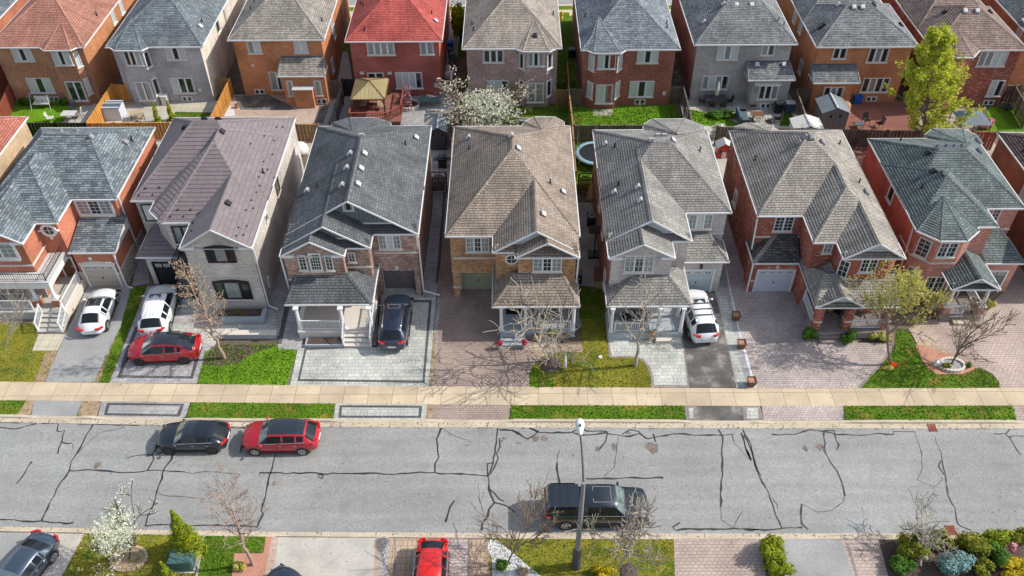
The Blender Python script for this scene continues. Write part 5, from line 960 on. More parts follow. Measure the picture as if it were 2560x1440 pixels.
h, x0, x1, y = back('brick_house', 'ash grey brick house with charcoal roof, closed parasol on its patio', 16.19, 25.4, 71.3, 'brick_ash', 'roof_ash', left='brick_rose', ybk=86)
h.rf(16.19, 25.4, 71.3, 80.4, EZ, (20.3, 76.5), (22.0, 77.2), 8.3); h.hip(16.7, 25.3, 76.2, 89)
h.W('d', 375, 515, 418, 328, y, 'bcb'); h.W('d', 690, 775, 387, 325, y, 'cd'); h.W('d', 265, 445, 630, 542, y, 'cbcd')
sx0 = WY('d', 605, 770, 69.9)[0]; sx1 = WY('d', 860, 770, 69.9)[0]; h.rect(sx0, sx1, 70.0, y+.02, 0, 2.95); e = G('d', 600, 572, 3.0); e2 = G('d', 930, 572, 3.0); h.shed(e[0], e2[0], e[1], y+.02, 3.0, 3.95, hl=.1, hr=.3); h.W('d', 665, 795, 700, 612, 70.0, 'ddc'); basement(h, 'd', 715, 765, 70.0)
mb = MB()
for k in range(14): mb.beam((e[0]+.75+k*.17, e[1]+.05, 2.72), (e[0]+.75+k*.17, e[1]-.12, 2.5), .1, .02)
mb.build('awning', h.e, 'offwhite'); h.vent('d', [(660, 463), (850, 462), (512, 38), (620, 38), (427, 32), (287, 162)]); h.vent('d', [(812, 150), (850, 185)], kind='pipe'); h.finish()

h, x0, x1, y = back('brick_house', 'copper orange brick house with charcoal roof and covered barbecue on its deck', 26.95, 36.0, 70.75, 'brick_copper', 'roof_ash', ybk=86)
h.rf(26.95, 36.05, 70.75, 79.3, EZ, (30.3, 74.9), (32.6, 74.9), 7.75); h.hip(26.97, 35.45, 75.6, 90)
h.W('d', 1195, 1285, 412, 345, y, 'dd'); h.W('d', 1440, 1575, 438, 345, y, 'dcd'); h.W('d', 1395, 1580, 650, 557, y, 'dcdd'); basement(h, 'd', 1465, 715, y)
e = G('d', 1065, 592, 3.0); e2 = G('d', 1392, 592, 3.0); h.rect(e[0]+.3, e2[0]-.35, 69.55, y+.02, 0, 2.95); h.shed(e[0], e2[0], e[1], y+.02, 3.0, 3.9, hl=.1, hr=.1); h.W('d', 1118, 1250, 723, 622, 69.55, 'dcd')
for (u, v), a in (((965, 230), 0), ((925, 155), 0), ((965, 515), 0)): yy, zz = WX('d', u, v, x0); h.win((x0, yy+.4), .8, zz, zz+1.2, 'b', d=(0, -1))
h.vent('d', [(1347, 55), (1408, 55), (1240, 40)]); h.vent('d', [(1110, 200), (1135, 180), (1680, 180), (1490, 38)], 'black'); h.finish()

h, x0, x1, y = back('brick_house', 'dark red brick house with brown roof behind the tall yellow green tree', 37.0, 45.4, 70.0, 'brick_redfleck', 'roof_cocoa', ybk=86)
h.rf(37.0, 45.4, 70.05, 78.6, EZ, (40.8, 74.3), (41.8, 74.3), 7.9); h.hip(37.02, 45, 74, 90); h.wall([(38.2, 70.4), (38.9, 69.1), (41.1, 70.4)], 0, 5.7); h.bayroof([(37.6, 71), (38.6, 68.75), (40.05, 68.72), (41.2, 70.1), (41.2, 71)], EZ, (39.5, 73, 7))
h.W('d', 2220, 2410, 465, 368, y, 'ccbb'); h.W('d', 2290, 2380, 678, 575, y, 'bd'); basement(h, 'd', 2300, 735, y); h.vent('d', [(2137, 82), (2223, 82)]); h.vent('d', [(1995, 90), (1970, 215), (2315, 90)], 'black'); h.finish()

X = G('d', 2360, 0); h, x0, x1, y = back('brick_house', 'orange brown brick house with dark roof in the upper right corner', 46.6, 55, 73, 'brick_copper', 'roof_ash', ybk=90)
h.hip(46.6, 55, 72.8, 90.2); yy, zz = WX('d', 2530, 240, x0); h.win((x0, yy+.5), .8, zz-.3, zz+1.2, 'b', d=(0, -1)); h.finish()
h, x0, x1, y = back('brick_house', 'orange brick house with pale grey roof in the upper left corner', -57, -48.4, 72, 'brick_orange', 'roof_slate', ybk=88)
h.hip(-57, -48.4, 72, 88); h.finish()
# ---------------------------------------------------------------- vehicles
def paint(name, c, coat=1, rough=.35, metal=.2): 
    if name in MATS: return name
    m, N, L, b = newmat(name); b.inputs['Base Color'].default_value = c4(c); b.inputs['Roughness'].default_value = rough; b.inputs['Metallic'].default_value = metal
    b.inputs['Coat Weight'].default_value = coat; b.inputs['Coat Roughness'].default_value = .04
    return name
paint('paint_white', (.72, .74, .76), metal=0); paint('paint_black', (.014, .022, .034), metal=.4); paint('paint_dark_skytint', (.022, .036, .07), metal=.5); paint('paint_red', (.42, .006, .02)); paint('paint_scarlet', (.75, .012, .008)); paint('paint_slate', (.06, .09, .13), metal=.5); paint('paint_silver', (.38, .45, .52), metal=.4)  # both dark bases lean blue: sky reflection put into the paint colour
plain('carglass', (.010, .014, .018), .08, spec=.4, noise=0); plain('carglasslight', (.10, .15, .16), .04, spec=.9, noise=.4, nscale=2, coat=1); plain('taillight', (.55, .01, .015), .2, noise=0, coat=1); plain('headlight', (.75, .8, .85), .1, noise=0, coat=1)
plain('rimsilver', (.55, .56, .58), .3, .8, noise=0); plain('rimblack', (.03, .03, .03), .35, noise=0); plain('chrome', (.7, .7, .72), .15, 1, noise=0); plain('glassroof', (.012, .017, .026), .05, spec=.8, noise=0, coat=1)
# station: (x share of length, sill z, belt z, half width, roof z, roof half width)
SUV = [(0, 0.38, 0.62, 0.521, 0.66, 0.359), (0.012, 0.28, 0.8, 0.677, 0.84, 0.499), (0.05, 0.22, 0.92, 0.827, 0.97, 0.664), (0.13, 0.22, 1.0, 0.925, 1.06, 0.78), (0.21, 0.22, 1.04, 0.93, 1.12, 0.78), (0.25, 0.22, 1.06, 0.93, 1.16, 0.78), (0.37, 0.22, 1.07, 0.93, 1.6, 0.62), (0.41, 0.22, 1.07, 0.93, 1.66, 0.62), (0.555, 0.22, 1.1, 0.93, 1.7, 0.63), (0.575, 0.22, 1.1, 0.93, 1.7, 0.63), (0.735, 0.22, 1.14, 0.93, 1.67, 0.6), (0.76, 0.22, 1.15, 0.93, 1.66, 0.595), (0.85, 0.24, 1.22, 0.92, 1.58, 0.56), (0.87, 0.25, 1.22, 0.92, 1.54, 0.55), (0.968, 0.28, 1.12, 0.824, 1.14, 0.661), (0.99, 0.34, 0.95, 0.76, 1.0, 0.544), (1, 0.42, 0.72, 0.675, 0.78, 0.428)]
HATCH = [(0, 0.34, 0.56, 0.504, 0.6, 0.335), (0.015, 0.24, 0.72, 0.665, 0.76, 0.487), (0.06, 0.2, 0.82, 0.82, 0.86, 0.658), (0.15, 0.2, 0.88, 0.89, 0.94, 0.74), (0.24, 0.2, 0.93, 0.895, 0.99, 0.74), (0.28, 0.2, 0.95, 0.895, 1.02, 0.74), (0.4, 0.2, 0.96, 0.895, 1.4, 0.58), (0.44, 0.2, 0.96, 0.895, 1.44, 0.58), (0.58, 0.2, 0.99, 0.895, 1.47, 0.58), (0.6, 0.2, 0.99, 0.895, 1.47, 0.58), (0.76, 0.2, 1.02, 0.895, 1.44, 0.57), (0.79, 0.2, 1.03, 0.895, 1.43, 0.57), (0.84, 0.22, 1.08, 0.89, 1.38, 0.56), (0.865, 0.23, 1.08, 0.88, 1.34, 0.56), (0.965, 0.26, 0.98, 0.79, 1.02, 0.609), (0.99, 0.32, 0.84, 0.724, 0.88, 0.509), (1, 0.4, 0.64, 0.639, 0.68, 0.394)]
COUPE = [(0, 0.34, 0.52, 0.462, 0.56, 0.319), (0.015, 0.24, 0.68, 0.63, 0.72, 0.462), (0.06, 0.2, 0.82, 0.801, 0.88, 0.583), (0.15, 0.2, 0.9, 0.89, 1.0, 0.66), (0.24, 0.2, 0.93, 0.9, 1.05, 0.68), (0.29, 0.2, 0.95, 0.9, 1.08, 0.68), (0.42, 0.2, 0.96, 0.9, 1.43, 0.55), (0.46, 0.2, 0.96, 0.9, 1.47, 0.55), (0.6, 0.2, 0.96, 0.9, 1.48, 0.55), (0.62, 0.2, 0.96, 0.91, 1.475, 0.55), (0.7, 0.2, 0.96, 0.92, 1.42, 0.54), (0.72, 0.2, 0.96, 0.92, 1.4, 0.54), (0.74, 0.2, 0.96, 0.92, 1.38, 0.54), (0.76, 0.22, 0.96, 0.92, 1.35, 0.53), (0.9, 0.24, 0.92, 0.885, 1.02, 0.595), (0.97, 0.3, 0.74, 0.747, 0.82, 0.476), (1, 0.38, 0.55, 0.586, 0.6, 0.36)]
LIFT = [(0, 0.32, 0.52, 0.504, 0.56, 0.335), (0.012, 0.22, 0.68, 0.677, 0.72, 0.499), (0.05, 0.2, 0.82, 0.845, 0.86, 0.682), (0.13, 0.2, 0.92, 0.95, 0.97, 0.8), (0.2, 0.2, 0.96, 0.96, 1.03, 0.8), (0.23, 0.2, 0.98, 0.96, 1.06, 0.8), (0.37, 0.2, 1.02, 0.96, 1.52, 0.62), (0.41, 0.2, 1.02, 0.96, 1.58, 0.62), (0.56, 0.2, 1.03, 0.96, 1.61, 0.62), (0.58, 0.2, 1.05, 0.96, 1.59, 0.61), (0.72, 0.2, 1.09, 0.96, 1.5, 0.58), (0.75, 0.2, 1.1, 0.96, 1.47, 0.57), (0.8, 0.22, 1.13, 0.955, 1.38, 0.55), (0.83, 0.23, 1.13, 0.95, 1.34, 0.54), (0.945, 0.26, 1.08, 0.866, 1.12, 0.62), (0.98, 0.32, 0.95, 0.782, 1.02, 0.556), (1, 0.42, 0.7, 0.657, 0.74, 0.411)]
SEDAN = [(0, 0.32, 0.5, 0.504, 0.54, 0.335), (0.015, 0.22, 0.66, 0.665, 0.7, 0.487), (0.06, 0.2, 0.76, 0.82, 0.8, 0.658), (0.15, 0.2, 0.84, 0.89, 0.9, 0.74), (0.26, 0.2, 0.9, 0.9, 0.96, 0.74), (0.3, 0.2, 0.91, 0.9, 0.98, 0.74), (0.42, 0.2, 0.92, 0.9, 1.36, 0.57), (0.46, 0.2, 0.92, 0.9, 1.41, 0.57), (0.59, 0.2, 0.93, 0.9, 1.43, 0.57), (0.605, 0.2, 0.93, 0.9, 1.43, 0.57), (0.7, 0.2, 0.94, 0.9, 1.4, 0.56), (0.72, 0.2, 0.94, 0.9, 1.38, 0.56), (0.735, 0.2, 0.94, 0.9, 1.37, 0.56), (0.75, 0.2, 0.95, 0.89, 1.34, 0.56), (0.875, 0.22, 0.96, 0.87, 1.03, 0.66), (0.975, 0.28, 0.92, 0.76, 0.99, 0.58), (1, 0.36, 0.66, 0.657, 0.72, 0.428)]
TRUCK = [(0, .5, .80, .80, .86, .62), (.01, .38, 1.05, .90, 1.12, .72), (.04, .34, 1.16, .96, 1.24, .80), (.12, .34, 1.20, .99, 1.30, .84), (.21, .34, 1.22, 1.0, 1.33, .84), (.235, .34, 1.24, 1.0, 1.36, .84), (.315, .34, 1.26, 1.0, 1.82, .70), (.345, .34, 1.26, 1.0, 1.90, .70), (.47, .34, 1.27, 1.0, 1.93, .70), (.485, .34, 1.27, 1.0, 1.93, .70), (.60, .34, 1.28, 1.0, 1.91, .70), (.61, .34, 1.28, 1.0, 1.90, .70), (.635, .34, 1.28, 1.0, 1.86, .70), (.645, .34, 1.28, 1.0, 1.84, .70), (.66, .34, 1.28, 1.0, 1.34, .84), (.985, .40, 1.28, 1.0, 1.34, .84), (1, .45, 1.2, .96, 1.26, .80)]
def car(label, cat, st, L, Wd, H, loc, rz, col, rim='rimsilver', roof=None, sunroof=None, rails=None, bars=0, group=None, windshield='carglasslight', cap=False, wr=.34, ribs=0, rearg='carglass', head='headlight'):
    e = empty(cat.replace(' ', '_') if cat != 'car' else 'parked_car', (0, 0, 0), label, cat, group)
    wmax = max(s[3] for s in st); zmax = max(s[4] for s in st); n = len(st); rows = []
    bulge = lambda x: .15*(1-x/.45) if x < .45 else (-.13*((x-.8)/.2) if x > .8 else 0)
    for x, zb, zt, hw, zr, rw in st:
        X = (L/2-x*L)*(1-.24/L); k = Wd/2/wmax; hz = H/zmax; hw *= k; rw *= k; zt *= hz; zr *= hz; zm = zb+(zt-zb)*.5
        half = [(hw*.88, zb), (hw*.985, zb+.10), (hw, zm), (hw*.99, zt-.10), (hw*.955, zt), (rw+.06, zr-.11), (rw-.03, zr-.03), (rw*.55, zr+.01), (0, zr+.03)]
        hm = Wd/2; bx = lambda y: X+bulge(x)*(1-(y/hm)**2)
        rows.append([(bx(y), -y, z) for y, z in half]+[(bx(y), y, z) for y, z in half[-2::-1]])
    m = len(rows[0]); B = MB(); gl = {'windshield': MB(), 'rear_window': MB(), 'side_window': MB(), 'side_window2': MB(), 'roof_panel': MB()}
    idx = {}
    def add(mb, quad, mat=0, smooth=True, off=0):
        if off:
            nn = (Vector(quad[1])-Vector(quad[0])).cross(Vector(quad[2])-Vector(quad[0])); nn = nn.normalized() if nn.length > 1e-9 else Vector((0, 0, 1)); quad = [Vector(q)+nn*off for q in quad]
        mb.face(quad, mat, smooth)
    B.grid(rows, 0, True)
    # openings: pull the glass faces out of the shell so that each pane is its own mesh
    keep = []; nf = 0
    for i in range(n-1):
        for j in range(m-1):
            jj = min(j, m-2-j); q = [rows[i][j], rows[i][j+1], rows[i+1][j+1], rows[i+1][j]]; q = q[::-1]; tgt = None
            if i == 5 and jj >= 5: tgt = 'windshield'
            elif i == 13 and jj >= 5: tgt = 'rear_window'
            elif jj == 4 and i in (5, 6, 7, 9, 11) and not (cap and i > 9): tgt = 'side_window' if j < m//2 else 'side_window2'
            elif jj == 4 and i == 5: tgt = None
            elif roof and jj >= 6 and roof[0] <= i < roof[1]: tgt = 'roof_panel'
            if tgt: add(gl[tgt], q, 0, True); keep.append(False)
            else: keep.append(True)
            nf += 1
    B.f = [f[::-1] for f, k in zip(B.f, keep) if k]; B.m = [x for x, k in zip(B.m, keep) if k]; B.sm = [x for x, k in zip(B.sm, keep) if k]
    B.face(rows[0], 0); B.face(rows[-1][::-1], 0)
    ub = [(r[0][0], r[0][1], r[0][2]) for r in rows]; 
    for i in range(n-1): B.face([rows[i][0], rows[i+1][0], rows[i+1][-1], rows[i][-1]], 'black')
    for k, mb in gl.items():
        if mb.f: mb.build(k.rstrip('2'), e, {'windshield': windshield, 'rear_window': rearg, 'roof_panel': 'glassroof'}.get(k, 'carglass'))
    # trim round the side glass, door seams, handles, bumpers
    k = Wd/2/wmax; hz = H/zmax; late = []
    zt = lambda i: st[i][2]*hz
    for s in (-1, 1):
        a = (L/2-st[5][0]*L, s*(st[5][3]*k*.96), zt(5)); b = (L/2-st[12][0]*L, s*(st[12][3]*k*.96), zt(12)); q = MB(); q.beam(a, b, .03, .035); late.append(('window_trim', q, 'chrome'))
        for xs in (st[8][0]+.01, st[5][0]+.02, st[11][0]-.0): X = L/2-xs*L; B.box(X-.008, X+.008, s*Wd/2*.99-.012, s*Wd/2*.99+.012, .36, zt(8)-.05, 'black')
        for xs in (st[8][0]-.025, st[11][0]-.03): X = L/2-xs*L; q = MB(); q.box(X-.09, X+.09, s*Wd/2-.02, s*Wd/2+.035, zt(8)-.17, zt(8)-.13); late.append(('door_handle', q, 'chrome'))
        B.box(-L*.28, L*.26, s*Wd/2-.06, s*Wd/2+.012, .24, .32, 'black')
    body = B.build('body', e, col)
    for nm, q, mt in late: q.build(nm, e, mt)
    for nm, i0, mat in (('headlight', 1, head),):
        for s in (0, 1):
            mb = MB()
            for i in ((i0, i0+1) if nm == 'headlight' else (i0+1, i0+2)):
                for j in ((2, 3, 4) if nm == 'headlight' else (2, 3)):
                    j0 = j if s == 0 else m-2-j; f0 = .55 if j == 2 else 0
                    a, b, c, d = (Vector(rows[i][j0]), Vector(rows[i][j0+1]), Vector(rows[i+1][j0+1]), Vector(rows[i+1][j0]))
                    if j == 2:
                        if s == 0: a = a.lerp(b, .5); d = d.lerp(c, .5)
                        else: b = b.lerp(a, .5); c = c.lerp(d, .5)
                    add(mb, [d, c, b, a], 0, True, .014)
            mb.build(nm, e, mat)
    for s_ in (-1, 1):
        mb = MB(); zl = st[14][2]*hz-.13; mb.beam((-L/2+.03, s_*st[15][3]*k*.55, zl), (-L/2+.05, s_*st[15][3]*k*.86, zl+.01), .10, .15); mb.beam((-L/2+.05, s_*st[15][3]*k*.84, zl+.01), (-L/2+.26, s_*st[14][3]*k*1.02, zl+.03), .10, .13); mb.build('taillight', e, 'taillight')
    mb = MB(); mb.box(-L/2-.02, -L/2+.03, -.26, .26, .62*hz, .74*hz, 'white'); mb.build('number_plate', e, 'white')
    mb = MB(); mb.box(L/2-.06, L/2+.015, -.5*k*2, .5*k*2, .36, .52, 'black'); mb.build('grille', e, 'black')
    for s in (-1, 1):
        mb = MB(); X = L/2-(st[5][0]+.045)*L; mb.blob((X, s*(Wd/2+.12), zt(5)+.07), (.09, .13, .08), 8, 0); mb.beam((X, s*(Wd/2-.06), zt(5)+.03), (X, s*(Wd/2+.06), zt(5)+.06), .06, .05); mb.build('mirror', e, col)
    for xw in (.185, .795):
        for s in (-1, 1):
            X = L/2-xw*L; A = MB(); y = s*(Wd/2-.005); A.tube([(X, y-s*.24, wr), (X, y+s*.006, wr)], wr*1.17, 22, 'black'); A.build('wheel_arch', e, 'black')
            w_ = MB(); w_.tube([(X, y-s*.2, wr), (X, y-s*.02, wr), (X, y+s*.018, wr)], [wr, wr, wr*.93], 22, 0); wo = w_.build('wheel', e, 'tire')
            r_ = MB(); r_.tube([(X, y+s*.01, wr), (X, y+s*.024, wr)], wr*.66, 20, 'rimblack')
            for q in range(5):
                t = q*1.2566+.3; c_, s_ = math.cos(t), math.sin(t); r_.beam((X+c_*.04, y+s*.03, wr+s_*.04), (X+c_*wr*.62, y+s*.03, wr+s_*wr*.62), .07, .03, rim, (0, 1, 0))
            for q in range(20):
                t = q*.31416; t2 = t+.31416; r_.beam((X+math.cos(t)*wr*.63, y+s*.028, wr+math.sin(t)*wr*.63), (X+math.cos(t2)*wr*.63, y+s*.028, wr+math.sin(t2)*wr*.63), .04, .03, rim, (0, 1, 0))
            r_.build('rim', wo, rim)
    zr = H
    if sunroof:
        a, b, hw = sunroof; mb = MB(); z = H+.012; x1, x0 = L/2-a*L, L/2-b*L
        mb.face([(x0, -hw, z-.02), (x1, -hw, z-.02), (x1, hw, z-.02), (x0, hw, z-.02)], 0)
        for p, q in (((x0, -hw), (x1, -hw)), ((x1, -hw), (x1, hw)), ((x1, hw), (x0, hw)), ((x0, hw), (x0, -hw))): mb.beam((*p, z-.02), (*q, z-.02), .03, .03, 'grey')
        mb.build('sunroof', e, 'glassroof')
    if rails and rails != 'none':
        for s in (-1, 1): mb = MB(); y = s*(st[8][5]*k-.03); mb.tube([(L/2-.40*L, y, H-.07), (L/2-.43*L, y, H+.02), (L/2-.80*L, y, H+.01), (L/2-.83*L, y, H-.1)], .022, 6); mb.build('roof_rail', e, rails)
    for q in range(bars): mb = MB(); X = L/2-(.50+.115*q)*L; y = st[8][5]*k; mb.beam((X, -y, H+.05), (X, y, H+.05), .06, .04); mb.build('roof_bar', e, 'black')
    if ribs:
        mb = MB()
        for q in range(ribs): y = (q-(ribs-1)/2)*.24; mb.beam((L/2-.45*L, y, H+.008), (L/2-.84*L, y, H-.012), .02, .02)
        mb.build('roof_ribs', body, col)
    if cap:   # hard bed cover: a ribbed box behind the cab
        x0, x1 = L/2-.99*L, L/2-.668*L; hw = Wd/2*.93; mb = MB(); zc = 1.86; z0 = 1.28*hz
        lo = [(x0, -hw, z0), (x1, -hw, z0), (x1, hw, z0), (x0, hw, z0)]; hi = [(x0+.12, -hw+.2, zc), (x1-.03, -hw+.2, zc), (x1-.03, hw-.2, zc), (x0+.12, hw-.2, zc)]
        for a in range(4): b = (a+1) % 4; mb.face([lo[a], lo[b], hi[b], hi[a]], 0)
        mb.face(hi, 0)
        for t in (.12, .38, .64): X = x0+.12+(x1-x0-.15)*t; mb.box(X-.02, X+.02, -hw+.25, hw-.25, zc-.01, zc+.02, 0); mb.box(X+.06, X+.08, -hw+.25, hw-.25, zc-.01, zc+.015, 0)
        cp = mb.build('bed_cap', e, col)
        for s in (-1, 1): g = MB(); g.beam((x0+.3, s*(hw-.075), 1.6), (x1-.2, s*(hw-.075), 1.6), .02, .34, 0); g.build('cap_window', cp, 'carglass')
    e.location = (loc[0], loc[1], loc[2] if len(loc) > 2 else 0); e.rotation_euler = (0, 0, rz); return e
def put(r, u, v, z=0): return (*G(r, u, v, z), )
def mid(r, a, b, z): p = G(r, *a, z); q = G(r, *b, z); return (p[0]+q[0])/2, (p[1]+q[1])/2
def carline(a, b, z, dx=0, dy=0):
    p = G('o', *a, z); q = G('o', *b, z); return ((p[0]+q[0])/2+dx, (p[1]+q[1])/2+dy), math.atan2(p[1]-q[1], p[0]-q[0])
G1 = 'cars parked along the far kerb'; G2 = 'cars parked on driveways'
x0 = G('o', 402, 1085, .3)[0]; x1 = G('o', 577, 1085, .3)[0]
car('black small hatchback parked at the far kerb, left of the red one', 'car', HATCH, 4.27, 1.79, 1.46, ((x0+x1)/2, 33.0-.62, -.12), math.pi, 'paint_black', rim='rimblack', roof=(6, 8), group=G1)
x0 = G('o', 612, 1090, .3)[0]; x1 = G('o', 801, 1090, .3)[0]
car('red crossover with black glass roof parked at the far kerb', 'car', SUV, 4.65, 1.88, 1.66, ((x0+x1)/2, 32.93-.62, -.12), math.pi, 'paint_red', roof=(6, 12), group=G1)
x0 = G('o', 1366, 1325, .5)[0]; x1 = G('o', 1622, 1325, .5)[0]
car('black pickup truck with hard bed cover parked beside the street lamp', 'pickup truck', TRUCK, 5.8, 2.02, 1.95, ((x0+x1)/2, 27.25, -.12), 0, 'paint_black', rim='rimsilver', sunroof=(.37, .54, .5), cap=True, wr=.41)
car('white rounded coupe with black glass roof below the arched beige garage', 'car', COUPE, 4.28, 1.81, 1.49, *carline((264, 728), (226, 826), .6), 'paint_white', roof=(6, 9), rim='rimsilver', group=G2)
car('white suv with ribbed roof and sunroof left of the budding tree', 'car', SUV, 4.85, 1.95, 1.72, *carline((412, 716), (380, 834), .7), 'paint_white', sunroof=(.40, .48, .38), ribs=5, group=G2)
p = mid('o', (314, 905), (490, 900), .4); car('red liftback with black roof parked across the driveway mouth', 'car', LIFT, 4.75, 1.93, 1.62, (p[0]+.05, p[1]+.95), math.pi+R(2), 'paint_red', rim='rimblack', roof=(6, 13), rearg='glassroof', group=G2)
p = mid('o', (990, 735), (986, 860), .8); car('black suv on pale pavers under the taupe garage door', 'car', SUV, 4.95, 1.95, 1.78, (p[0], p[1]-.15), R(90), 'paint_dark_skytint', sunroof=(.40, .47, .40), rails='chrome', ribs=4, group=G2)
p = mid('o', (1738, 722), (1755, 845), .8); car('white suv with black roof bars beside the blue garage door', 'car', SUV, 4.8, 1.91, 1.76, (p[0], p[1]-.1), R(94), 'paint_white', sunroof=(.40, .48, .38), bars=3, rails='chrome', group=G2)
car('slate blue sedan parked nose down on the bottom left driveway', 'car', SEDAN, 4.7, 1.82, 1.44, (G('o', 62, 1400, .7)[0], G('o', 62, 1400, .7)[1]-.7), R(-90-17), 'paint_slate', group=G2)
p = G('o', 1076, 1420, .9); car('bright red car parked nose down beside the white pebble bed', 'car', LIFT, 4.4, 1.8, 1.55, (p[0], p[1]-.45), R(-90-1), 'paint_scarlet', group=G2)
p = G('o', 676, 1425, 1.4); car('dark blue car whose roof just shows at the bottom edge', 'car', SUV, 4.6, 1.85, 1.66, (p[0]-.1, p[1]-1.6), R(90-30), 'paint_dark_skytint', ribs=4, group=G2)
p = G('o', 2085, 1436, 1.0); car('pale silver car whose bonnet just shows at the bottom edge', 'car', SEDAN, 4.6, 1.82, 1.44, (p[0], p[1]-2.2), R(90), 'paint_silver', group=G2)
p = G('o', 2292, 12, .5); car('dark grey car parked on the far street, upper right', 'car', HATCH, 4.3, 1.8, 1.5, (p[0], p[1]+.6, -.1), math.pi, 'paint_dark_skytint')
# ---------------------------------------------------------------- trees, shrubs and grass
def leafmat(name, c1, c2, tr=.0, c3=None, c3t=.6):
    if name in MATS: return name
    m, N, L, b = newmat(name); tc = N.new('ShaderNodeTexCoord'); n = N.new('ShaderNodeTexNoise'); n.inputs['Scale'].default_value = 3.5; n.inputs['Detail'].default_value = 5
    mr = N.new('ShaderNodeMapRange'); mr.inputs[1].default_value = .35; mr.inputs[2].default_value = .65
    mx = N.new('ShaderNodeMix'); mx.data_type = 'RGBA'; mx.inputs[6].default_value = c4(c1); mx.inputs[7].default_value = c4(c2)
    L.new(tc.outputs['Object'], n.inputs[0]); L.new(n.outputs[0], mr.inputs[0]); L.new(mr.outputs[0], mx.inputs[0])
    if c3:
        n2 = N.new('ShaderNodeTexNoise'); n2.inputs['Scale'].default_value = .9; n2.inputs['Detail'].default_value = 6; m2 = N.new('ShaderNodeMapRange'); m2.inputs[1].default_value = c3t-.08; m2.inputs[2].default_value = c3t+.08
        x = N.new('ShaderNodeMix'); x.data_type = 'RGBA'; x.inputs[7].default_value = c4(c3); L.new(tc.outputs['Object'], n2.inputs[0]); L.new(n2.outputs[0], m2.inputs[0]); L.new(m2.outputs[0], x.inputs[0]); L.new(mx.outputs[2], x.inputs[6]); mx = x
    L.new(mx.outputs[2], b.inputs['Base Color'])
    b.inputs['Roughness'].default_value = .7; b.inputs['Specular IOR Level'].default_value = .2
    if tr:
        t = N.new('ShaderNodeBsdfTranslucent'); L.new(mx.outputs[2], t.inputs[0]); ms = N.new('ShaderNodeMixShader'); ms.inputs[0].default_value = tr
        L.new(b.outputs[0], ms.inputs[1]); L.new(t.outputs[0], ms.inputs[2]); L.new(ms.outputs[0], N['Material Output'].inputs[0])
    return name
leafmat('leaf_lime', (.34, .42, .025), (.66, .68, .10), .5); leafmat('leaf_bud', (.42, .42, .08), (.66, .62, .20), .4); leafmat('leaf_rust', (.38, .28, .18), (.55, .44, .30), .25); leafmat('blossom', (.55, .60, .42), (.85, .86, .78), .3); leafmat('leaf_cedar', (.10, .15, .008), (.30, .34, .012), .1); leafmat('leaf_green', (.03, .09, .01), (.10, .22, .02), .15)
leafmat('leaf_yew', (.09, .12, .01), (.24, .24, .02), .1); leafmat('leaf_blue', (.10, .20, .19), (.22, .36, .35), .1); leafmat('leaf_gold', (.34, .28, .01), (.60, .46, .02), .2); leafmat('leaf_pink', (.5, .16, .2), (.75, .4, .42), .2); leafmat('flower_red', (.5, .02, .05), (.65, .06, .12), .1); leafmat('flower_orange', (.8, .06, .01), (.85, .12, .02)); leafmat('dry_plant', (.35, .2, .08), (.5, .33, .16))
leafmat('grass_green', (.065, .13, .012), (.15, .245, .02), 0, (.26, .24, .06), .58); leafmat('grass_yellow', (.13, .15, .010), (.28, .26, .04), 0, (.36, .27, .10), .56); leafmat('grass_bright', (.085, .18, .012), (.18, .31, .03), 0, (.28, .30, .06), .64)
def rvec(rn): 
    v = Vector((rn.gauss(0, 1), rn.gauss(0, 1), rn.gauss(0, 1))); return v.normalized()
def grow(mbs, tips, p, d, L, r, lev, maxl, rn, up=.15, kids=(2, 4), ang=.75, shrink=.66, segs=4, wob=.16, mat=0, tw=.012):
    pts = [p.copy()]; rad = [r]; dirs = [d.copy()]
    for i in range(segs):
        d = (d+rvec(rn)*wob+Vector((0, 0, up*.35))).normalized(); p = p+d*(L/segs); pts.append(p.copy()); rad.append(max(r*(1-.55*(i+1)/segs), tw)); dirs.append(d.copy())
    mbs[0 if lev == 0 else 1].tube(pts, rad, 7 if lev == 0 else (5 if lev == 1 else 3), mat, lev < 2)
    if lev >= maxl: tips.append((p, d)); tips.append((pts[len(pts)//2], d)); return
    n = rn.randint(*kids)+(1 if lev == 0 else 0)
    for k in range(n):
        t = rn.uniform(.35, 1) if lev else rn.uniform(.55, 1)
        if k == 0: t = 1
        i = min(int(t*segs), segs); q = pts[i]; dd = dirs[i]; ax = rvec(rn); ax = (ax-dd*ax.dot(dd)).normalized()
        a = ang*rn.uniform(.55, 1.2)*(.45 if k == 0 else 1); nd = (dd*math.cos(a)+ax*math.sin(a)+Vector((0, 0, up))).normalized()
        grow(mbs, tips, q, nd, L*shrink*rn.uniform(.75, 1.2), max(rad[i]*.68, tw), lev+1, maxl, rn, up, kids, ang, shrink, segs, wob, mat, tw)
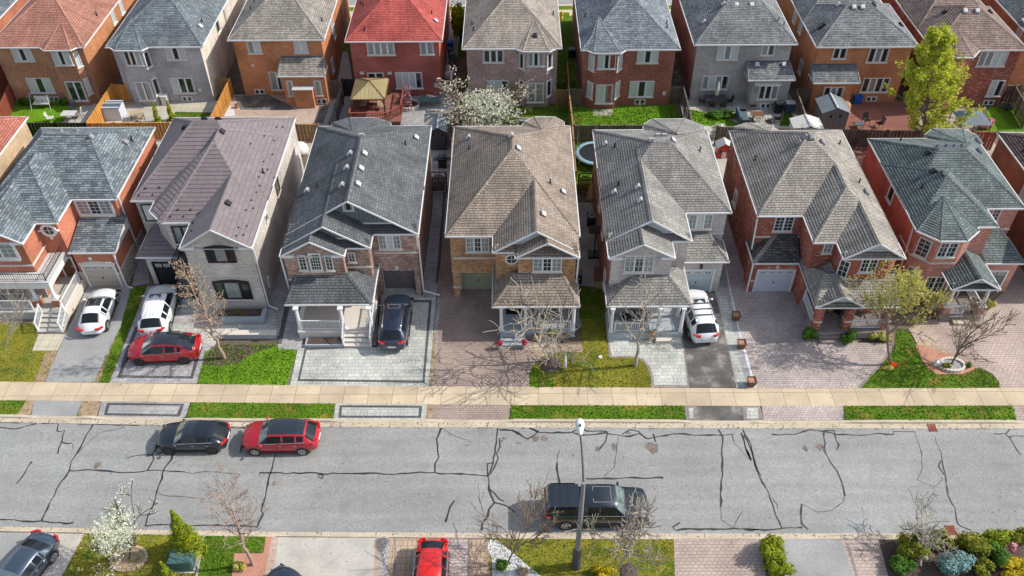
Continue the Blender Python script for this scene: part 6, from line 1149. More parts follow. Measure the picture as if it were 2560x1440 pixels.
def tree(name, label, loc, L0, r0, levels, bark, seed, leaf=None, lean=(0, 0), group=None, size=.09, per=6, rad=.18, box=None, tw=.010, shape=None, fill=0, **k):
    rn = random.Random(seed); e = empty(name, (loc[0], loc[1], 0), label, 'tree', group); a, b = MB(), MB(); tips = []
    grow([a, b], tips, Vector((loc[0], loc[1], -.02)), Vector((lean[0], lean[1], 1)).normalized(), L0, r0, 0, levels, rn, tw=tw, **k)
    if box:   # fit the crown to its surveyed width and height (measured at the trunk's distance)
        uL, uR, vT = box; ym = loc[1]; zT = WY('o', (uL+uR)/2, vT, ym)[1]; zm = zT*.7; vm = vT+(zT-zm)*32
        xL = loc[0]+(WY('o', uL, vm, ym)[0]-WY('o', *WPX(loc[0], ym, zm), ym)[0]); xR = loc[0]+(WY('o', uR, vm, ym)[0]-WY('o', *WPX(loc[0], ym, zm), ym)[0])
        tx = sorted(t[0].x for t in tips); tz = max(t[0].z for t in tips); a0, a1 = tx[len(tx)//50], tx[-1-len(tx)//50]; kz = zT/tz; kx = (xR-xL)/(a1-a0); sh = ((xL+xR)/2-loc[0]-((a0+a1)/2-loc[0])*kx)/zT/.7
        def fx(v): z = max(v[2], 0)*kz; kk = kx*(min(1, .35+z/zT*1.3) if not shape else shape(z/zT)); return (loc[0]+(v[0]-loc[0])*kk+sh*zT*.7*min(1, z/(zT*.5)), loc[1]+(v[1]-loc[1])*kk, z if v[2] > 0 else v[2])
        a.v = [fx(v) for v in a.v]; b.v = [fx(v) for v in b.v]; tips = [(Vector(fx(p)), d) for p, d in tips]
    a.build('trunk', e, bark); b.build('branches', e, bark)
    if leaf:
        c = MB(); P, Nn, S = [], [], []
        for p, d in tips:
            for _ in range(per): P.append(p+rvec(rn)*rad*rn.random()**.5); Nn.append(rvec(rn)+Vector((0, 0, .6))); S.append(size*rn.uniform(.6, 1.4))
        if fill:   # small sprays spread through the whole crown volume, denser towards its outside
            cx, cy, cz = (sum(t[0][i] for t in tips)/len(tips) for i in range(3)); rr = [max(.2, 1.5*(sum((t[0][i]-q)**2 for t in tips)/len(tips))**.5) for i, q in enumerate((cx, cy, cz))]; rr[1] = max(rr[1], rr[0]*.8)
            for _ in range(fill):
                v = rvec(rn)*(rn.random()**.4)*rn.uniform(.8, 1.08); q = Vector((cx+v.x*rr[0], cy+v.y*rr[1], cz+v.z*rr[2]))
                for _ in range(7): P.append(q+rvec(rn)*size*1.3*rn.random()); Nn.append(rvec(rn)+Vector((0, 0, .6))); S.append(size*rn.uniform(.6, 1.3))
        c.leafcards(P, Nn, S); c.build('crown', e, leaf)
    return e
def leader_tree(name, label, loc, top, r0, bark, seed, nb=26, w=1.6, t0=.25, leaf=None, size=.09, per=3, rad=.15, levels=2, pitch=.75, group=None, tw=.010, prof=None, kids=(2, 3), wob=.18):
    """tree with one stem to the top (top = world x, y, z of its tip) and side limbs all the way up"""
    rn = random.Random(seed); e = empty(name, (loc[0], loc[1], 0), label, 'tree', group); a, b = MB(), MB(); tips = []; A = Vector((loc[0], loc[1], -.02)); B = Vector(top); n = 14; pts = []
    for i in range(n+1): t = i/n; pts.append(A.lerp(B, t)+Vector((rn.gauss(0, 1), rn.gauss(0, 1), 0))*.02*(B.z)*t*(1-t)*2)
    rads = [max(tw, r0*(1-t/n)**.8) for t in range(n+1)]; a.tube(pts, rads, 7)
    for k in range(nb):
        t = t0+(1-t0)*(k+rn.random())/nb; i = min(int(t*n), n-1); p = pts[i].lerp(pts[i+1], t*n-i); L_ = w*(prof(t) if prof else (1.15-t))*rn.uniform(.7, 1.15); an = k*2.4+rn.uniform(-.4, .4)
        d = Vector((math.cos(an)*math.cos(pitch), math.sin(an)*math.cos(pitch), math.sin(pitch)))
        grow([b, b], tips, p, d, L_*.6, max(tw*1.3, rads[i]*.5), 1, 1+levels, rn, .10, kids, .6, .62, 3, wob, 0, tw)
    tips.append((B, Vector((0, 0, 1)))); a.build('trunk', e, bark); b.build('branches', e, bark)
    if leaf:
        c = MB(); P, Nn, S = [], [], []
        for p, d in tips:
            for _ in range(per): P.append(p+rvec(rn)*rad*rn.random()**.5); Nn.append(rvec(rn)+Vector((0, 0, .6))); S.append(size*rn.uniform(.6, 1.4))
        c.leafcards(P, Nn, S); c.build('crown', e, leaf)
    return e
def tipat(base, u, v, dy=0): y = base[1]+dy; x, z = WY('o', u, v, y); return (x, y, z)
def clump(name, label, loc, rx, ry, hz, leaf, n, size, seed, cat='shrub', group=None, z0=0, shape='round', lumps=9, stems='barkdark'):
    """shrub: leaf cards over many overlapping lumps with gaps between them"""
    rn = random.Random(seed); e = empty(name, (loc[0], loc[1], 0), label, cat, group); c = MB(); P, Nn, S = [], [], []
    L_ = []
    for i in range(lumps):
        if shape == 'cone': t = (i+.5)/lumps; q = Vector((rn.uniform(-.3, .3)*rx*(1-t), rn.uniform(-.3, .3)*ry*(1-t), hz*t)); L_.append((q, Vector((rx*(1-t)*.9+.06, ry*(1-t)*.9+.06, hz/lumps*1.3))))
        else: q = Vector((rn.uniform(-.6, .6)*rx, rn.uniform(-.6, .6)*ry, hz*rn.uniform(.3, .75))); L_.append((q, Vector((rx*.5*rn.uniform(.7, 1.2), ry*.5*rn.uniform(.7, 1.2), hz*.34*rn.uniform(.7, 1.2)))))
    for _ in range(n):
        q, s = L_[rn.randrange(len(L_))]; v = rvec(rn); f = rn.uniform(.78, 1.06)
        P.append(Vector((loc[0], loc[1], z0))+q+Vector((v.x*s.x, v.y*s.y, v.z*s.z))*f); Nn.append(v+rvec(rn)*.6+Vector((0, 0, .3))); S.append(size*rn.uniform(.6, 1.4))
    for p in P: p.z = max(p.z, z0+.02)
    c.leafcards(P, Nn, S); 
    st = MB(); st.tube([(loc[0], loc[1], z0), (loc[0]+.02, loc[1], z0+hz*.7)], [.04, .015], 5)
    for k in range(5): v = rvec(rn); st.tube([(loc[0], loc[1], z0+.05), (loc[0]+v.x*rx*.6, loc[1]+v.y*ry*.6, z0+hz*.55)], [.025, .01], 4)
    for q, s in L_: st.blob((loc[0]+q.x, loc[1]+q.y, z0+q.z), (s.x*.7, s.y*.7, s.z*.7), 8, leaf)
    st.build('stems', e, stems); c.build('foliage', e, leaf); return e
TG = 'leafless street trees'
def gp(u, v, z=0): return G('o', u, v, z)
tree('bare_tree', 'pale leafless young tree at the far left lawn edge', gp(14, 902), 1.7, .07, 4, 'barkpale', 3, lean=(-.1, .1), group=TG, up=.1, ang=.9, wob=.2, box=(-20, 62, 700))
b_ = gp(562, 896); leader_tree('budding_tree', 'young tree with rust brown buds in front of the beige brick house', b_, tipat(b_, 455, 668), .12, 'barkpink', 11, nb=44, w=2.1, t0=.22, leaf='leaf_rust', size=.085, per=4, rad=.16, levels=2, pitch=.62, tw=.012, prof=lambda t: 1.25-t*.95)
tree('bare_tree', 'wide leafless tree in a dark mulch ring before the tan brick porch', gp(1373, 903), 1.25, .12, 5, 'barkpale', 26, lean=(.05, .05), group=TG, up=.03, ang=1.05, shrink=.84, kids=(3, 3), wob=.16, tw=.013, box=(1262, 1462, 700))
b_ = gp(1588, 914); leader_tree('bare_tree', 'slender leafless tree on the lawn before the grey brick porch', b_, tipat(b_, 1622, 730), .13, 'barkpale', 33, nb=24, w=2.7, t0=.3, levels=3, pitch=.6, tw=.016, group=TG, prof=lambda t: 1.15-t*.7, kids=(2, 3), wob=.25)
tree('leafing_tree', 'tree with fresh yellow green leaves between red brick and pink brick houses', gp(2228, 912), 2.1, .14, 5, 'bark', 45, leaf='leaf_bud', lean=(.22, .15), size=.11, per=5, rad=.28, up=.12, ang=.75, shrink=.68, kids=(3, 3), segs=3, box=(2178, 2352, 705), shape=lambda t: .5+.75*math.sin(math.pi*min(1, max(0, (t-.1)/.95))), fill=380)
tree('bare_tree', 'dark leafless tree in the round stone ring on red mulch', gp(2378, 912), 1.5, .09, 5, 'bark', 52, lean=(.35, .15), group=TG, up=.14, ang=.62, shrink=.72, kids=(3, 3), wob=.12, segs=3, box=(2385, 2535, 768), tw=.009)
tree('blossom_tree', 'small round tree full of white blossom in the brick ringed bed', gp(322, 1398), 1.0, .06, 4, 'barkdark', 61, leaf='blossom', lean=(-.15, .05), size=.09, per=3, rad=.20, up=.10, ang=.85, shrink=.66, kids=(3, 4), segs=3, box=(252, 362, 1252), shape=lambda t: .5+.75*math.sin(math.pi*min(1, max(0, (t-.1)/.95))), fill=700)
b_ = gp(632, 1412); leader_tree('bare_tree', 'leafless reddish twigged tree beside the concrete driveway', b_, tipat(b_, 560, 1218), .10, 'barkpink', 72, nb=30, w=2.9, t0=.28, levels=3, pitch=.8, tw=.011, group=TG, prof=lambda t: 1.1-t*.7)
tree('bare_tree', 'leafless tree rising from the white pebble bed', gp(1266, 1412), 1.4, .09, 5, 'bark', 83, lean=(.0, .05), group=TG, up=.12, ang=.8, shrink=.74, kids=(3, 3), wob=.18, box=(1195, 1392, 1238), tw=.013)
tree('bare_tree', 'pale leafless tree just right of the street lamp', gp(1543, 1424), 1.2, .09, 5, 'barkpale', 95, lean=(-.05, .05), group=TG, up=.10, ang=1.0, shrink=.78, kids=(3, 3), wob=.2, box=(1465, 1650, 1235), tw=.014)
tree('bare_tree', 'gnarled low leafless tree above the blue spruce', gp(2302, 1415), .9, .10, 4, 'barkpale', 97, lean=(.35, .25), group=TG, up=-.02, ang=1.0, shrink=.7, kids=(3, 4), wob=.25, box=(2290, 2400, 1318))
# back gardens
tree('blossom_tree', 'large spreading tree of creamy white blossom by the mauve brick house', gp(1205, 318), .9, .12, 5, 'bark', 105, leaf='blossom', size=.15, per=4, rad=.42, tw=.02, up=.16, ang=.85, shrink=.80, kids=(3, 3), segs=3, box=(1115, 1290, 172), shape=lambda t: .5+.75*math.sin(math.pi*min(1, max(0, (t-.1)/.95))), fill=520)
b_ = gp(2300, 372); leader_tree('leafing_tree', 'tall yellow green leafing tree in front of the dark red brick house', b_, tipat(b_, 2345, 84, -.3), .2, 'bark', 121, nb=52, w=4.4, t0=.12, leaf='leaf_lime', size=.20, per=17, rad=.34, levels=2, pitch=.6, tw=.02, prof=lambda t: .35+1.5*t if t < .35 else 1.25-1.1*t, kids=(3, 3))
clump('evergreen_tree', 'dense dark evergreen beside the deep red brick house', gp(1152, 105), 1.0, 1.2, 4.5, 'leaf_cedar', 1500, .24, 8, 'tree', lumps=14)
tree('ornamental_tree', 'tiny pink leaved tree in a round stone planter', gp(1018, 268), .7, .05, 4, 'bark', 131, leaf='leaf_pink', size=.12, per=2, rad=.2, up=.05, ang=.9, shrink=.72, kids=(3, 3), segs=3)
clump('cedar', 'tall pointed golden cedar by the kerb beside the green utility box', gp(478, 1378), 1.1, 1.0, 3.8, 'leaf_cedar', 6500, .10, 9, 'cedar', shape='cone', lumps=12)
clump('cedar', 'golden cedar cut off by the bottom edge left of the utility box', gp(432, 1462), .5, .5, 2.2, 'leaf_cedar', 1800, .10, 10, 'cedar', shape='cone', lumps=9)
for q, (u, v, lab) in enumerate([(392, 312, 'slim pointed cedar on the grey house patio, left of two'), (428, 308, 'slim pointed cedar on the grey house patio, right of two')]): p = G('o', u, v, 0); clump('cedar', lab, (p[0], p[1]+.5), .35, .35, 1.9, 'leaf_cedar', 500, .16, 12+q, 'cedar', shape='cone', lumps=7)
SH = [('glossy round shrub left of the red brick porch steps', 2022, 850, .55, .5, 1.1, 'leaf_green', 1300), ('glossy round shrub right of the red brick porch steps', 2122, 856, .65, .5, 1.0, 'leaf_green', 1300), ('bushy clipped shrub at the pink paver driveway edge', 1925, 1385, .95, .8, 1.4, 'leaf_cedar', 2200),
 ('low shrub below the clipped shrub by the asphalt drive', 1945, 1432, .8, .5, .9, 'leaf_cedar', 1100), ('round golden yew at the left of the corner garden', 2262, 1378, .95, .85, 1.3, 'leaf_yew', 2400), ('spiky juniper under the round golden yew', 2245, 1420, .9, .6, .8, 'leaf_green', 1300), ('blue spruce bush, silvery and round', 2385, 1425, 1.0, .85, 1.2, 'leaf_blue', 2600),
 ('yew shrub behind the gnarled tree', 2340, 1360, .7, .6, 1.1, 'leaf_yew', 1200), ('dense olive yew right of the blue spruce', 2425, 1380, .9, .85, 1.3, 'leaf_yew', 2000), ('dark green juniper in the middle of the corner garden', 2480, 1395, .85, .8, 1.1, 'leaf_green', 1800), ('hedge shrub along the kerb at the right edge', 2480, 1355, 1.2, .5, .9, 'leaf_cedar', 1600), ('hedge shrub at the very right edge by the kerb', 2545, 1352, .9, .5, .9, 'leaf_yew', 1200),
 ('golden yellow shrub in the lower right corner', 2545, 1435, 1.1, .8, .8, 'leaf_gold', 1500), ('pale twiggy shrub with pink tips in the corner garden', 2520, 1375, .5, .35, .6, 'leaf_pink', 350), ('olive shrub beside the slab path', 2450, 1425, .55, .6, .8, 'leaf_yew', 900),
 ('yellow flowering shrub at the bottom beside the mulch patch', 1510, 1436, .7, .4, .6, 'leaf_gold', 700), ('small green shrub at the foot of the pebble bed tree', 1256, 1418, .45, .35, .5, 'leaf_green', 500), ('small round heather on white pebbles', 1306, 1432, .32, .28, .4, 'leaf_rust', 350),
 ('tawny grass clump below the reddish tree', 600, 1420, .4, .35, .45, 'leaf_bud', 400), ('low evergreen in the planter before the beige house', 598, 790, .45, .3, .6, 'leaf_yew', 500), ('russet shrub right of the tan porch steps', 1345, 848, .55, .3, .6, 'leaf_rust', 600), ('olive shrub behind the wide leafless tree', 1382, 845, .5, .3, .9, 'leaf_yew', 500), ('reddish shrub under the tan porch railing', 1410, 845, .5, .3, .6, 'leaf_rust', 500),
 ('small yew ball left in the round stone ring', 2364, 922, .32, .3, .45, 'leaf_yew', 400), ('small green ball shrub right of the stone ring', 2418, 917, .28, .25, .35, 'leaf_green', 300), ('brown twiggy shrub before the red brick railing', 2195, 852, .8, .4, .8, 'leaf_bud', 500), ('pale shrub left of the pink brick house porch', 2330, 770, .7, .6, 1.2, 'leaf_bud', 900), ('pale budding shrub beside the pink house porch pier', 2465, 775, .45, .35, 1.0, 'leaf_bud', 350),
 ('cream flowering shrub behind the pale grey brick house', 1790, 345, .9, .6, 1.4, 'blossom', 700), ('yellow green bush under the large white blossom tree', 1165, 300, .6, .5, 1.3, 'leaf_bud', 600), ('pink flowering shrub on the paver patio', 2460, 320, .75, .5, 1.0, 'leaf_pink', 700), ('low shrub behind the taupe roofed house', 2140, 352, .8, .5, .8, 'leaf_yew', 500),
 ('dense bright hedge along the terracotta roofed house', 90, 262, 1.6, .45, .9, 'leaf_green', 1200), ('leafy bush right of the garden swing seat', 160, 262, .6, .45, .8, 'leaf_green', 600), ('bright ground hedge beside the dining patio', 1800, 292, 1.5, .6, .5, 'leaf_green', 900)]
for i, (lab, u, v, rx, ry, hz, lf, n) in enumerate(SH): clump('shrub', lab, gp(u, v), rx, ry, hz, lf, n, .12 if v > 600 else .2, 200+i, group='garden shrubs')
# scattered tufts over the lawns: one mass nobody could count
def inside(p, poly):
    c = False; n = len(poly)
    for i in range(n):
        a, b = poly[i], poly[i-1]
        if (a[1] > p[1]) != (b[1] > p[1]) and p[0] < (b[0]-a[0])*(p[1]-a[1])/(b[1]-a[1])+a[0]: c = not c
    return c
def tufts(name, objs, dens, h, mat, seed):
    rn = random.Random(seed); mb = MB()
    for o in objs:
        me = o.data
        for pl in me.polygons:
            vs = [me.vertices[i].co for i in pl.vertices]
            for k in range(1, len(vs)-1):
                a, b, c = vs[0], vs[k], vs[k+1]; ar = (b-a).cross(c-a).length/2; n = int(ar*dens+rn.random())
                for _ in range(min(n, 30000)):
                    s, t = rn.random(), rn.random()
                    if s+t > 1: s, t = 1-s, 1-t
                    p = a+(b-a)*s+(c-a)*t; p.x += rn.uniform(-.07, .07); p.y += rn.uniform(-.07, .07)
                    if not (-36 < p.x < 36 and 23 < p.y < 75): continue
                    an = rn.random()*6.28; w_ = rn.uniform(.03, .07); hh = h*rn.uniform(.5, 1.4); dx, dy = math.cos(an)*w_, math.sin(an)*w_; lx, ly = rn.uniform(-.05, .05), rn.uniform(-.05, .05)
                    mb.face([(p.x-dx, p.y-dy, p.z-.005), (p.x+dx, p.y+dy, p.z-.005), (p.x+lx, p.y+ly, p.z+hh)], 0)
    if mb.f: o = mb.build(name, None, mat); o['kind'] = 'stuff'
def lawns(m): return [o for o in COL.objects if o.type == 'MESH' and 'lawn' in o.name and o.get('kind') == 'structure' and o.data.materials and o.data.materials[0].name == m and 'far' not in o.name]
tufts('grass', lawns('lawngreen'), 130, .055, 'grass_green', 1); tufts('grass', lawns('lawnyellow'), 110, .05, 'grass_yellow', 2); tufts('grass', lawns('lawnbright'), 130, .09, 'grass_bright', 3)

# wind-blown leaf litter along kerbs, drives and beds
rn = random.Random(8); mb = MB()
for _ in range(2600):
    x = rn.uniform(-33, 33); k_ = rn.random()
    if k_ < .35: y, z = yl('CR', x)+rn.uniform(-.1, .45), -.098
    elif k_ < .6: y, z = yl('SB', x)+abs(rn.gauss(0, 1.6)), .03
    elif k_ < .75: y, z = yl('NR', x)-rn.uniform(0, .3), -.095
    else: y, z = rn.uniform(23.4, 42), .03
    if yl('NR', x)+.05 < y < yl('CR', x)-.15: z = -.115
    a = rn.random()*6.28; r_ = rn.uniform(.018, .045); mb.face([(x+r_*math.cos(a+q)*(1 if q != 1.57 else .6), y+r_*math.sin(a+q), z+rn.uniform(0, .01)) for q in (0, 1.57, 3.14, 4.71)], 0)
o = mb.build('leaf_litter', None, 'leaflitter') if plain('leaflitter', (.16, .09, .045), .9, noise=.4, nscale=1) else 0; o['kind'] = 'stuff'
# ---------------------------------------------------------------- fences, sheds, furniture, street furniture
def fence(label, a, b, h=1.8, mat='boards', step=2.4, group='garden fences', cap=True, name='wooden_fence'):
    e = empty(name, (a[0], a[1], 0), label, 'fence', group); a = Vector((*a, 0)); b = Vector((*b, 0)); L = (b-a).length; d = (b-a)/L; n = max(1, round(L/step)); q = Vector((-d.y, d.x, 0))
    for i in range(n+1):
        p = a+d*(L*i/n); mb = MB(); mb.beam(p, p+Vector((0, 0, h+.12)), .11, .11, 0, tuple(q)); mb.build('post', e, mat)
    P_ = MB(); z = Vector((0, 0, 1)); k = int(L/.15)
    for i in range(k):
        p = a+d*(L*(i+.5)/k)+q*(.018 if i % 2 else -.018); P_.beam(p+z*.05, p+z*(h-.05), .145, .02, 0, tuple(q))
    P_.build('board_panel', e, mat); R_ = MB(); R_.beam(a+z*h, b+z*h, .12, .05); R_.beam(a+z*(h*.5)+q*.04, b+z*(h*.5)+q*.04, .04, .09); [q_.build('rail', e, mat) for q_ in split_mb(R_)]
    return e
def iron(label, a, b, h=1.5):
    e = empty('iron_gate', (a[0], a[1], 0), label, 'gate'); a = Vector((*a, 0)); b = Vector((*b, 0)); mb = MB(); z = Vector((0, 0, 1)); n = 12
    for k in (.1, h): mb.beam(a+z*k, b+z*k, .05, .05)
    mb.build('frame', e, 'black'); mb = MB()
    for i in range(n+1): p = a.lerp(b, i/n); mb.beam(p, p+z*h, .025, .025, 0, (1, 0, 0))
    mb.build('bars', e, 'black')
F = fence
Z8 = 1.8
def T(r, u, v, z=Z8): return G(r, u, v, z)
F('dark weathered back fence behind the balcony house', T('a', 240, 1195), T('a', 828, 1195), mat='boardsblack'); F('new orange back fence behind the balcony and beige houses', T('a', 840, 1195), T('a', 1640, 1190)); F('mid brown back fence right of the purple roof', T('b', 670, 1205), T('b', 912, 1208), mat='boardsmid')
F('grey back fence behind the pale grey house lawn', T('c', 1300, 1217), T('c', 2040, 1215), mat='boardsold'); F('long old back fence behind the red brick house', T('d', 380, 902), T('d', 1590, 930), mat='boardsold'); F('red brown back fence near the right edge', T('d', 2200, 937), T('d', 2370, 940), mat='redbrown')
F('old back fence between the garden and the corner bay house', T('d', 1590, 930), T('d', 2200, 935), mat='boardsold')
F('orange side fence left of the storage shed patio', T('a', 838, 1192), T('a', 1078, 822)); F('short orange fence with gate beside the grey house', T('a', 1080, 822), T('a', 1215, 825)); F('orange side fence right of the grey house patio', T('a', 2045, 1130), T('a', 2225, 765)); F('brown fence return by the ginger house', T('a', 2100, 768), T('a', 2222, 766), mat='boardsmid')
iron('black iron gate between grey and ginger houses', G('a', 2235, 905), G('a', 2375, 912)); F('red brown fence at the far left garden edge', T('a', -60, 1150), T('a', 95, 800), mat='redbrown')
F('black side fence beside the tan gazebo', T('b', 1020, 1190), T('b', 1135, 850), mat='boardsblack'); F('black gate panel behind the gazebo', T('b', 1140, 770), T('b', 1265, 772), mat='boardsblack'); F('old grey fence by the ginger house corner', T('b', 1025, 788), T('b', 1135, 788), mat='boardsold')
F('narrow fence left of the white blossom tree', T('c', 110, 1215), T('c', 150, 1050), mat='boardsmid'); F('wooden divider fence between two lawns', T('c', 1290, 1215), T('c', 1250, 860), mat='boardsmid'); F('wooden divider fence continuing past the gate', T('c', 1250, 855), T('c', 1235, 600), mat='boardsmid'); F('short old fence beside the russet house', T('c', 1262, 865), T('c', 1375, 868), mat='boardsold'); F('low fence gate beside the mauve house', T('c', 1130, 862), T('c', 1235, 866), 1.7, mat='boardsmid')
F('grey side fence right of the russet house lawn', T('d', 205, 880), T('d', 140, 620), mat='boardsold'); F('grey fence with arched gate by the russet house', T('d', 50, 618), T('d', 135, 620), mat='boardsold'); F('grey side fence right of the dining patio', T('d', 1020, 850), T('d', 945, 640), mat='boardsold'); F('old gate fence beside the copper house', T('d', 950, 635), T('d', 1045, 640), mat='boardsold')
F('tall grey side fence at the right edge garden', T('d', 2600, 790), T('d', 2500, 610), mat='boardsold'); F('fence return beside the dark red house', T('d', 2440, 610), T('d', 2545, 605), mat='boardsold')
F('side fence left of the tan roofed house', T('B', 1040, 370), T('B', 1050, 80), mat='boardsmid'); F('side fence right of the tan roofed house', T('B', 1765, 350), T('B', 1745, 80), mat='boardsmid'); 
def gate(label, r, u0, u1, v, h=1.7, mat='brownwood'):
    a = G(r, u0, v, 0); b = G(r, u1, v, 0); e = empty('garden_gate', (a[0], a[1], 0), label, 'gate'); mb = MB(); L = b[0]-a[0]; n = 9
    for i in range(n): t = (i+.5)/n; mb.box(a[0]+L*t-L/n*.36, a[0]+L*t+L/n*.36, a[1]-.02, a[1]+.02, .05, h-.25+.3*math.sin(math.pi*t))
    mb.build('pickets', e, mat); mb = MB(); [mb.box(a[0], b[0], a[1]+.02, a[1]+.06, z, z+.09) for z in (.3, h-.5)]; [q_.build('rail', e, mat) for q_ in split_mb(mb)]; mb = MB(); [mb.box(x-.06, x+.06, a[1]-.06, a[1]+.06, 0, h+.2) for x in (a[0]-.08, b[0]+.08)]; mb.box(a[0]-.1, b[0]+.1, a[1]-.05, a[1]+.05, h+.2, h+.28); mb.build('post', e, mat)
gate('dark picket gate between the charcoal and tan roofed houses', 'B', 935, 1010, 462); gate('dark picket gate with a white ornament', 'B', 1782, 1850, 470)
# --- small kit
def table(label, loc, w, d, h, mat, round_=False, rz=0, leg='black'):
    e = empty('garden_table', (0, 0, 0), label, 'table'); mb = MB()
    if round_: mb.tube([(0, 0, h-.04), (0, 0, h)], w/2, 20)
    else: mb.box(-w/2, w/2, -d/2, d/2, h-.04, h)
    mb.build('table_top', e, mat)
    for sx in (-1, 1):
        for sy in (-1, 1): mb = MB(); k = .33 if round_ else .45; mb.tube([(sx*w*k, sy*d*k, 0), (sx*w*k*.9, sy*d*k*.9, h-.04)], .025, 6); mb.build('leg', e, leg)
    e.location = (loc[0], loc[1], loc[2] if len(loc) > 2 else 0); e.rotation_euler.z = rz
CH = {}
def chair(label, loc, rz, mat='black', group='garden chairs', frame='black'):
    z = loc[2] if len(loc) > 2 else 0; key = (mat, frame)
    if key in CH: e = copy_tree(CH[key])
    else:
        e = empty('garden_chair', (0, 0, 0)); CH[key] = e; mb = MB(); mb.box(-.25, .25, -.25, .25, .40, .45); mb.build('seat', e, mat); mb = MB()
        for k in range(6): mb.beam((-.22+k*.088, .25, .45), (-.22+k*.088, .36, .95), .06, .02, 0, (0, 1, 0))
        mb.beam((-.26, .37, .95), (.26, .37, .95), .04, .05); mb.build('backrest', e, mat)
        for sx in (-1, 1):
            for sy in (-1, 1): mb = MB(); mb.tube([(sx*.27, sy*.26, 0), (sx*.24, sy*.23, .42)], .02, 6); mb.build('leg', e, frame)
            mb = MB(); mb.tube([(sx*.27, -.24, .42), (sx*.27, -.22, .64), (sx*.27, .28, .66)], .02, 6); mb.build('armrest', e, frame)
    tag(e, label, 'chair', group); e.location = (loc[0], loc[1], z); e.rotation_euler.z = rz; return e
def gz(r, u, v, z): return (*G(r, u, v, z), z)
# front porches
chair('black scroll chair at the left of the grey brick porch', gz('g', 1090, 370, .6), R(-60), group='porch chairs'); chair('black scroll chair at the middle of the grey brick porch', gz('g', 1228, 340, .6), R(50), group='porch chairs'); table('small round table between the grey brick porch chairs', gz('g', 1170, 362, .6), .6, .6, .7, 'bluegrey', True)
chair('black chair left on the red brick porch', gz('h', 690, 330, .6), R(-40), group='porch chairs'); table('glass topped small table on the red brick porch', gz('h', 745, 325, .6), .6, .5, .6, 'teal'); chair('black wrought chair right behind the red brick pier', gz('h', 845, 345, .6), R(60), group='porch chairs')
table('round cream table left of the small gabled porch', gz('v', 800, 985, .3), 1.0, 1.0, .72, 'tan', True); chair('white chair behind the round cream table', gz('v', 822, 930, .3), R(0), 'white', 'porch chairs', 'white'); chair('small cane chair beside the right pier of the gabled porch', gz('v', 1065, 1110, .5), R(-30), 'tan', 'porch chairs', 'tan')
chair('dark lounge chair, left of two on the tan brick porch', gz('s', 1155, 985, .6), 0, 'bluegrey', 'porch chairs'); chair('dark lounge chair, right of two on the tan brick porch', gz('s', 1290, 985, .6), 0, 'bluegrey', 'porch chairs')
# flower pots and planters
def pot(label, loc, fl='flower_red', mat='limestone', r=.16, h=.4, bush=.24, seed=1, z=0):
    e = empty('flower_pot', (loc[0], loc[1], z), label, 'flower pot', 'potted plants'); mb = MB(); mb.tube([(loc[0], loc[1], z), (loc[0], loc[1], z+h*.8), (loc[0], loc[1], z+h)], [r*.7, r, r*1.1], 14); mb.build('pot', e, mat)
    rn = random.Random(seed); c = MB(); P, N_, S = [], [], []
    for _ in range(260): v = rvec(rn); P.append(Vector((loc[0], loc[1], z+h+bush*.7))+v*bush*rn.uniform(.5, 1)); N_.append(v+rvec(rn)*.5); S.append(.10*rn.uniform(.6, 1.3))
    c.leafcards(P, N_, S); c.build('plant', e, fl); mb = MB(); mb.tube([(loc[0], loc[1], z+h*.8), (loc[0], loc[1], z+h+bush)], .03, 5); mb.build('stem', e, 'brownwood')
pot('urn of crimson flowers left of the tan porch steps', G('o', 1250, 872), seed=4); pot('urn of crimson flowers right of the tan porch steps', G('o', 1311, 870), seed=5); pot('dried wreath like plant on the grey porch edge', G('g', 1285, 490, .3), 'dry_plant', r=.12, h=.3, bush=.38, seed=6)
for k, (u, v, lab) in enumerate([(1838, 798, 'square wooden planter box, farthest back of three along the stone edging'), (1852, 868, 'square wooden planter box, middle of three along the stone edging'), (1877, 962, 'square wooden planter box, nearest the pavement of three')]):
    p = G('o', u, v); e = empty('planter_box', (p[0], p[1], 0), lab, 'planter', 'wooden planter boxes'); mb = MB(); b0, b1 = .19, .26
    lo = [(-b0, -b0), (b0, -b0), (b0, b0), (-b0, b0)]; hi = [(-b1, -b1), (b1, -b1), (b1, b1), (-b1, b1)]
    for i in range(4): j = (i+1) % 4; mb.face([(p[0]+lo[i][0], p[1]+lo[i][1], .02), (p[0]+lo[j][0], p[1]+lo[j][1], .02), (p[0]+hi[j][0], p[1]+hi[j][1], .5), (p[0]+hi[i][0], p[1]+hi[i][1], .5)], 0); mb.beam((p[0]+hi[i][0], p[1]+hi[i][1], .5), (p[0]+hi[j][0], p[1]+hi[j][1], .5), .05, .05)
    mb.build('box', e, 'brownwood'); mb = MB(); mb.face([(p[0]+q[0]*.95, p[1]+q[1]*.95, .45) for q in hi], 0); mb.build('soil', e, 'mulchred')
def ring(label, loc, rx, ry, h, mat, inner, n=22, name='stone_ring', seg=True):
    e = empty(name, (loc[0], loc[1], 0), label, 'garden edging'); mb = MB()
    for i in range(n): t = 6.283*i/n; t2 = 6.283*(i+.86)/n; a = (loc[0]+rx*math.cos(t), loc[1]+ry*math.sin(t), h/2); b = (loc[0]+rx*math.cos(t2), loc[1]+ry*math.sin(t2), h/2); mb.beam(a, b, .16, h)
    mb.build('edging', e, mat); mb = MB(); mb.poly([(loc[0]+rx*math.cos(6.283*i/20), loc[1]+ry*math.sin(6.283*i/20)) for i in range(20)], h*.5, 0); mb.build('soil', e, inner)
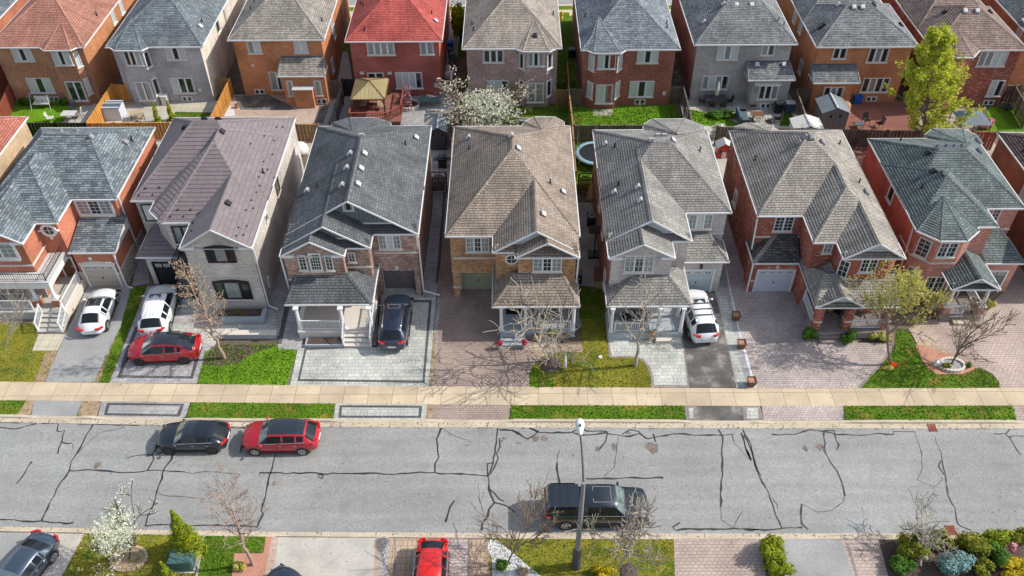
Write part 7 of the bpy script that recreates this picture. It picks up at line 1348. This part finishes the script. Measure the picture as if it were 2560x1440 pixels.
ring('oval brick ring round the white blossom tree', G('o', 323, 1398), .95, .72, .12, 'tan', 'dirtedge'); ring('pale stone ring round the dark leafless tree', G('o', 2378, 915), .80, .55, .22, 'limestone', 'gravel'); ring('low curved planter with pink tree', G('b', 1785, 1035), 1.05, .8, .35, 'limestone', 'mulchdark')
e = empty('mulch_mound', (*G('o', 1375, 916), 0), 'dark mulch mound round the wide leafless tree', 'mulch mound'); p = G('o', 1375, 912); mb = MB(); mb.blob((p[0], p[1], -.05), (.78, .72, .26), 18, 0, .06); mb.build('mulch', e, 'mulchdark')
p = G('o', 1572, 1430); e = empty('mulch_mound', (*p, 0), 'small mulch patch at the bottom right of the lamp lawn', 'mulch mound'); mb = MB(); mb.blob((p[0], p[1], -.05), (.55, .6, .14), 16, 0, .06); mb.build('mulch', e, 'mulchdark')
p = G('o', 1412, 922); e = empty('garden_parasol', (*p, 0), 'white folded parasol standing by the mulch mound', 'parasol'); mb = MB(); mb.tube([(p[0], p[1], 0), (p[0], p[1], 1.35)], .02, 6); mb.build('pole', e, 'white'); mb = MB(); mb.tube([(p[0], p[1], .15), (p[0], p[1], .45), (p[0], p[1], 1.2), (p[0], p[1], 1.4)], [.10, .13, .07, .02], 10); mb.build('canopy', e, 'white')
def lump(name, label, cat, loc, parts, group=None):
    e = empty(name, (loc[0], loc[1], 0), label, cat, group)
    for nm, mat, f in parts:
        mb = MB(); f(mb, loc[0], loc[1])
        for q in (split_mb(mb) if nm in ('leg', 'wheel', 'armrest', 'net_pole', 'window', 'nozzle') else [mb]): q.build(nm, e, mat)
    return e
# beige house: raised planter, bench like retaining wall
x0, y0 = G('q', 820, 1395); x1, _ = G('q', 1330, 1395)
lump('retaining_wall', 'low grey block wall with pale cap beside the lawn', 'garden wall', (x0, y0), [('block', 'concreteblue', lambda m, x, y: m.box(x, x1, y, y+.35, 0, .42)), ('coping', 'limestone', lambda m, x, y: m.box(x-.04, x1+.04, y-.05, y+.4, .42, .49))])
X0, Y0 = G('q', 960, 1255); X1, _ = G('q', 1225, 1255)
lump('raised_planter', 'grey block raised planter against the beige brick wall', 'planter', (X0, Y0), [('block', 'concreteblue', lambda m, x, y: (m.box(x-1.2, X1, y, y+.3, 0, .5), m.box(X1-.3, X1, y+.3, y+1.1, 0, .5))), ('soil', 'mulchdark', lambda m, x, y: m.box(x-1.2, X1-.3, y+.3, y+1.0, 0, .38))])
tree('sapling', 'tiny leafless sapling in the raised planter', G('q', 1130, 1165, .4), .35, .02, 3, 'bark', 7, up=.15, ang=.6)
p = G('o', 2338, 912); lump('stone_lantern', 'small white stone lantern on red mulch', 'garden lantern', p, [('base', 'white', lambda m, x, y: m.box(x-.13, x+.13, y-.13, y+.13, 0, .15)), ('lamp_house', 'white', lambda m, x, y: m.box(x-.1, x+.1, y-.1, y+.1, .15, .36)), ('cap', 'white', lambda m, x, y: m.tube([(x, y, .36), (x, y, .5)], [.2, .03], 4))])
clump('tulips', 'cluster of orange red tulips at the foot of the leafing tree', G('o', 2232, 918), .25, .2, .4, 'flower_orange', 90, .12, 77, 'flowers'); clump('tulips', 'pale green tulip leaves beside the leafing tree', G('o', 2218, 922), .4, .25, .25, 'leaf_bud', 160, .12, 78, 'flowers')
# street lamp
p = G('k', 865, 1355); x, y = p; e = empty('street_lamp', (x, y, 0), 'tall grey street lamp with white head over the pickup', 'street lamp'); top = WY('k', 935, 600, y); tip = G('k', 893, 215, 8.6); hz = WX('k', 935, 600, x)[1] if 0 else top[1]
mb = MB(); mb.tube([(x, y, 0), (x, y, 1.7), (x, y, 1.85)], [.27, .23, .16], 8); mb.build('base', e, 'darkgrey'); mb = MB(); mb.tube([(x, y, 1.8), (x, y, hz)], [.15, .10], 10); mb.build('pole', e, 'grey')
ar = [(x, y, hz-.1), (x-.02, y+.5, hz+.45), (x-.05, y+1.3, hz+.9), (x-.08, y+2.1, hz+1.05)]; mb = MB(); mb.tube(ar, .05, 8); mb.build('arm', e, 'darkgrey')
mb = MB(); q = ar[-1]; mb.tube([(q[0], q[1]-.1, q[2]+.02), (q[0], q[1]+.1, q[2]+.04), (q[0], q[1]+.55, q[2]+.06), (q[0], q[1]+.75, q[2]+.03), (q[0], q[1]+.8, q[2]+.02)], [.07, .15, .24, .19, .04], 10); mb.build('lamp_head', e, 'white'); mb = MB(); mb.tube([(q[0], q[1]+.3, q[2]+.18), (q[0], q[1]+.3, q[2]+.33)], .06, 8); mb.build('light_sensor', e, 'darkgrey')
# drains
def drain(label, r, pts):
    P = [G(r, *q, -.12) for q in pts]; xa, xb = min(p[0] for p in P), max(p[0] for p in P); ya, yb = min(p[1] for p in P), max(p[1] for p in P); e = empty('storm_drain', (xa, ya, -.12), label, 'drain grate', 'storm drains'); mb = MB()
    for a in ((xa, xb, ya, ya+.05), (xa, xb, yb-.05, yb), (xa, xa+.05, ya, yb), (xb-.05, xb, ya, yb)): mb.box(*a, -.125, -.098)
    mb.build('frame', e, 'redbrown'); mb = MB(); mb.box(xa+.05, xb-.05, ya+.05, yb-.05, -.124, -.116, 'black')
    for i in range(9): t = xa+(xb-xa)*(i+.5)/9; mb.beam((t-.04, ya+.05, -.106), (t+.04, yb-.05, -.106), .035, .012)
    mb.build('grate', e, 'redbrown')
drain('rust red drain grate at the far gutter', 'l', [(1642, 74), (1745, 140)]); drain('rust red drain grate half hidden by the corner shrubs', 'l', [(1805, 985), (1925, 1075)])
# transformer box
a = G('i', 1555, 1350, .1); lump('utility_box', 'dark green utility box beside the pointed cedar', 'utility box', (a[0], a[1]-.3), [('cabinet', 'teal', lambda m, x, y: m.box(x, x+1.15, y, y+.85, 0, .85)), ('lid', 'teal', lambda m, x, y: (m.box(x-.03, x+1.18, y-.03, y+.88, .85, .92), m.face([(x-.03, y-.03, .93), (x+1.18, y-.03, .93), (x+1.1, y+.3, 1.0), (x+.05, y+.3, 1.0)], 0), m.face([(x+.05, y+.3, 1.0), (x+1.1, y+.3, 1.0), (x+1.18, y+.88, .93), (x-.03, y+.88, .93)], 0))), ('pad', 'concrete', lambda m, x, y: m.box(x-.1, x+1.25, y-.1, y+.95, .01, .06))])
# side yard gear
def ac(label, loc): lump('air_conditioner', label, 'air conditioner', loc, [('cabinet', 'black', lambda m, x, y: (m.box(x-.35, x+.35, y-.35, y+.35, .03, .78), m.box(x-.38, x+.38, y-.38, y+.38, .78, .82))), ('fan_guard', 'grey', lambda m, x, y: (m.tube([(x, y, .82), (x, y, .86)], .3, 16), m.tube([(x, y, .86), (x, y, .88)], .12, 10, 'black')))], 'air conditioners')
ac('black air conditioner beside the pale grey house', G('C', 135, 650)); ac('grey air conditioner half hidden beside the tan house', G('s', 1530, 600)); ac('black air conditioner beside the russet house', G('c', 1278, 545))
p = G('t', 20, 500); lump('basketball_hoop', 'portable black hoop base on gravel beside the pale grey house', 'basketball hoop', (p[0], p[1]), [('base', 'black', lambda m, x, y: m.box(x-.45, x+.45, y-.1, y+.7, 0, .2)), ('pole', 'black', lambda m, x, y: m.beam((x, y, .2), (x, y+.2, 2.4), .09, .09)), ('backboard', 'darkgrey', lambda m, x, y: m.box(x-.5, x+.5, y+.2, y+.25, 2.2, 2.9))])
p = G('t', 70, 790); lump('storage_bin', 'brown storage bin against the pale grey house side', 'storage bin', p, [('bin', 'tan', lambda m, x, y: m.box(x-.3, x+.3, y-.2, y+1.3, 0, .75)), ('lid', 'brownwood', lambda m, x, y: m.box(x-.33, x+.33, y-.23, y+1.33, .75, .82))])
p = G('C', 135, 510); lump('lumber_stack', 'pale boards leaning by the side yard gate', 'boards', p, [('board', 'tan', lambda m, x, y: (m.beam((x-.2, y, 0), (x+.1, y+.5, 1.1), .5, .08)))])
# trampoline
p = G('C', 135, 235, .7); rx = 1.75; X, Y = p[0]+.35, p[1]-.1
lump('trampoline', 'round trampoline with pale blue rim behind the pale grey house', 'trampoline', (X, Y), [('mat', 'black', lambda m, x, y: m.tube([(x, y, .72), (x, y, .74)], rx*.82, 28)), ('rim_pad', 'padblue', lambda m, x, y: m.grid([[(x+r_*math.cos(t), y+r_*math.sin(t), z) for t in [6.2832*i/32 for i in range(32)]] for r_, z in ((rx*.80, .76), (rx, .76), (rx+.01, .68))][::-1], 0, True, True)),
 ('leg', 'lightgrey', lambda m, x, y: [m.tube([(x+rx*.95*math.cos(t), y+rx*.95*math.sin(t), 0), (x+rx*.95*math.cos(t), y+rx*.95*math.sin(t), .7)], .03, 6) for t in (.5, 1.5, 2.6, 3.7, 4.7, 5.8)]), ('net_pole', 'grey', lambda m, x, y: [m.tube([(x+rx*math.cos(t), y+rx*math.sin(t), .7), (x+rx*math.cos(t), y+rx*math.sin(t), 2.4)], .025, 6) for t in (.5, 1.5, 2.6, 3.7, 4.7, 5.8)])]) if plain('padblue', (.25, .45, .55), .5) else 0
# playhouse
p = G('C', 900, 268); lump('playhouse', 'red toy playhouse with grey roof beside the taupe roofed house', 'playhouse', p, [('wall', 'red', lambda m, x, y: m.box(x-.55, x+.55, y, y+.9, 0, 1.1)), ('roof', 'lightgrey', lambda m, x, y: (m.face([(x-.7, y-.1, 1.05), (x, y-.1, 1.5), (x, y+1, 1.5), (x-.7, y+1, 1.05)][::-1], 0), m.face([(x+.7, y-.1, 1.05), (x, y-.1, 1.5), (x, y+1, 1.5), (x+.7, y+1, 1.05)], 0), m.face([(x-.5, y, 1.05), (x+.5, y, 1.05), (x, y, 1.42)], 'red'))), ('door', 'white', lambda m, x, y: m.box(x-.15, x+.2, y-.03, y, .05, .6)), ('window', 'black', lambda m, x, y: (m.box(x-.42, x-.22, y-.03, y, .5, .85), m.box(x+.28, x+.45, y-.03, y, .5, .85)))])
def shed_(label, x0, x1, y0, y1, h, hr, wm, rm, axis='y', group='garden sheds', door=True):
    e = empty('garden_shed', ((x0+x1)/2, y0, 0), label, 'shed', group); mb = MB(); mb.box(x0, x1, y0, y1, 0, h); xm = (x0+x1)/2; ym = (y0+y1)/2
    if axis == 'y': [mb.face(f, 0) for f in ([(x0, y0, h), (x1, y0, h), (xm, y0, hr)], [(x1, y1, h), (x0, y1, h), (xm, y1, hr)])]
    mb.build('wall', e, wm); o = .12; r = MB()
    if axis == 'y': r.face([(x1+o, y0-o, h-.04), (x1+o, y1+o, h-.04), (xm, y1+o, hr), (xm, y0-o, hr)], 0); r.face([(x0-o, y1+o, h-.04), (x0-o, y0-o, h-.04), (xm, y0-o, hr), (xm, y1+o, hr)], 0)
    else: r.face([(x0-o, y0-o, h-.04), (x1+o, y0-o, h-.04), (x1+o, ym, hr), (x0-o, ym, hr)], 0); r.face([(x1+o, y1+o, h-.04), (x0-o, y1+o, h-.04), (x0-o, ym, hr), (x1+o, ym, hr)], 0)
    r.build('roof', e, rm); c = MB(); (c.beam((xm, y0-o, hr+.02), (xm, y1+o, hr+.02), .14, .04) if axis == 'y' else c.beam((x0-o, ym, hr+.02), (x1+o, ym, hr+.02), .14, .04)); c.build('ridge_cap', e, 'lightgrey')
    if door: d = MB(); d.box(xm-.55, xm-.02, y0-.03, y0, .08, h-.1); d.box(xm+.02, xm+.55, y0-.03, y0, .08, h-.1); d.box(xm-.5, xm-.3, y0-.045, y0-.03, h-.5, h-.25, 'black'); d.box(xm+.3, xm+.5, y0-.045, y0-.03, h-.5, h-.25, 'black'); d.build('door', e, wm)
a = G('B', 925, 222); b = G('B', 1015, 222); shed_('dark resin shed with twin doors behind the charcoal roof', a[0], b[0], a[1], a[1]+2.0, 1.95, 2.35, 'darkgrey', 'ribmetal')
a = G('a', 1010, 1170); b = G('a', 1165, 1190); shed_('small plastic storage shed with blue grey lid on the patio', a[0], b[0]+.1, a[1], a[1]+1.3, 1.35, 1.42, 'doorpale', 'bluegrey', 'x', door=False)
a = G('d', 1100, 920); b = G('d', 1285, 920); shed_('grey metal shed with pale ridge behind the old fence', a[0], b[0], a[1], a[1]+2.3, 1.75, 2.25, 'doorsteel', 'ribmetal'); a = G('d', 900, 935, 1); shed_('low white ribbed shed roof behind the old fence', a[0]+.2, a[0]+2.6, a[1]-.6, a[1]+1.2, 1.55, 1.95, 'offwhite', 'offwhite', door=False)
a = G('b', 1950, 1195, 2.0); b = G('b', 2195, 1195, 2.0); shed_('shingled lean-to shed with skylight on the grey patio', a[0], b[0], a[1]+.1, a[1]+2.4, 1.9, 2.2, 'offwhite', 'roof_midgrey', 'x', door=False)
# gazebo with a deck
c00 = G('b', 1228, 965, 2.3); c10 = G('b', 1560, 965, 2.3); c11 = G('b', 1595, 752, 2.3); x0, x1, y0, y1 = c00[0], c10[0], c00[1], c11[1]; xm, ym = (x0+x1)/2, (y0+y1)/2
e = empty('gazebo', (xm, ym, 0), 'gazebo with tan metal roof on the red brown deck', 'gazebo'); mb = MB(); zt = 3.1; A = (xm, ym, zt)
for f in ([(x0, y0, 2.3), (x1, y0, 2.3), A], [(x1, y0, 2.3), (x1, y1, 2.3), A], [(x1, y1, 2.3), (x0, y1, 2.3), A], [(x0, y1, 2.3), (x0, y0, 2.3), A]): mb.face(f, 0)
bricky('gazebometal', (.33, .27, .14), (.30, .25, .13), (.16, .13, .07), .35, 9, .02, rough=.5, bump=.2); mb.build('roof', e, 'gazebometal'); mb = MB()
for k, (px, py) in enumerate(((x0, y0), (x1, y0), (x1, y1), (x0, y1))): qx, qy = ((x1, y0), (x1, y1), (x0, y1), (x0, y0))[k]; mb.beam((px, py, 2.27), (qx, qy, 2.27), .1, .1); mb.beam((px, py, 2.32), A, .06, .06)
mb.build('roof_frame', e, 'brownwood')
for px in (x0+.15, x1-.15):
    for py in (y0+.15, y1-.15): mb = MB(); mb.beam((px, py, .6), (px, py, 2.25), .14, .14, 0, (0, 1, 0)); mb.build('post', e, 'brownwood')
g0 = G('b', 1212, 1095, 1.5); g1 = G('b', 1575, 1092, 1.5); dx0, dx1, dy0 = g0[0], g1[0], g0[1]
e = empty('garden_deck', (dx0, dy0, 0), 'red brown raised wooden deck with railing under the gazebo', 'deck'); mb = MB(); mb.box(dx0, dx1+1.2, dy0, y1+1.5, .45, .6); mb.box(dx0+.05, dx1+1.1, dy0+.05, y1+1.4, .02, .45, 'brownwood'); mb.build('deck_floor', e, 'pavewood')
mb = MB(); 
def drail(m, a, b, z=.6, h=.9):
    a = Vector((*a, z)); b = Vector((*b, z)); k = Vector((0, 0, 1)); m.beam(a+k*h, b+k*h, .12, .05); n = int((b-a).length/.2)
    for i in range(n+1): p = a.lerp(b, i/n); m.beam(p, p+k*h, .05, .05, 0, (1, 0, 0))
drail(mb, (dx0, dy0), (dx1, dy0)); drail(mb, (dx1, dy0), (dx1+1.1, dy0+1.2)); drail(mb, (dx1+1.15, dy0+1.3), (dx1+1.15, y1)); drail(mb, (dx0, dy0), (dx0, y1)); mb.build('deck_railing', e, 'redbrown')
chair('brown wicker armchair under the gazebo, left', (xm-.8, ym-.6, .6), R(-60), 'tan'); chair('brown wicker armchair under the gazebo, right', (xm+1.0, ym-.8, .6), R(60), 'tan'); table('low brown table under the gazebo', (xm+.1, ym-.7, .6), .9, .7, .45, 'brownwood')
table('glass topped patio table on the grey patio', G('b', 2000, 1020), 2.0, 1.1, .74, 'teal')
# swing seat
p = G('a', 420, 1040); lump('swing_seat', 'cream cushioned garden swing seat at the terracotta roofed house', 'swing seat', p, [('frame', 'lightgrey', lambda m, x, y: (m.tube([(x-.9, y-.5, 0), (x-.8, y, 1.5), (x-.9, y+.5, 0)], .03, 6), m.tube([(x+.9, y-.5, 0), (x+.8, y, 1.5), (x+.9, y+.5, 0)], .03, 6), m.tube([(x-.8, y, 1.5), (x+.8, y, 1.5)], .03, 6))), ('seat', 'offwhite', lambda m, x, y: m.box(x-.7, x+.7, y-.3, y+.2, .42, .54)), ('backrest', 'offwhite', lambda m, x, y: m.beam((x, y+.2, .5), (x, y+.38, 1.0), 1.4, .1, 0, (0, 1, 0)))])
table('glass table on the bright lawn patio', G('a', 690, 1160), 1.3, .9, .7, 'lightgrey'); chair('grey chair behind the glass lawn table', G('a', 720, 1075), 0, 'bluegrey'); chair('pale chair on the bright lawn, lying tilted', G('a', 505, 1180), R(100), 'offwhite'); chair('pale chair right of the glass lawn table', G('a', 775, 1140), R(-80), 'offwhite')
table('beige slatted table on the shed patio', G('a', 1340, 1150), 1.2, .8, .7, 'tan', rz=R(20)); chair('beige chair beside the slatted table', G('a', 1375, 1180), R(150), 'tan')
def bin_(label, loc, mat, h=1.0, w=.55): lump('wheelie_bin', label, 'bin', loc, [('body', mat, lambda m, x, y: m.box(x-w/2, x+w/2, y-w/2, y+w/2, .03, h)), ('lid', mat, lambda m, x, y: m.box(x-w/2-.04, x+w/2+.04, y-w/2-.05, y+w/2+.04, h, h+.07)), ('wheel', 'black', lambda m, x, y: m.tube([(x-w/2, y+w/2, .1), (x+w/2, y+w/2, .1)], .1, 8))], 'household bins')
bin_('white round topped bin at the grey house corner', G('a', 1612, 1010), 'offwhite', .9); bin_('blue recycling bin on the wooden deck patio', G('d', 1365, 728), 'binblue', .75, .7) if plain('binblue', (.01, .10, .45), .4) else 0; bin_('dark green bin beside the blue recycling bin', G('d', 1333, 724), 'teal', .85, .5)
for k, (u, v, mt) in enumerate([(2205, 560, 'black'), (2225, 600, 'teal'), (2200, 490, 'binblue')]): bin_(('black bin in the passage beside the deep red house', 'green bin in the passage beside the deep red house', 'blue bin farthest back in the passage by the deep red house')[k], G('b', u, v), mt, .95)
for k, (u, v) in enumerate([(2180, 700), (2210, 660), (2170, 760)]): p = G('b', u, v); lump('covered_goods', ('grey covered bundle, middle of three in the passage', 'grey covered bundle, rear of three in the passage', 'grey covered bundle, front of three in the passage')[k], 'covered goods', p, [('cover', 'lightgrey' if k != 1 else 'darkgrey', lambda m, x, y: m.blob((x, y, .35), (.4, .5, .45), 10, 0, .15))], 'covered goods')
# lounger on turf
p = G('c', 850, 1160, .3); lump('sun_lounger', 'grey reclining lounger on the artificial turf', 'sun lounger', p, [('seat', 'grey', lambda m, x, y: m.box(x-.7, x+.7, y-.3, y+.3, .30, .34)), ('backrest', 'grey', lambda m, x, y: m.beam((x-.7, y, .33), (x-1.1, y, .95), .6, .04, 0, (1, 0, 0))), ('frame', 'lightgrey', lambda m, x, y: [m.tube([(x+a, y+b, 0), (x+a, y+b, .32)], .02, 5) for a in (-.6, .6) for b in (-.28, .28)])])
table('dark round table behind the white blossom tree', G('c', 690, 1000), 1.1, 1.1, .72, 'black', True); chair('black metal chair right of the dark round table', G('c', 745, 1000), R(-90))
def bbq(label, loc, mat='black'): lump('barbecue', label, 'barbecue', loc, [('cart', mat, lambda m, x, y: (m.box(x-.35, x+.35, y-.25, y+.25, .1, .8), m.box(x-.75, x+.75, y-.22, y+.22, .8, .86, 'darkgrey'))), ('lid', mat, lambda m, x, y: m.tube([(x-.36, y, .95), (x+.36, y, .95)], .27, 12)), ('handle', 'steel', lambda m, x, y: m.beam((x-.25, y-.29, 1.0), (x+.25, y-.29, 1.0), .03, .03))], 'barbecues')
bbq('black barbecue beside the charcoal roofed house', G('B', 992, 320)); bbq('black barbecue with silver handle on the dining patio', G('d', 805, 800)); p = G('d', 1270, 810); lump('covered_barbecue', 'barbecue under a tan cloth cover on the wooden deck', 'covered barbecue', p, [('cover', 'coverbrown', lambda m, x, y: (m.tube([(x, y, 0), (x, y, .9), (x, y, 1.15), (x, y, 1.2)], [.62, .55, .42, .1], 9)))]) if plain('coverbrown', (.33, .19, .12), .8) else 0
# dining patio of the ash grey house
D0 = G('d', 362, 745); table('long slatted dining table under the closed parasol', D0, 1.9, 1.0, .74, 'darkgrey')
for k, (dx, dy, rz) in enumerate([(-.5, .8, 0), (.5, .8, 0), (-.5, -.85, 180), (.5, -.85, 180), (-1.25, 0, 90), (1.25, 0, -90)]): chair(('far left', 'far right', 'near left', 'near right', 'left end', 'right end')[k]+' black chair of the long dining table', (D0[0]+dx, D0[1]+dy), R(rz), group='dining chairs')
lump('closed_parasol', 'beige closed parasol through the dining table', 'parasol', D0, [('pole', 'lightgrey', lambda m, x, y: m.tube([(x, y, 0), (x, y, 2.3)], .025, 6)), ('canopy', 'limestone', lambda m, x, y: m.tube([(x, y, 1.05), (x, y, 1.3), (x, y, 2.2), (x, y, 2.45)], [.14, .2, .1, .02], 10))])
p = G('d', 560, 860); lump('garden_sofa', 'dark blue grey garden sofa on the curved patio', 'sofa', p, [('seat', 'bluegrey', lambda m, x, y: m.box(x-.4, x+.4, y-.9, y+.9, .2, .48)), ('backrest', 'bluegrey', lambda m, x, y: m.box(x-.55, x-.35, y-.95, y+.95, .2, .95)), ('armrest', 'black', lambda m, x, y: (m.box(x-.5, x+.4, y-.98, y-.88, .1, .68), m.box(x-.5, x+.4, y+.88, y+.98, .1, .68)))])
table('wooden fire table on the curved patio', G('d', 655, 850), 1.1, .9, .6, 'brownwood'); chair('black armchair left below the fire table', G('d', 655, 880), R(180), 'offwhite', 'lounge chairs'); chair('black armchair right of the fire table', G('d', 800, 870), R(-100), 'black', 'lounge chairs'); chair('low black armchair at the bottom of the curved patio', G('d', 735, 893), R(180), 'black', 'lounge chairs'); chair('black armchair by the basement window', G('d', 625, 775), 0, 'black', 'lounge chairs')
chair('black armchair by the russet house fence', G('d', 180, 700), R(-60), 'black', 'lounge chairs'); lump('grey_cabinet', 'blue grey deck cabinet against the side fence', 'cabinet', G('d', 885, 790), [('body', 'bluegrey', lambda m, x, y: m.box(x-.4, x+.4, y-.3, y+.3, 0, .9)), ('lid', 'lightgrey', lambda m, x, y: m.box(x-.43, x+.43, y-.33, y+.33, .9, .96))])
# deck patio of the copper house
chair('black patio chair facing the wooden deck', G('d', 1430, 880), R(10)); chair('black patio chair at the lower deck edge', G('d', 1525, 905), R(-70)); table('low black side table on the wooden deck', G('d', 1380, 905), .7, .6, .4, 'bluegrey'); chair('orange chair beside the copper house wall', G('d', 1145, 800), R(90), 'tan')
p = G('o', 2430, 292, 2.2); lump('pop_up_gazebo', 'dark blue pop-up canopy on the pink patio', 'canopy', p, [('canopy', 'bluegrey', lambda m, x, y: [m.face([(x+a*1.3, y+b*1.2, 2.1), (x+c*1.3, y+d*1.2, 2.1), (x, y, 2.7)], 0) for a, b, c, d in ((-1, -1, 1, -1), (1, -1, 1, 1), (1, 1, -1, 1), (-1, 1, -1, -1))]), ('leg', 'black', lambda m, x, y: [m.beam((x+a*1.25, y+b*1.15, 0), (x+a*1.25, y+b*1.15, 2.1), .07, .07) for a in (-1, 1) for b in (-1, 1)])])
chair('black chair beside the dark blue canopy', G('d', 2140, 890), R(-70)); chair('grey chair behind the tall leafing tree', G('d', 1950, 830), R(40)); p = G('d', 2440, 775); lump('toy_truck', 'green and grey toy truck on the right garden lawn', 'toy', p, [('body', 'teal', lambda m, x, y: m.box(x-.35, x+.35, y-.2, y+.2, .12, .35)), ('cab', 'darkgrey', lambda m, x, y: m.box(x-.3, x+.05, y-.18, y+.18, .35, .6)), ('wheel', 'black', lambda m, x, y: [m.tube([(x+a, y-.22, .12), (x+a, y+.22, .12)], .12, 10) for a in (-.22, .22)])])
p = G('o', 752, 382); lump('covered_furniture', 'white cloth covered garden furniture behind the purple roof', 'covered furniture', p, [('cover', 'white', lambda m, x, y: m.blob((x, y, .4), (.75, .7, .65), 12, 0, .1))])
p = G('o', 1404, 46); lump('fire_hydrant', 'yellow fire hydrant on the far lawn', 'fire hydrant', p, [('barrel', 'hydrant', lambda m, x, y: m.tube([(x, y, 0), (x, y, .1), (x, y, .12), (x, y, .62), (x, y, .75), (x, y, .85)], [.17, .17, .12, .12, .15, .04], 12)), ('nozzle', 'hydrant', lambda m, x, y: (m.tube([(x-.24, y, .5), (x+.24, y, .5)], .07, 8), m.tube([(x, y-.22, .45), (x, y, .45)], .08, 8)))]) if plain('hydrant', (.75, .45, .02), .5, noise=.03) else 0
lump('stepping_stone', 'square white drain cover on the shared lawn', 'drain cover', G('g', 903, 638), [('cover', 'offwhite', lambda m, x, y: m.box(x-.12, x+.12, y-.12, y+.12, .0, .04))])
lump('paper_scrap', 'crumpled white paper on the lamp lawn', 'litter', G('k', 1328, 1225), [('paper', 'white', lambda m, x, y: m.blob((x, y, .05), (.1, .08, .05), 6, 0, .3))])
lump('garden_pot', 'terracotta pot on pale stones by the orange fence', 'flower pot', G('b', 128, 1045), [('pot', 'coverbrown', lambda m, x, y: m.tube([(x, y, 0), (x, y, .35), (x, y, .38)], [.14, .2, .21], 10)), ('soil', 'mulchdark', lambda m, x, y: m.tube([(x, y, .3), (x, y, .385)], .17, 10))])
lump('rock', 'grey blue boulder beside the gnarled tree', 'rock', G('l', 1605, 1265), [('boulder', 'concreteblue', lambda m, x, y: m.blob((x, y, .05), (.32, .25, .22), 8, 0, .15))])
